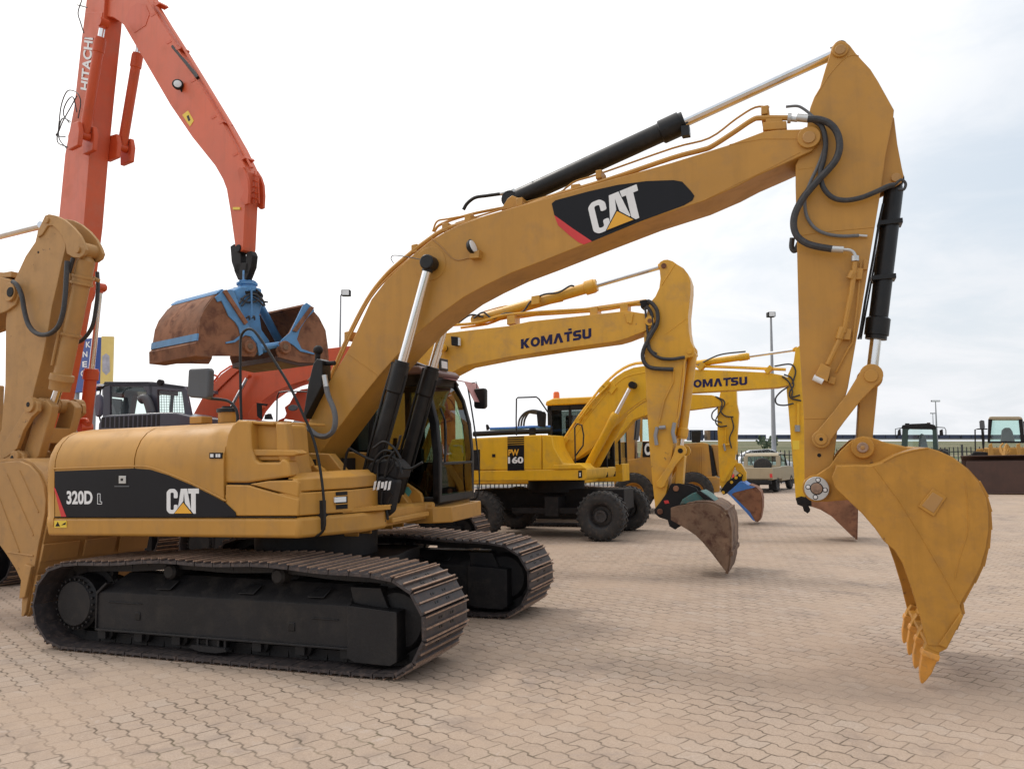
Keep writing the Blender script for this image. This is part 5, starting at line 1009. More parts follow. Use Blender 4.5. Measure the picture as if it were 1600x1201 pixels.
hs = MB(HOSE); tr(hs, FK, [(1012, 470), (1020, 475), (1027, 487), (1027, 505), (1018, 522), (1008, 540), (1004, 555), (1008, 568), (1020, 575), (1052, 577)], -.24, 3.2, n=8); tr(hs, FK, [(1010, 478), (1018, 490), (1020, 512), (1012, 528), (1014, 545), (1028, 558), (1048, 561), (1070, 558)], -.22, 2.6, n=8); tr(hs, FK, [(1008, 480), (1012, 520), (1016, 545), (1026, 553)], -.22, 1.8, n=8)
K.part('hose', hs, s_, FK)
pp = MB(KYEL); tr(pp, FK, [(1052, 580), (1052, 596), (1038, 625), (1030, 660)], -.19, 1.2, smooth=False); tr(pp, FK, [(1070, 562), (1067, 600), (1060, 650), (1055, 664)], -.19, 1.6, smooth=False); K.part('stick_pipe', pp, s_, FK)
vv = MB(GLV)
for P_ in ([(1027, 667), (1024, 680), (1026, 695)], [(1030, 668), (1040, 667)], [(1054, 660), (1051, 675), (1055, 692)]): tr(vv, FK, P_, -.22, 3, smooth=False)
K.part('shutoff_valve', vv, s_, FK)
o, a, bb, e, L_, t = piston(K, 'bucket_cylinder', FK, (1063, 704), (1083, 549), -.0, .065, .04, .055, .12, KYEL, dd=0, cl=.15)
k_ = FK.mpp(1060, 700, -.2)
for d_ in (-.24, .19): K.part('idler_link', MB(KYEL).prism(link2(FK.P(1064, 704, -.2), FK.P(1033, 755, -.2), 9 * k_, 7 * k_, 5 * k_), d_, d_ + .05), fr=FK, bevel=.006)
K.part('power_link', MB(KYEL).prism(FK.PL([(1058, 708), (1070, 712), (1066, 762), (1054, 762)], -.1), -.1, .1), fr=FK, bevel=.01)
bs = MB(BLKM); boss(bs, FK, 1063, 704, 4, -.245, .245); K.part('link_pin', bs, fr=FK)
cp = MB(BLKM)
for d_ in (-.20, .16): cp.prism(FK.PL([(1022, 796), (1030, 786), (1043, 768), (1048, 756), (1060, 755), (1075, 757), (1088, 762), (1094, 772), (1085, 782), (1064, 790), (1050, 802), (1058, 812), (1062, 822), (1055, 827), (1046, 822), (1043, 812), (1030, 808), (1023, 802)], -.2), d_, d_ + .04)
cp.prism(FK.PL([(1040, 785), (1060, 770), (1080, 768), (1075, 782), (1050, 795)], -.2), -.16, .16); cp.m(RUST); boss(cp, FK, 1056, 763, 4.5, -.22, .22); boss(cp, FK, 1031, 799, 4.5, -.22, .22); cp.m(RED); cp.prism(FK.PL([(1037, 782), (1044, 781), (1046, 786), (1039, 787)], -.2), -.205, -.19)
K.part('quick_coupler', cp, fr=FK, bevel=.005)
kside = [(1048, 793), (1058, 790), (1072, 788), (1088, 786), (1104, 786), (1114, 788), (1124, 793), (1133, 801), (1138, 812), (1140, 828), (1140, 850), (1138, 880), (1136, 895), (1128, 885), (1112, 864), (1098, 847), (1087, 836), (1074, 827), (1062, 820), (1048, 812)]
kedge = [(1072, 786), (1088, 783), (1104, 783), (1116, 785), (1127, 791), (1136, 799.5), (1141, 811), (1143, 828), (1143, 850), (1141, 880), (1137, 897)]
Q = scoop(K, FK, kside, kedge, .62, MUD)
K.part('bucket_ear', MB(TEAL).prism(FK.PL([(1062, 788), (1066, 780), (1082, 770), (1096, 767), (1106, 773), (1122, 787), (1104, 786), (1088, 785)], -.3), -.3, .3), Q, FK, bevel=.01)
for d_ in (-.34, .26): K.part('bucket_rib', MB(BLKM).prism(FK.PL([(1088, 768), (1094, 766), (1124, 787), (1120, 790), (1110, 788)], -.3), d_, d_ + .05), Q, FK, bevel=.005)
for i in range(6):
    p = Vector(FK.P(1131 + i * 1.6, 800 + i * 13, -.62)); K.part('wear_strip', MB(MUD).prism([(p[0], p[1] - .03), (p[0] + .05, p[1] - .03), (p[0] + .05, p[1] + .03), (p[0], p[1] + .03)], -.6, .6), Q, FK, bevel=.006)
track(K.o, FK, -1.2, .6, detail=False); track(K.o, FK, 1.2, .6, detail=False, sx=1.75)
K.part('carbody', MB(FRM).box(-.8, .8, -1, 1, .4, .75), fr=FK)
body_low(K, FK, KYEL, cab=False, top=1.9, hs1=-.2, w=1.25)
cb_ = K.part('cab', MB(BLKM).prism([(-.5, 1.2), (1.0, 1.2), (1.0, 1.6), (-.5, 1.6)], .45, 1.25).box(-.5, -.4, .45, 1.25, 1.6, 2.75).box(.9, 1.0, .45, .53, 1.6, 2.75).box(.9, 1.0, 1.17, 1.25, 1.6, 2.75).box(-.5, 1.0, .45, 1.25, 2.7, 2.8), fr=FK, bevel=.015)
K.part('cab_glass', MB(GLB).box(-.4, .9, .47, .48, 1.6, 2.7).box(-.4, .9, 1.22, 1.23, 1.6, 2.7).box(.95, .96, .53, 1.17, 1.6, 2.7), cb_, FK)
# ---------------------------------------------------------------- wheeled excavator PW160
FP = Fr(1.03, 17.45, 21)
P_ = Mach('wheeled_excavator', FP, 'bright yellow wheeled excavator with orange beacon, PW 160 on its flank and black tyres', 'excavator')
RIM = mat('black_rim_paint', (.035, .034, .036), .5, var=.2, dirt=(.12, .095, .08), dirt_amt=.5, dscale=8)
def tyre(M, fr, c, r, w, name='wheel', rimm=None, parent=None, lugs=26, rr=.52):
    """c = local centre; axis along local y"""
    rimm = rimm or RIM; c = Vector(c); W_ = M.part(name, MB(rimm).lathe(c - Vector((0, w * .42, 0)), (0, 1, 0), [(.04, r * .02), (.04, r * .14), (.02, r * .15), (.02, r * .24), (.12, r * .26), (.13, r * .38), (.03, r * (rr - .05)), (.0, r * rr), (w * .84, r * rr), (w * .84, r * .2), (w * .84, .02)]), parent, fr)
    t = MB(RUB).lathe(c - Vector((0, w / 2, 0)), (0, 1, 0), [(.02, r * (rr - .01)), (0, r * (rr + .06)), (-.0, r * .8), (.03, r * .92), (w * .2, r * .955), (w * .8, r * .955), (w - .03, r * .92), (w, r * .8), (w, r * (rr + .06)), (w - .02, r * (rr - .01))], 40, False)
    for i in range(lugs):
        for sgn, o_ in ((1, 0), (-1, .5)):
            a = 2 * math.pi * (i + o_) / lugs; rings = []
            for k, (rad, yy, sk) in enumerate(((r * .90, sgn * w * .51, 0), (r * .985, sgn * w * .45, .0), (r * .995, sgn * w * .02, .12))):
                rings.append([(c[0] + math.cos(a + sk + da) * (rad + dr), c[1] + yy, c[2] + math.sin(a + sk + da) * (rad + dr)) for da, dr in ((-.045, -.05 * r), (.045, -.05 * r), (.04, 0), (-.04, 0))])
            t.loft(rings)
    M.part('tyre', t, W_, fr, ang=30); return W_
wr_ = .50
nf = FP.H(942, 842, 0); 
fs, fd = FP.P(941, 800, -1.15)[0], -1.15
for (sx_, dy) in ((fs, -1.15), (fs, 1.1), (fs - 2.62, -1.15), (fs - 2.62, 1.1)): tyre(P_, FP, (sx_, dy, wr_ - .01), wr_, .42)
mid = fs - 1.31
P_.part('chassis', MB(BLKM).box(mid - 1.75, mid + 1.6, -.45, .45, .55, .98).box(fs - .12, fs + .12, -.95, .95, .42, .62).box(fs - 2.74, fs - 2.5, -.95, .95, .42, .62).box(mid - .7, mid + .75, -.95, .95, .50, .62).box(mid + .05, mid + .35, -1.0, -.5, .45, .85).cyl((mid, 0, .9), (mid, 0, 1.16), .62), fr=FP, bevel=.015)
pd = -1.22
P_.part('deck', MB(PYEL).prism(FP.PL([(700, 736), (917, 732), (917, 744), (914, 750), (700, 752)], pd), pd, 1.22), fr=FP, bevel=.02)
hd = P_.part('engine_hood', MB(PYEL).prism(FP.PL([(700, 735), (700, 700), (706, 686), (735, 684.5), (846, 679), (846, 734)], pd), pd, 1.2), fr=FP, bevel=.03, seg=3)
P_.part('tank_cover', MB(PYEL).prism(FP.PL([(847, 734), (847, 679), (862, 680), (866, 700), (880, 724), (907, 724), (909, 732)], pd), pd, -.4), fr=FP, bevel=.02)
P_.part('step_box', MB(PYEL).prism(FP.PL([(865, 733), (865, 726), (907, 725), (916, 732)], pd), pd - .02, -.5), fr=FP, bevel=.01)
dc_ = MB(DBLK).prism(FP.PL([(793, 695), (819, 694.5), (819, 734.5), (793, 735)], pd), pd - .004, pd + .01)
for i in range(4): dc_.prism(FP.PL([(793, 682 + i * 3.4), (819, 681 + i * 3.4), (819, 683.2 + i * 3.4), (793, 684.2 + i * 3.4)], pd), pd - .004, pd + .01)
P_.part('flank_stripe', dc_, hd, FP)
t_ = MB(AMB); put_text(t_, 'PW', FP.P3(794.5, 712, pd), FP.P3(811, 711.5, pd), FP.P3(794.5, 702, pd), .03, (0, -.007, 0)); P_.part('type_lettering', t_, hd, FP)
t_ = MB(WHT); put_text(t_, '160', FP.P3(794, 724, pd), FP.P3(818, 723.5, pd), FP.P3(794, 713.5, pd), .04, (0, -.007, 0)); P_.part('type_number', t_, hd, FP)
P_.part('mesh_panel', MB(BLKM).prism(FP.PL([(736, 703), (750, 702), (750, 734), (736, 734)], pd), pd - .002, pd + .01), hd, FP)
P_.part('door_lock', MB(BLKM).prism(FP.PL([(769, 709), (774, 709), (774, 714), (769, 714)], pd), pd - .008, pd + .01), hd, FP)
P_.part('number_plate', MB(DBLK).prism(FP.PL([(903.5, 735), (909.5, 734.5), (909.5, 746), (903.5, 747)], pd), pd - .006, pd + .01).m(WHT).prism(FP.PL([(905.5, 738), (907.5, 738), (907.5, 744), (905.5, 744)], pd), pd - .009, pd + .01), fr=FP)
rl = MB(BLUE2); tr(rl, FP, [(766, 670), (800, 669), (830, 667), (862, 667)], -.9, 2.4, smooth=False); P_.part('blue_rail', rl, fr=FP)
rl = MB(BLKM); tr(rl, FP, [(740, 678), (800, 675), (862, 673)], -.7, 4, smooth=False); rl.prism(FP.PL([(828, 669), (836, 668), (836, 680), (828, 680)], -.9), -.95, -.85); tr(rl, FP, [(762, 672), (761, 664), (764, 670)], -.9, 2); P_.part('dark_rail', rl, fr=FP)
rl = MB(BLK); tr(rl, FP, [(807, 680), (806.5, 655), (807, 623), (809, 621), (838, 620), (842, 623), (861, 651), (862, 733)], -1.1, 1.2, smooth=False); P_.part('handrail', rl, fr=FP)
rl = MB(BLK); tr(rl, FP, [(899, 727), (898, 668), (902, 662), (909, 664), (912, 680), (911, 696), (899, 712)], -1.1, 1.2, smooth=False); P_.part('handrail', rl, fr=FP)
hs = MB(HOSE)
for i in range(3): tr(hs, FP, [(810 + i * 4, 668), (812 + i * 4, 655), (820 + i * 3, 645), (832, 641 + i * 2), (846, 643 + i * 2)], -.6 + i * .1, 1.6)
P_.part('air_hose', hs, fr=FP)
P_.part('mirror', MB(BLKM).prism(FP.PL([(839, 644), (841, 642), (851, 643), (853, 647), (852, 667), (841, 666)], -1.0), -1.04, -.96), fr=FP, bevel=.01)
cbf = .42; pts = FP.PL([(853, 634), (935, 631)], cbf)
s0_, s1_ = FP.P(855, 640, cbf)[0], FP.P(855, 640, cbf)[0] + 1.35; zt = FP.P(870, 633, cbf)[1]
cab = MB(BLKM).box(s0_, s0_ + .1, cbf, 1.2, 1.2, zt).box(s1_ - .1, s1_, cbf, cbf + .08, 1.2, zt).box(s1_ - .1, s1_, 1.12, 1.2, 1.2, zt).box(s0_, s1_, cbf, cbf + .06, 1.2, 1.75).box(s0_, s1_, 1.14, 1.2, 1.2, 1.6).box(s0_, s1_, cbf, cbf + .06, zt - .12, zt).box(s0_ + .5, s0_ + .56, cbf, cbf + .05, 1.7, zt)
cb_ = P_.part('cab', cab, fr=FP, bevel=.01)
P_.part('cab_roof', MB(PYEL).prism([(s0_ - .04, zt), (s1_ + .03, zt), (s1_ - .02, zt + .16), (s0_ + .15, zt + .16), (s0_ - .02, zt + .1)], cbf - .03, 1.23), cb_, FP, bevel=.03)
P_.part('cab_glass', MB(GLB).box(s0_ + .1, s1_ - .1, cbf + .02, cbf + .03, 1.75, zt - .1).box(s0_ + .1, s1_ - .1, 1.15, 1.16, 1.6, zt - .1).box(s1_ - .06, s1_ - .05, cbf + .08, 1.12, 1.6, zt - .1), cb_, FP)
P_.part('seat', MB(SEAT).prism([(s0_ + .3, 1.5), (s0_ + .8, 1.5), (s0_ + .8, 1.65), (s0_ + .45, 1.65), (s0_ + .4, 2.2), (s0_ + .28, 2.2)], .6, 1.0), cb_, FP, bevel=.03)
bc = FP.P3(869.5, 624, .6); P_.part('beacon', MB(BECR).lathe((bc[0], .6, zt + .15), (0, 0, 1), [(0, .075), (.14, .07), (.17, .05)]).m(BLKM).cyl((bc[0], .6, zt + .12), (bc[0], .6, zt + .16), .08), cb_, FP)
pb = [(878, 692), (905, 655), (925, 629), (945, 605), (960, 590), (975, 580), (990, 574), (1010, 571), (1045, 573), (1082, 577), (1140, 579), (1200, 582), (1222, 586), (1232, 590), (1236, 596), (1232, 602), (1214, 605), (1150, 609), (1082, 613), (1045, 616), (1012, 621), (995, 631), (980, 642), (950, 670), (925, 700), (905, 714), (890, 721), (880, 718), (876, 706)]
b = P_.part('boom', MB(PYEL).prism(FP.PL(pb, -.2), -.2, .2), fr=FP, bevel=.006)
tx = MB(NAVY); block_text(tx, 'KOMATSU', (.98, 1.05, 1.25, 1.1, .85, .9, .95), FP.P3(1070, 606.5, -.2), FP.P3(1167.5, 601, -.2), FP.P3(1070, 594, -.2), Vector((0, -.005, 0))); tx.prism(FP.PL([(1139, 589.5), (1143, 589.5), (1143, 592), (1139, 592)], -.2), -.206, -.2); P_.part('brand_lettering', tx, b, FP)
pp = MB(PYEL)
for d_, o_ in ((-.1, 0), (.02, -1.5)): tr(pp, FP, [(882, 685 + o_), (905, 650 + o_), (925, 624 + o_), (945, 600 + o_), (974, 576 + o_), (1008, 567 + o_), (1082, 572 + o_), (1160, 575 + o_), (1228, 578 + o_)], d_, 1.5, k=3)
tr(pp, FP, [(893, 690), (915, 655), (945, 618), (975, 590), (1010, 581)], -.2, .9, k=3); tr(pp, FP, [(905, 655), (925, 628), (950, 602)], -.25, 1.4)
tr(pp, FP, [(980, 646), (1000, 630), (1015, 622)], -.205, 1, k=3)
P_.part('boom_pipe', pp, b, FP)
for x_, y_ in ((884, 688), (905, 655), (918, 640), (941, 608), (948, 601), (958, 608), (1200, 577), (1095, 572)): P_.part('pipe_clamp', MB(PYEL).prism(FP.PL([(x_ - 5, y_ + 3), (x_ + 3, y_ - 6), (x_ + 8, y_ - 2), (x_, y_ + 8)], -.1), -.24, .06), b, FP)
bs = MB(BLKM); boss(bs, FP, 987, 601, 5.5, -.42, .42); P_.part('cylinder_pin', bs, b, FP, bevel=.004)
for dd in (-.34, .34): piston(P_, 'boom_cylinder', FP, (987, 601), (917, 731), -.34, .085, .045, .07, .34, PYEL, dd=dd, cl=.25, collar=1.12)
o, a, bb, e, L_, t = piston(P_, 'stick_cylinder', FP, (1244, 546), (1075, 570), 0, .065, .032, .05, .42, PYEL, dd=0, cl=.2, collar=1.15)
h = MB(HOSE); tr(h, FP, [(1088, 572), (1110, 560), (1130, 553), (1165, 549)], -.1, 1.2, n=6); P_.part('cylinder_hose', h, o, FP)
ps = [(1243, 545), (1250, 539), (1258, 541), (1268, 560), (1272, 590), (1274, 640), (1268, 700), (1262, 760), (1256, 786), (1247, 788), (1243, 776), (1240, 732), (1236, 690), (1232, 640), (1229, 610), (1231, 585), (1240, 566)]
s_ = P_.part('stick', MB(PYEL).prism(FP.PL(ps, -.17), -.17, .17), fr=FP, bevel=.006)
P_.part('warning_label', MB(YLAB).prism(FP.PL([(1238, 688), (1249, 688), (1249, 702), (1239, 702)], -.17), -.174, -.16), s_, FP)
hs = MB(HOSE)
for q_, o_ in (([(1225, 585), (1236, 590), (1240, 602), (1234, 612), (1236, 622), (1252, 626)], 0), ([(1222, 588), (1232, 596), (1238, 610), (1238, 620), (1250, 617)], 0), ([(1232, 604), (1220, 612), (1212, 622), (1214, 631), (1226, 633), (1240, 630)], 0), ([(1210, 572), (1235, 569), (1243, 580), (1238, 600)], 0)): tr(hs, FP, q_, -.22, 1.3, n=6)
P_.part('hose', hs, s_, FP)
P_.part('shutoff_valve', MB(GLV).cyl(FP.P3(1246, 664, -.2), FP.P3(1246, 674, -.2), .05).m(PYEL).cyl(FP.P3(1247, 630, -.2), FP.P3(1247, 664, -.2), .03), s_, FP)
cp = MB(BLKM)
for d_ in (-.2, .16): cp.prism(FP.PL([(1243, 778), (1252, 775), (1272, 780), (1272, 792), (1262, 790), (1266, 798), (1262, 802), (1256, 798), (1254, 791), (1246, 788)], -.2), d_, d_ + .04)
P_.part('quick_coupler', cp.prism(FP.PL([(1250, 778), (1272, 780), (1272, 788), (1256, 788)], -.2), -.16, .16), fr=FP, bevel=.005)
Q = scoop(P_, FP, [(1268, 780), (1290, 770), (1325, 768), (1338, 776), (1339, 797), (1338, 842), (1330, 836), (1299, 806), (1282, 796), (1268, 791)], [(1285, 768), (1310, 765), (1328, 767), (1340, 775), (1341, 797), (1340, 843)], .5, RUST)
# ---------------------------------------------------------------- digger with the blue bucket
FD = Fr(1.0, 20.9, 20)
D = Mach('tracked_excavator', FD, 'hidden yellow excavator whose stick holds a rusty bucket with bright blue top', 'excavator')
b = D.part('boom', MB(PYEL).prism(FD.PL([(905, 712), (930, 680), (955, 645), (975, 625), (1000, 616), (1080, 616), (1112, 617), (1130, 622), (1138, 628), (1132, 634), (1118, 635), (1080, 640), (1020, 645), (990, 655), (960, 690), (930, 722), (912, 725)], -.19), -.19, .19), fr=FD, bevel=.006)
s_ = D.part('stick', MB(PYEL).prism(FD.PL([(1128, 600), (1134, 590), (1144, 590), (1150, 600), (1151, 630), (1154, 645), (1153, 660), (1150, 700), (1147, 730), (1138, 756), (1130, 764), (1125, 758), (1123, 720), (1121, 670), (1121, 636)], -.16), -.16, .16), fr=FD, bevel=.006)
hs = MB(HOSE)
for q_ in ([(1120, 620), (1130, 625), (1132, 632), (1124, 645), (1118, 658), (1124, 666), (1136, 665)], [(1118, 619), (1128, 628), (1126, 642), (1134, 650), (1146, 651)], [(1122, 636), (1113, 645), (1114, 655), (1128, 660)], [(1143, 652), (1146, 668), (1140, 684), (1143, 700)]): tr(hs, FD, q_, -.2, 1.1, n=6)
D.part('hose', hs, s_, FD)
vv = MB(GLV); tr(vv, FD, [(1131, 693), (1133, 704)], -.2, 1.6, smooth=False); vv.m(PYEL); tr(vv, FD, [(1134, 668), (1133, 694)], -.19, 1.2, smooth=False); tr(vv, FD, [(1128, 695), (1140, 694)], -.19, 1.5, smooth=False); D.part('shutoff_valve', vv, s_, FD)
piston(D, 'bucket_cylinder', FD, (1148, 722), (1150, 640), 0, .05, .03, .045, .15, PYEL, dd=0)
k_ = FD.mpp(1148, 722, -.15)
for d_ in (-.2, .16): D.part('idler_link', MB(PYEL).prism(link2(FD.P(1146, 722, -.18), FD.P(1130, 748, -.18), 5 * k_, 4 * k_, 3 * k_), d_, d_ + .04), fr=FD)
D.part('power_link', MB(PYEL).prism(FD.PL([(1146, 722), (1158, 724), (1166, 738), (1166, 750), (1160, 754), (1158, 742), (1150, 734)], -.1), -.1, .1), fr=FD, bevel=.01)
cp = MB(BLKM)
for d_ in (-.18, .14): cp.prism(FD.PL([(1126, 766), (1136, 752), (1148, 744), (1156, 738), (1161, 742), (1158, 752), (1148, 760), (1138, 770), (1130, 773)], -.18), d_, d_ + .04)
cp.m(PYEL)
for q_ in ((1130, 769), (1143, 753), (1150, 746), (1156, 742)): boss(cp, FD, q_[0], q_[1], 2.4, -.2, .2)
D.part('quick_coupler', cp, fr=FD)
Q = scoop(D, FD, [(1138, 768), (1150, 764), (1172, 760), (1181, 763), (1187, 770), (1189, 780), (1189, 795), (1186, 812), (1180, 815), (1170, 803), (1156, 788), (1145, 778)], [(1150, 762), (1172, 757), (1182, 761), (1189, 769), (1191, 780), (1191, 795), (1188, 812), (1183, 816)], .5, RUST)
D.part('bucket_ear', MB(BLUE2).prism(FD.PL([(1136, 770), (1148, 760), (1156, 752), (1162, 753), (1168, 757), (1180, 761), (1160, 766), (1148, 769), (1140, 774)], -.5), -.51, .5), Q, FD, bevel=.006)
D.part('blue_rib', MB(BLUE2).prism(FD.PL([(1137, 770), (1140, 769), (1172, 800), (1180, 814), (1176, 812), (1166, 800)], -.5), -.52, -.5), Q, FD)
track(D.o, FD, -1.2, .6, detail=False); track(D.o, FD, 1.2, .6, detail=False)
body_low(D, FD, PYEL, top=1.9, cab=False, w=1.2)
xs = FD.P(978, 700, .9)[0]
cb_ = D.part('cab', MB(PYEL).box(xs - 1.5, xs, .4, 1.25, 1.0, 1.45).m(BLKM).box(xs - 1.5, xs - 1.4, .4, 1.25, 1.4, 2.75).box(xs - .1, xs - .04, .4, .46, 1.4, 2.6).box(xs - .1, xs - .04, 1.19, 1.25, 1.4, 2.6).box(xs - 1.5, xs - .1, .4, 1.25, 2.6, 2.75), fr=FD, bevel=.015)
D.part('cab_glass', MB(GLG).box(xs - 1.4, xs - .1, .42, .43, 1.45, 2.6).box(xs - .06, xs - .05, .46, 1.19, 1.45, 2.6), cb_, FD)
# ---------------------------------------------------------------- loader with the C.. decal
FN = Fr(4.6, 24.0, 12)
Nn = Mach('wheel_loader', FN, 'dull yellow wheel loader with ribbed hood, seen between the digger sticks', 'loader')
def nb(name, px, d0, d1, m, bev=.02, parent=None, **k): return Nn.part(name, MB(m).prism(FN.PL(px, d0), d0, d1), parent, FN, bevel=bev, **k)
nb('cab_column', [(960, 742), (958, 645), (990, 642), (1062, 644), (1062, 652), (992, 652), (991, 742)], -.75, .75, CYEL)
lower = nb('body', [(958, 740), (958, 722), (1000, 715), (1004, 689), (1060, 689), (1070, 742), (1062, 755), (960, 760)], -.78, .78, CYEL)
dd_ = MB(DBLK).prism(FN.PL([(1004, 690), (1034, 690), (1034, 714), (1004, 714)], -.78), -.785, -.77); Nn.part('side_decal', dd_, lower, FN)
tx = MB(WHT); put_text(tx, 'C', FN.P3(1007, 711, -.78), FN.P3(1016, 711, -.78), FN.P3(1007, 692, -.78), .05, (0, -.009, 0)); Nn.part('decal_letter', tx, lower, FN)
Nn.part('cab_window', MB(GLG).prism(FN.PL([(1003, 655), (1058, 655), (1058, 688), (1004, 688)], -.7), -.7, -.69).prism(FN.PL([(1003, 655), (1058, 655), (1058, 688), (1004, 688)], .6), .69, .7), fr=FN)
Nn.part('cab_frame', MB(CYEL).prism(FN.PL([(996, 652), (1004, 652), (1004, 690), (1000, 690)], -.72), -.76, -.68).prism(FN.PL([(1056, 652), (1062, 652), (1062, 690), (1056, 690)], -.72), -.76, -.68), fr=FN)
Nn.part('mirror', MB(GREY).prism(FN.PL([(993, 655), (1001, 654), (998, 688), (990, 687)], -1.0), -1.05, -.97).m(BLKM).prism(FN.PL([(994, 656), (996, 656), (993, 686), (991, 686)], -1.0), -1.055, -.96), fr=FN, bevel=.01)
hd = nb('engine_hood', [(1062, 696), (1066, 693), (1098, 691), (1107, 693), (1113, 744), (1064, 746)], -.62, .62, CYEL, .02)
rb = MB(CYEL)
for i in range(8): rb.prism(FN.PL([(1073 + i * 3.4, 698), (1074.6 + i * 3.4, 698), (1074.6 + i * 3.4, 744), (1073 + i * 3.4, 744)], -.62), -.645, -.61)
Nn.part('hood_ribbing', rb, hd, FN)
Nn.part('radiator_grille', MB(BLKM).prism(FN.PL([(1107, 694), (1111, 696), (1120, 742), (1113, 745)], -.62), -.62, .5), hd, FN)
nb('side_panel', [(1112, 694), (1126, 695), (1126, 745), (1121, 744)], -.45, .62, CYEL)
nb('exhaust_stack', [(1081, 691), (1080, 673), (1095, 672), (1096, 676), (1094, 691)], -.2, .1, BLK)
nb('counterweight', [(1066, 745), (1118, 744), (1126, 748), (1124, 768), (1112, 770), (1100, 762), (1068, 760)], -.7, .7, CYEL)
r_ = 31.5 * FN.mpp(990, 768, -1.0)
for px_ in (990, 1083):
    s_ = FN.P(px_, 768, -1.0)[0]
    for dy in (-1.0, 1.0): tyre(Nn, FN, (s_, dy, r_), r_, .4, rimm=CYEL, lugs=20)
Nn.part('axle', MB(BLKM).box(FN.P(990, 768, -1.0)[0] - .1, FN.P(1083, 768, -1.0)[0] + .1, -.35, .35, .4, .8), fr=FN)
for px_ in (990, 1083): s_ = FN.P(px_, 768, -1.0)[0]; Nn.part('axle', MB(BLKM).box(s_ - .1, s_ + .1, -.85, .85, r_ - .1, r_ + .1), fr=FN)
# ---------------------------------------------------------------- orange excavator behind the grab
FO = Fr(-6.6, 19.5, 20)
O = Mach('tracked_excavator', FO, 'orange excavator with curved boom seen under the hanging grab, behind the engine hood', 'excavator')
ob = [(296, 700), (298, 655), (318, 618), (345, 585), (372, 565), (395, 556), (420, 552), (470, 549), (540, 541), (640, 532), (690, 530), (701, 534), (700, 544), (690, 550), (640, 560), (540, 580), (490, 590), (455, 601), (430, 612), (412, 625), (398, 642), (385, 668), (360, 700), (330, 712)]
b = O.part('boom', MB(ORG2).prism(FO.PL(ob, -.22), -.22, .22), fr=FO, bevel=.008)
O.part('stick', MB(ORG2).prism(FO.PL([(680, 524), (696, 520), (702, 532), (703, 600), (704, 700), (704, 790), (697, 795), (690, 700), (684, 600)], -.14), -.14, .14), fr=FO, bevel=.008)
O.part('bucket', MB(MUD).prism(FO.PL([(690, 786), (702, 786), (712, 795), (714, 812), (704, 826), (694, 812)], -.5), -.5, .5), fr=FO, bevel=.02)
for dd in (-.38, .38): piston(O, 'boom_cylinder', FO, (388, 587), (345, 668), -.38, .07, .045, .05, .7, ORG2, dd=dd)
pp = MB(ORG2)
for d_ in (-.12, -.03, .06): tr(pp, FO, [(322, 612), (345, 582), (360, 572), (368, 570), (380, 562)], d_, 1.4, smooth=False); tr(pp, FO, [(327, 622), (360, 590), (385, 568)], -.24, 1.2, smooth=False)
O.part('boom_pipe', pp, b, FO)
hk = MB(ORG2); tr(hk, FO, [(338, 598), (331, 592), (332, 586), (339, 588), (340, 597)], -.1, 1.6); O.part('pipe_hook', hk, b, FO)
O.part('boom_foot', MB(ORG2).prism(FO.PL([(382, 700), (388, 645), (396, 632), (408, 628), (412, 636), (405, 650), (396, 662), (396, 700)], -.35), -.35, -.28), fr=FO, bevel=.01)
O.part('mirror_post', MB(BLKM).prism(FO.PL([(402, 629), (418, 631), (416, 634), (408, 633), (409, 655), (403, 650)], -.9), -.93, -.87).prism(FO.PL([(415, 655), (416, 648), (422, 646), (425, 655)], -.9), -.95, -.85), fr=FO)
O.part('cab_structure', MB(ORG2).prism(FO.PL([(432, 700), (434, 656), (444, 652), (447, 646), (444, 636), (452, 630), (460, 615), (470, 608), (500, 604), (500, 700)], .2), .2, .9), fr=FO, bevel=.02)
O.part('round_mirror', MB(GREY).prism([(FO.P(459, 637, -.2)[0] + a * .13, FO.P(459, 637, -.2)[1] + b_ * .075) for a, b_ in arc(0, 0, 1, 0, 345, 16)], -.25, -.2), fr=FO, bevel=.01)
rl = MB(BLK); tr(rl, FO, [(432.5, 660), (433, 620), (436, 613), (448, 611), (480, 612)], -.5, 1.2, smooth=False); O.part('handrail', rl, fr=FO)
track(O.o, FO, -1.2, .6, detail=False); track(O.o, FO, 1.2, .6, detail=False)
body_low(O, FO, ORG2, cab=False, top=1.75, w=1.2)
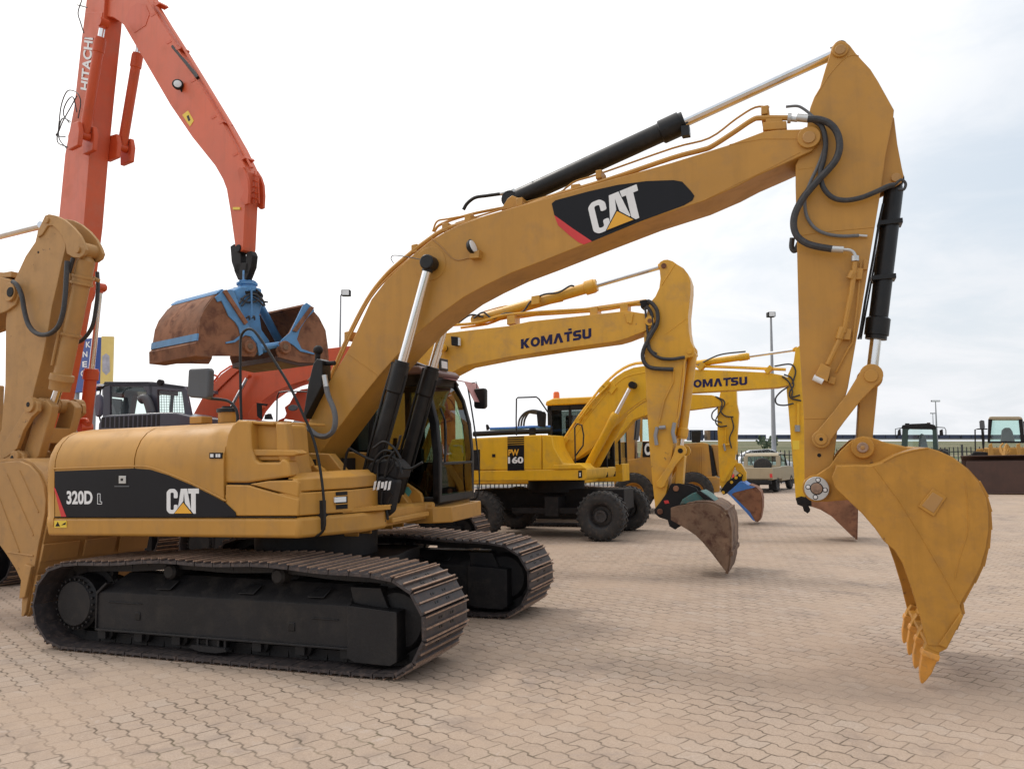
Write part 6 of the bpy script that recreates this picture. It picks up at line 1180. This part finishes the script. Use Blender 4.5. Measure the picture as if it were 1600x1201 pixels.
# ---------------------------------------------------------------- dark machine with louvred bonnet
FB = Fr(-7.6, 18.0, 10)
B_ = Mach('dark_loader', FB, 'dark slate machine with louvred bonnet and glazed cab behind the front excavator hood', 'loader')
def bp(name, px, d0, d1, m, bev=.02, parent=None, **k): return B_.part(name, MB(m).prism(FB.PL(px, d0), d0, d1), parent, FB, bevel=bev, **k)
cd0_ = -.5
cb_ = B_.part('cab', MB(DARK).prism(FB.PL([(160, 665), (161, 599), (166, 596), (172, 598), (172, 665)], cd0_), cd0_, cd0_ + .08)
   .prism(FB.PL([(161, 602), (163, 596), (200, 596), (232, 596), (238, 601), (240, 665), (232, 665), (228, 610), (222, 603), (165, 603)], cd0_), cd0_, cd0_ + .08)
   .prism(FB.PL([(232, 602), (236, 598), (288, 603), (291, 610), (299, 650), (295, 655), (288, 645), (284, 612), (246, 609), (247, 665), (236, 665)], cd0_), cd0_, cd0_ + .08)
   .prism(FB.PL([(161, 602), (163, 596), (238, 596), (288, 603), (288, 609), (236, 604), (165, 603)], cd0_), cd0_, .9)
   .prism(FB.PL([(160, 690), (160, 656), (299, 650), (299, 690)], cd0_), cd0_, .9)
   .prism(FB.PL([(165, 600), (232, 600), (232, 613), (204, 611), (196, 616), (176, 613), (172, 620), (165, 618)], -.3), -.42, .85).prism(FB.PL([(196, 612), (208, 612), (200, 660), (180, 660), (188, 640)], -.1), -.1, .1).prism(FB.PL([(265, 608), (269, 608), (266, 652), (262, 652)], .8), .84, .9), fr=FB, bevel=.01)  # dark headliner block under the roof, added to darken the cab interior
B_.part('cab_glass', MB(GLG).prism(FB.PL([(172, 603), (228, 603), (232, 660), (172, 660)], cd0_), cd0_ + .03, cd0_ + .04), cb_, FB)
B_.part('cab_glass', MB(GLG).prism(FB.PL([(247, 610), (284, 611), (292, 652), (247, 655)], cd0_), cd0_ + .03, cd0_ + .04), cb_, FB)
gr = MB(BLKM)
for i in range(10): tr(gr, FB, [(252 + i * 4, 611), (253 + i * 4, 655)], .88, .35, n=4, smooth=False)
for i in range(11): tr(gr, FB, [(250, 612 + i * 4), (292, 612 + i * 4)], .88, .35, n=4, smooth=False)
B_.part('window_guard', gr, cb_, FB)
tr_ = MB(GREY); tr(tr_, FB, [(240, 662), (236, 644), (231, 628), (225, 622), (219, 625)], -.62, 7.0, n=12); B_.part('intake_elbow', tr_, fr=FB)
B_.part('seat', MB(SEAT).prism(FB.PL([(168, 655), (172, 625), (178, 622), (184, 640), (190, 656)], .2), .1, .5).m(TEAL).prism(FB.PL([(196, 603), (212, 603), (212, 622), (198, 622)], .7), .7, .72), cb_, FB, bevel=.02)
lt_ = MB(BLKM); boss(lt_, FB, 249, 597, 4.5, -.55, -.45); B_.part('work_light', lt_, cb_, FB)
bn = B_.part('bonnet', MB(DARK).prism(FB.PL([(152, 680), (153, 662), (158, 651), (170, 648), (250, 644), (275, 644), (300, 650), (345, 654), (400, 656), (400, 690), (152, 690)], -.9), -.9, .4), fr=FB, bevel=.04, seg=3)
lv = MB(BLK)
for i in range(13): x_ = 159 + i * 7.2; y_ = 650.5 - i * .35; lv.prism(FB.PL([(x_, y_ + 1.5), (x_ + 4.6, y_ + .8), (x_ + 4.2, 668), (x_ - .5, 668)], -.9), -.905, -.88)
B_.part('louvre_vent', lv, bn, FB)
B_.part('chassis', MB(BLKM).box(-2.2, 3.4, -.6, .6, .5, 1.2), fr=FB)
for s_ in (-1.2, 2.0):
    for dy in (-.95, .95): tyre(B_, FB, (s_, dy, .6), .6, .4, lugs=16)
mo = B_.part('mirror', MB(mat('blue_grey_plastic', (.12, .125, .17), .5, var=.1)).prism(FB.PL([(151, 619), (155, 615), (159, 618), (160, 634), (158.5, 648), (155, 652), (151.5, 650), (149.5, 636)], -.9), -.96, -.84), fr=FB, bevel=.03, seg=3)
ar_ = MB(BLKM); tr(ar_, FB, [(156, 617), (158, 608), (163, 603), (170, 601)], -.85, 1.2); tr(ar_, FB, [(155, 650), (158, 660), (162, 668)], -.85, 1.2); tr(ar_, FB, [(152, 608), (161, 604)], -.8, 3.0, smooth=False); B_.part('mirror_arm', ar_, mo, FB)
B_.part('beacon', MB(CARW).prism(FB.PL([(153, 601), (160, 600), (161, 604), (153, 604.5)], -.8), -.88, -.74), fr=FB, bevel=.01)
# ================================================================ far things
def flat_thing(name, mb, label, cat, fr=None, group=None, kind=None, bevel=0):
    o = mb.build(name, None, bevel=bevel)
    if fr is not None: o.matrix_world = fr.M
    return tag(o, label, cat, group, kind)
def at(px, y):                                 # world x for a photo column at depth y
    r = ray(px, HOR); return r[0] / r[1] * y
# tractor-like cab behind the bucket
FT = Fr(at(1441, 40), 40, 90 + 27.3)                 # nose towards us
T = Mach('tractor', FT, 'dark green tractor with wide mirrors behind the big bucket', 'tractor')
def front(M, fr, name, px, x, th, m, parent=None, bev=.01):
    return M.part(name, MB(m).xprism([fr.S(a, b, x) for a, b in px], x - th, x), parent, fr, bevel=bev)
TG = mat('dark_green_paint', (.03, .06, .05), .4, var=.1)
cb_ = front(T, FT, 'cab', [(1408, 706), (1410, 668), (1414, 664), (1424, 662), (1424, 668), (1419, 672), (1418, 706)], .6, .1, TG)
front(T, FT, 'cab_pillar', [(1458, 706), (1457, 672), (1452, 668), (1452, 663), (1460, 664), (1463, 668), (1466, 706)], .6, .1, TG, cb_)
T.part('cab_roof', MB(BLKM).xprism([FT.S(a, b, .6) for a, b in [(1408, 669), (1410, 664), (1424, 662), (1450, 661), (1461, 664), (1463, 670)]], -1.0, .65), cb_, FT, bevel=.02)
T.part('cab_glass', MB(GLG).xprism([FT.S(a, b, .55) for a, b in [(1418, 670), (1457, 670), (1458, 702), (1418, 702)]], .55, .56), cb_, FT)
T.part('seat', MB(SEAT).xprism([FT.S(a, b, -.2) for a, b in [(1435, 700), (1436, 680), (1440, 677), (1446, 680), (1450, 700)]], -.3, -.1), cb_, FT, bevel=.03)
for q_ in ([(1403, 672), (1407, 669), (1408, 679), (1402, 681)], [(1468, 672), (1473, 670), (1474, 680), (1468, 680)]):
    mo = front(T, FT, 'mirror', q_, .75, .06, BLKM)
rr = MB(BLKM)
for q_ in ([(1399, 681), (1399, 670), (1410, 668)], [(1462, 667), (1476, 668), (1478, 672), (1478, 680)]): rr.tube([FT.S3(a, b, .72) for a, b in q_], .02, n=6, smooth=False)
T.part('mirror_arm', rr, fr=FT)
front(T, FT, 'roof_light', [(1414, 665), (1414, 661), (1421, 661), (1421, 665)], .62, .2, BLKM); T.part('beacon', MB(MUD).cyl(FT.S3(1451, 664, .4), FT.S3(1451, 660, .4), .08), fr=FT)
T.part('bonnet', MB(TG).box(.6, 2.2, -.45, .45, .8, 1.5), fr=FT, bevel=.08)
T.part('body', MB(TG).box(-1.0, .65, -.8, .8, .6, 1.45), fr=FT, bevel=.03)
for s_, r_ in ((-.3, .85), (1.6, .6)):
    for dy in (-.95, .95): tyre(T, FT, (s_, dy, r_), r_, .45, lugs=14)
# loader with the dark blade
FW = Fr(at(1571, 30.5), 30.5, 90 + 31.8)
Wl = Mach('wheel_loader', FW, 'yellow wheel loader at the right edge facing us behind its wide dark bucket', 'loader')
def wf(name, px, x, th, m, parent=None, bev=.012): return front(Wl, FW, name, px, x, th, m, parent, bev)
bkx = 1.7
bb = Wl.part('bucket', MB(MAR).prism([(bkx - .7, .35), (bkx - .75, 1.3), (bkx - .7, 1.33), (bkx - .02, 1.42), (bkx, 1.4), (bkx - .62, 1.26), (bkx - .62, .45), (bkx - .3, .12), (bkx + .12, .06), (bkx + .12, .03), (bkx - .4, .05)], -1.42, 1.42), fr=FW, bevel=.008)
zt_, zb_ = FW.S(1560, 720, bkx)[1], FW.S(1560, 771.5, bkx)[1]
yl, yr = FW.S(1511, 740, bkx)[0], FW.S(1633, 740, bkx)[0]
Wl.part('bucket_back', MB(MAR).box(bkx - .02, bkx + .02, min(yl, yr), max(yl, yr), zb_, zt_), bb, FW, bevel=.01)
Wl.part('cutting_edge', MB(CYEL).box(bkx - .02, bkx + .03, min(yl, yr), max(yl, yr), zb_ - .05, zb_), bb, FW, bevel=.01)
cb_ = wf('cab', [(1543, 692), (1544, 655), (1547, 652), (1551, 652), (1547, 690)], .3, .1, BLKM)
wf('cab_pillar', [(1601, 692), (1598, 655), (1594, 652), (1591, 652), (1595, 690)], .3, .1, BLKM, cb_); wf('cab_sill', [(1544, 692), (1544, 689), (1600, 689), (1600, 692)], .3, .1, BLKM, cb_)
Wl.part('cab_roof', MB(BEI).xprism([FW.S(a, b, .3) for a, b in [(1544, 655), (1546, 651), (1550, 650.5), (1592, 650.5), (1596, 651.5), (1598, 655)]], -1.2, .35), cb_, FW, bevel=.02)
Wl.part('cab_glass', MB(GLG).xprism([FW.S(a, b, .25) for a, b in [(1548, 654), (1594, 654), (1596, 690), (1547, 690)]], .25, .26), cb_, FW)
Wl.part('cab_back', MB(GLG).xprism([FW.S(a, b, -1.0) for a, b in [(1548, 656), (1594, 656), (1596, 690), (1547, 690)]], -1.05, -1.04).m(BLKM).box(-1.05, -1.0, -.75, -.68, 1.6, 2.7).box(-1.05, -1.0, .68, .75, 1.6, 2.7), cb_, FW)
Wl.part('seat', MB(SEAT).xprism([FW.S(a, b, -.3) for a, b in [(1563, 690), (1565, 672), (1570, 668), (1578, 668), (1582, 674), (1586, 690)]], -.4, -.2), cb_, FW, bevel=.03)
Wl.part('mirror', MB(GREY).xprism([FW.S(a, b, .5) for a, b in [(1530, 658), (1533, 656), (1538, 657), (1539, 668), (1536, 671), (1531, 670)]], .45, .5), fr=FW, bevel=.01)
rl = MB(BLKM).tube([FW.S3(a, b, .5) for a, b in [(1524, 704), (1523.5, 671), (1528, 670), (1543, 670)]], .025, n=6, smooth=False).tube([FW.S3(a, b, .5) for a, b in [(1537, 704), (1538, 690), (1537, 671)]], .015, n=6, smooth=False); Wl.part('handrail', rl, fr=FW)
for q_ in ([(1543, 718), (1545, 694), (1550, 692), (1554, 718)], [(1590, 718), (1588, 694), (1594, 692), (1597, 718)], [(1550, 718), (1548, 713), (1592, 713), (1592, 718)]): wf('lift_arm', q_, 1.0, .25, CYEL)
ax_ = MB(CYEL)
for i in range(14):
    a = random.random() * 2 * math.pi; p = Vector(FW.S3(1569 + 7 * math.cos(a), 698 + 6 * math.sin(a), .9)); ax_.tube([p, p + Vector((.05, .1 * math.sin(a), -.15)), Vector(FW.S3(1569, 712, 1.1))], .035, n=5)
Wl.part('hose_cluster', ax_, fr=FW)
wf('step_box', [(1524, 707), (1526, 701), (1544, 700), (1544, 707)], .2, .5, CYEL); Wl.part('fender', MB(BLKM).xprism([FW.S(a, b, .3) for a, b in [(1518, 716), (1519, 707), (1524, 705), (1544, 706), (1546, 716)]], -.8, .6), fr=FW, bevel=.04)
Wl.part('body', MB(CYEL).box(-3.2, .3, -.7, .7, .8, 1.7), fr=FW, bevel=.05)
for s_ in (.1, -2.6):
    for dy in (-1.05, 1.05): tyre(Wl, FW, (s_, dy, .72), .72, .5, lugs=16)
# pickups
def pickup(x, y, yaw, m, label, spare=True, group='beige pickup trucks by the fence'):
    fr = Fr(x, y, yaw); fr.M = fr.M @ Matrix.Diagonal((1, 1, .88, 1)); fr.I = fr.M.inverted(); V = Mach('pickup_truck', fr, label, 'pickup truck', group)
    # x forward, built about the rear axle
    V.part('body', MB(m).prism([(-.95, .62), (.85, .62), (.85, 1.18), (-.95, 1.18)], -.85, -.80).prism([(-.95, .62), (.85, .62), (.85, 1.18), (-.95, 1.18)], .80, .85).box(-.97, -.92, -.85, .85, .66, 1.18).box(-.9, .85, -.8, .8, .60, .68)
        .prism([(.88, .5), (.88, 1.2), (2.5, 1.22), (3.5, 1.12), (3.7, .95), (3.7, .5)], -.84, .84), fr=fr, bevel=.02)
    cb = V.part('cab', MB(m).prism([(.945, 1.70), (.95, 1.75), (1.05, 1.86), (1.9, 1.88), (2.05, 1.85), (2.1, 1.82), (2.02, 1.82), (1.1, 1.80), (1.02, 1.70)], -.72, .72).box(.9, .95, -.76, .76, 1.15, 1.27).prism([(.90, 1.2), (.95, 1.72), (1.02, 1.72), (1.0, 1.2)], -.78, -.60).prism([(.90, 1.2), (.95, 1.72), (1.02, 1.72), (1.0, 1.2)], .60, .78), fr=fr, bevel=.02)
    V.part('rear_window', MB(GLG).prism([(.905, 1.24), (.95, 1.70), (.96, 1.70), (.915, 1.24)], -.6, .6), cb, fr)
    for s in (-1, 1):
        V.part('side_window', MB(GLG).prism([(1.02, 1.22), (1.05, 1.74), (1.95, 1.78), (2.35, 1.22)], s * .75 - .005, s * .75 + .005), cb, fr)
        V.part('door_pillar', MB(BLKM).prism([(1.95, 1.80), (2.02, 1.82), (2.48, 1.22), (2.38, 1.22)], s * .76 - .02, s * .76 + .02), cb, fr)
        V.part('tail_light', MB(RED).box(-.985, -.97, s * .78 - .05, s * .78 + .05, .72, .9), fr=fr)
    V.part('windscreen', MB(GLG).prism([(2.06, 1.8), (2.07, 1.8), (2.5, 1.22), (2.48, 1.22)], -.7, .7), cb, fr)
    V.part('rear_bumper', MB(BLKM).box(-1.1, -.96, -.8, .8, .42, .58), fr=fr, bevel=.01)
    V.part('underbody', MB(BLKM).box(-.9, 3.5, -.62, .62, .38, .62).box(-.45, -.40, -.85, -.55, .12, .6).box(-.45, -.40, .55, .85, .12, .6), fr=fr)
    if spare: V.part('spare_wheel', MB(RUB).lathe((.72, -.05, 1.25), (1, 0, .05), [(0, .15), (.02, .34), (.06, .38), (.16, .38), (.2, .34), (.2, .1)]), fr=fr)
    for s_ in (0, 2.9):
        for dy in (-.74, .74): tyre(V, fr, (s_, dy, .38), .38, .22, lugs=14)
    return V
pickup(at(1174, 33.4) + .48, 34.2, -60, BEI, 'beige pickup truck with a spare wheel in its bed, parked before the fence')
pickup(at(1174, 33.4) - 2.1, 35.6, -60, BEI, 'beige pickup truck partly hidden behind the stick with the blue bucket')
# pale car behind the fence
FC = Fr(at(1198, 45.5), 45.5, 10)
FC.M = FC.M @ Matrix.Diagonal((.9, 1, 1.12, 1)); FC.I = FC.M.inverted()
Cc = Mach('white_car', FC, 'white car parked behind the palisade fence', 'car')
Cc.part('body', MB(CARW).prism([(-2.1, .4), (2.2, .4), (2.25, .8), (1.9, .95), (1.2, 1.0), (-1.9, 1.05), (-2.15, .9)], -.85, .85), fr=FC, bevel=.05)
cb_ = Cc.part('cab', MB(CARW).prism([(-1.8, 1.05), (-1.5, 1.45), (-1.0, 1.62), (.1, 1.65), (.5, 1.55), (1.25, 1.0), (1.05, 1.0), (.4, 1.5), (0, 1.6), (-1.0, 1.57), (-1.4, 1.4), (-1.65, 1.05)], -.75, .75), fr=FC, bevel=.03)
Cc.part('side_window', MB(GLB).prism([(-1.6, 1.05), (-1.4, 1.4), (-1.0, 1.56), (0, 1.58), (.4, 1.48), (1.0, 1.02)], -.74, -.73), cb_, FC)
for s_ in (-1.4, 1.4):
    for dy in (-.75, .75): tyre(Cc, FC, (s_, dy, .32), .32, .2, lugs=12)
# fence
def fence_z(x): return zg(x, 42.6)
fo = bpy.data.objects.new('palisade_fence', None); COL.objects.link(fo); fo.location = (0, 42.6, fence_z(0)); tag(fo, 'dark grey palisade fence of thin upright bars along the far edge of the yard', 'fence')
FEN = mat('fence_steel', (.045, .048, .05), .5, metal=.3, var=.15)
x = -42.0; pn = []
while x < 48:
    x1 = x + 3.0; mb = MB(FEN); z0 = fence_z(x); z1 = fence_z(x1); oz = fo.location[2]
    for hh in (.25, 1.5): mb.add([(x, -.02, z0 + hh - oz), (x1, -.02, z1 + hh - oz), (x1, .02, z1 + hh - oz), (x, .02, z0 + hh - oz), (x, -.02, z0 + hh + .05 - oz), (x1, -.02, z1 + hh + .05 - oz), (x1, .02, z1 + hh + .05 - oz), (x, .02, z0 + hh + .05 - oz)], [[0, 1, 2, 3], [4, 5, 6, 7], [0, 1, 5, 4], [1, 2, 6, 5], [2, 3, 7, 6], [3, 0, 4, 7]])
    for i in range(1, 13):
        xx = x + i * 3.0 / 13; z = fence_z(xx) - oz; mb.prism([(xx - .03, z), (xx + .03, z), (xx + .03, z + 1.72), (xx, z + 1.80), (xx - .03, z + 1.72)], -.03, -.022)
    o = mb.build('fence_panel', fo); pn.append(o)
    MB(FEN).box(x - .04, x + .04, -.04, .04, z0 - oz, z0 + 1.9 - oz).build('fence_post', fo); x = x1
# lamp posts
def lamp(px, ytop, y, side, label, wide=.09, box=(.45, .3), group='floodlight poles'):
    x_ = at(px, y); z0 = zg(x_, y); h = CAMZ + (HOR - ytop) / F * y - z0
    fr = Fr(x_, y, 0, level=True); V = Mach('floodlight_pole', fr, label, 'lamp post', group)
    V.part('pole', MB(GLV).lathe((0, 0, -.05), (0, 0, 1), [(0, wide * 1.7), (2.2, wide * 1.4), (h, wide * .6)], 14).box(-.2, .2, -.2, .2, 0, .03), fr=fr)
    w, t = box
    hd = V.part('lamp_head', MB(BLKM).box(-w / 2 + side * w * .7, w / 2 + side * w * .7, -.2, .2, h - t * .3, h + t * .7).box(min(0, side * w * .7), max(.05, side * w * .7), -.04, .04, h - .08, h - .0), fr=fr, bevel=.02)
    V.part('lamp_glass', MB(LENS).box(-w / 2 + side * w * .7 + .05, w / 2 + side * w * .7 - .05, -.215, -.2, h - t * .2, h + t * .6), hd, fr)
lamp(1209, 492, 45.5, 0, 'grey floodlight pole rising behind the beige pickup truck', .095, (.42, .28))
lamp(529, 458, 46, .9, 'slim grey floodlight pole left of the main boom, lamp turned right', .07, (.5, .35))
lamp(1464, 627, 240, 0, 'faint tall mast far beyond the field, right of the tractor', .22, (2.6, .5), group='far masts'); lamp(1459, 646, 260, 0, 'shorter faint mast beside the tallest one on the horizon', .15, (1.4, .4), group='far masts')
# containers and pale wall on the horizon
def strip(name, px0, px1, yt, yb, y, m, label, cat, group=None, dep=3, bev=0):
    x0, x1 = at(px0, y), at(px1, y); h1 = CAMZ + (HOR - yt) / F * y; h0 = CAMZ + (HOR - yb) / F * y
    mb = MB(m).box(-(x1 - x0) / 2, (x1 - x0) / 2, 0, dep, 0, h1 - h0)
    if m is CONT:
        n = max(2, int((x1 - x0) / 3)); mb.m(BLKM)
        for i in range(n): xx = -(x1 - x0) / 2 + (x1 - x0) * i / n; mb.box(xx, xx + .15, -.05, 0, .1, h1 - h0)
    o = mb.build(name); o.location = ((x0 + x1) / 2, y, h0); tag(o, label, cat, group); return o
strip('container', 1078, 1099, 671.5, 688, 170, CONT, 'dark blue container stack behind the exhaust of the ribbed-hood loader', 'container').data.materials.append(CONO)
strip('container', 1108, 1124, 672, 688, 170, CONT, 'blue container with a brown end left of the farthest stick', 'container')
strip('container', 1106, 1110, 672, 688, 169.5, CONO, 'narrow brown container end beside the blue container', 'container')
for i, (a, c, lab) in enumerate(((1098, 1108, 'low dark shed roof between the two tall containers'), (1150, 1197, 'long dark train of containers on the horizon, left of the tall floodlight pole'), (1214, 1300, 'long dark train of containers on the horizon, right of the tall floodlight pole'), (1300, 1400, 'long dark shed roof on the horizon behind the idler link'), (1402, 1500, 'long dark shed roof on the horizon behind the tractor'), (1502, 1640, 'long dark shed roof on the horizon behind the right-hand loader'))):
    strip('long_shed', a, c, 679, 685, 250, CONT, lab, 'shed')
strip('low_wall', 1120, 1660, 685, 687, 245, mat('dull_wall', (.36, .35, .34), .8), 'pale low wall running along the horizon beyond the green field', 'wall')
# trees far away
def bush(px0, px1, yt, y, label):
    x0, x1 = at(px0, y), at(px1, y); h1 = CAMZ + (HOR - yt) / F * y; z0 = zg(x0, y); n = int((x1 - x0) * 14) + 60
    mb = MB(TREE)
    for i in range(n):
        t = random.random(); c = Vector(((x0 + (x1 - x0) * t), y + random.uniform(-2, 2), z0 + (h1 - z0) * (random.random() ** .6) * (.75 + .25 * math.sin(t * 9 + 1)))); r = random.uniform(.25, .6)
        a = random.random() * 6.28; e1 = Vector((math.cos(a), math.sin(a) * .5, random.uniform(-.4, .4))) * r; e2 = Vector((-math.sin(a) * .4, random.uniform(-.5, .5), .8)) * r; mb.add([c - e1, c - e2, c + e1, c + e2], [[0, 1, 2, 3]])
    o = mb.build('far_bushes'); tag(o, label, 'bushes', None, 'stuff')
TREE = mat('far_foliage', (.10, .13, .085), .9, var=.3, spec=.1)
bush(1186, 1212, 680, 200, 'hazy green bushes on the horizon left of the tall floodlight pole')

# sign pylon
FS = Fr(at(150, 34), 34, 30)
Sg = Mach('sign_pylon', FS, 'blue and yellow sign pylon with white letters, behind the orange cylinder', 'sign')
def sx_(px, d=0): return FS.P(px, 560, d)[0]
zt_, zb_ = FS.P(150, 527, 0)[1], FS.P(150, 610, 0)[1]
a0, a1 = sx_(112), sx_(150)
bd_ = Sg.part('blue_board', MB(SIGNB).box(a0, a1, 0, .25, zb_, zt_), fr=FS)
Sg.part('post', MB(GLV).box(a0 + .2, a0 + .35, .05, .2, 0, zb_).box(a1 - .35, a1 - .2, .05, .2, 0, zb_), fr=FS)
FS2 = Fr(at(163, 34.2), 34.2, -16); a0b, a1b = FS2.P(150, 560, 0)[0], FS2.P(157.5, 560, 0)[0]; a2b = FS2.P(176.5, 560, 0)[0]; zt2, zb2 = FS2.P(160, 527, 0)[1], FS2.P(160, 600, 0)[1]
Sy = Mach('sign_pylon', FS2, 'yellow sign board with a grey picture and blue edge, above the dark cab', 'sign')
yb = Sy.part('yellow_board', MB(SIGNY).box(a1b, a2b, 0, .2, zb2, zt2 + .05), fr=FS2)
Sy.part('blue_edge', MB(SIGNB).box(a0b, a1b, -.0, .2, zb2, zt2), fr=FS2); Sy.part('picture', MB(SIGNG).prism([FS2.P(a, b, 0) for a, b in [(160, 556), (166, 552), (171, 556), (172, 580), (166, 586), (160, 580)]], -.01, .0), yb, FS2)
Sy.part('post', MB(GLV).box(a1b + .2, a1b + .35, .04, .16, 0, zb2).box(a2b - .35, a2b - .2, .04, .16, 0, zb2), fr=FS2)
for ch, x_, y_ in (('K', 134.5, 543), ('N', 129.5, 558), ('E', 129, 573.5), ('O', 126.5, 588)):
    lt_ = MB(WHT); put_text(lt_, ch, FS.P3(x_, y_, 0), FS.P3(x_ + 7.5, y_ - .3, 0), FS.P3(x_, y_ - 9, 0), .03, (0, -.01, 0)); Sg.part('sign_letter', lt_, bd_, FS)
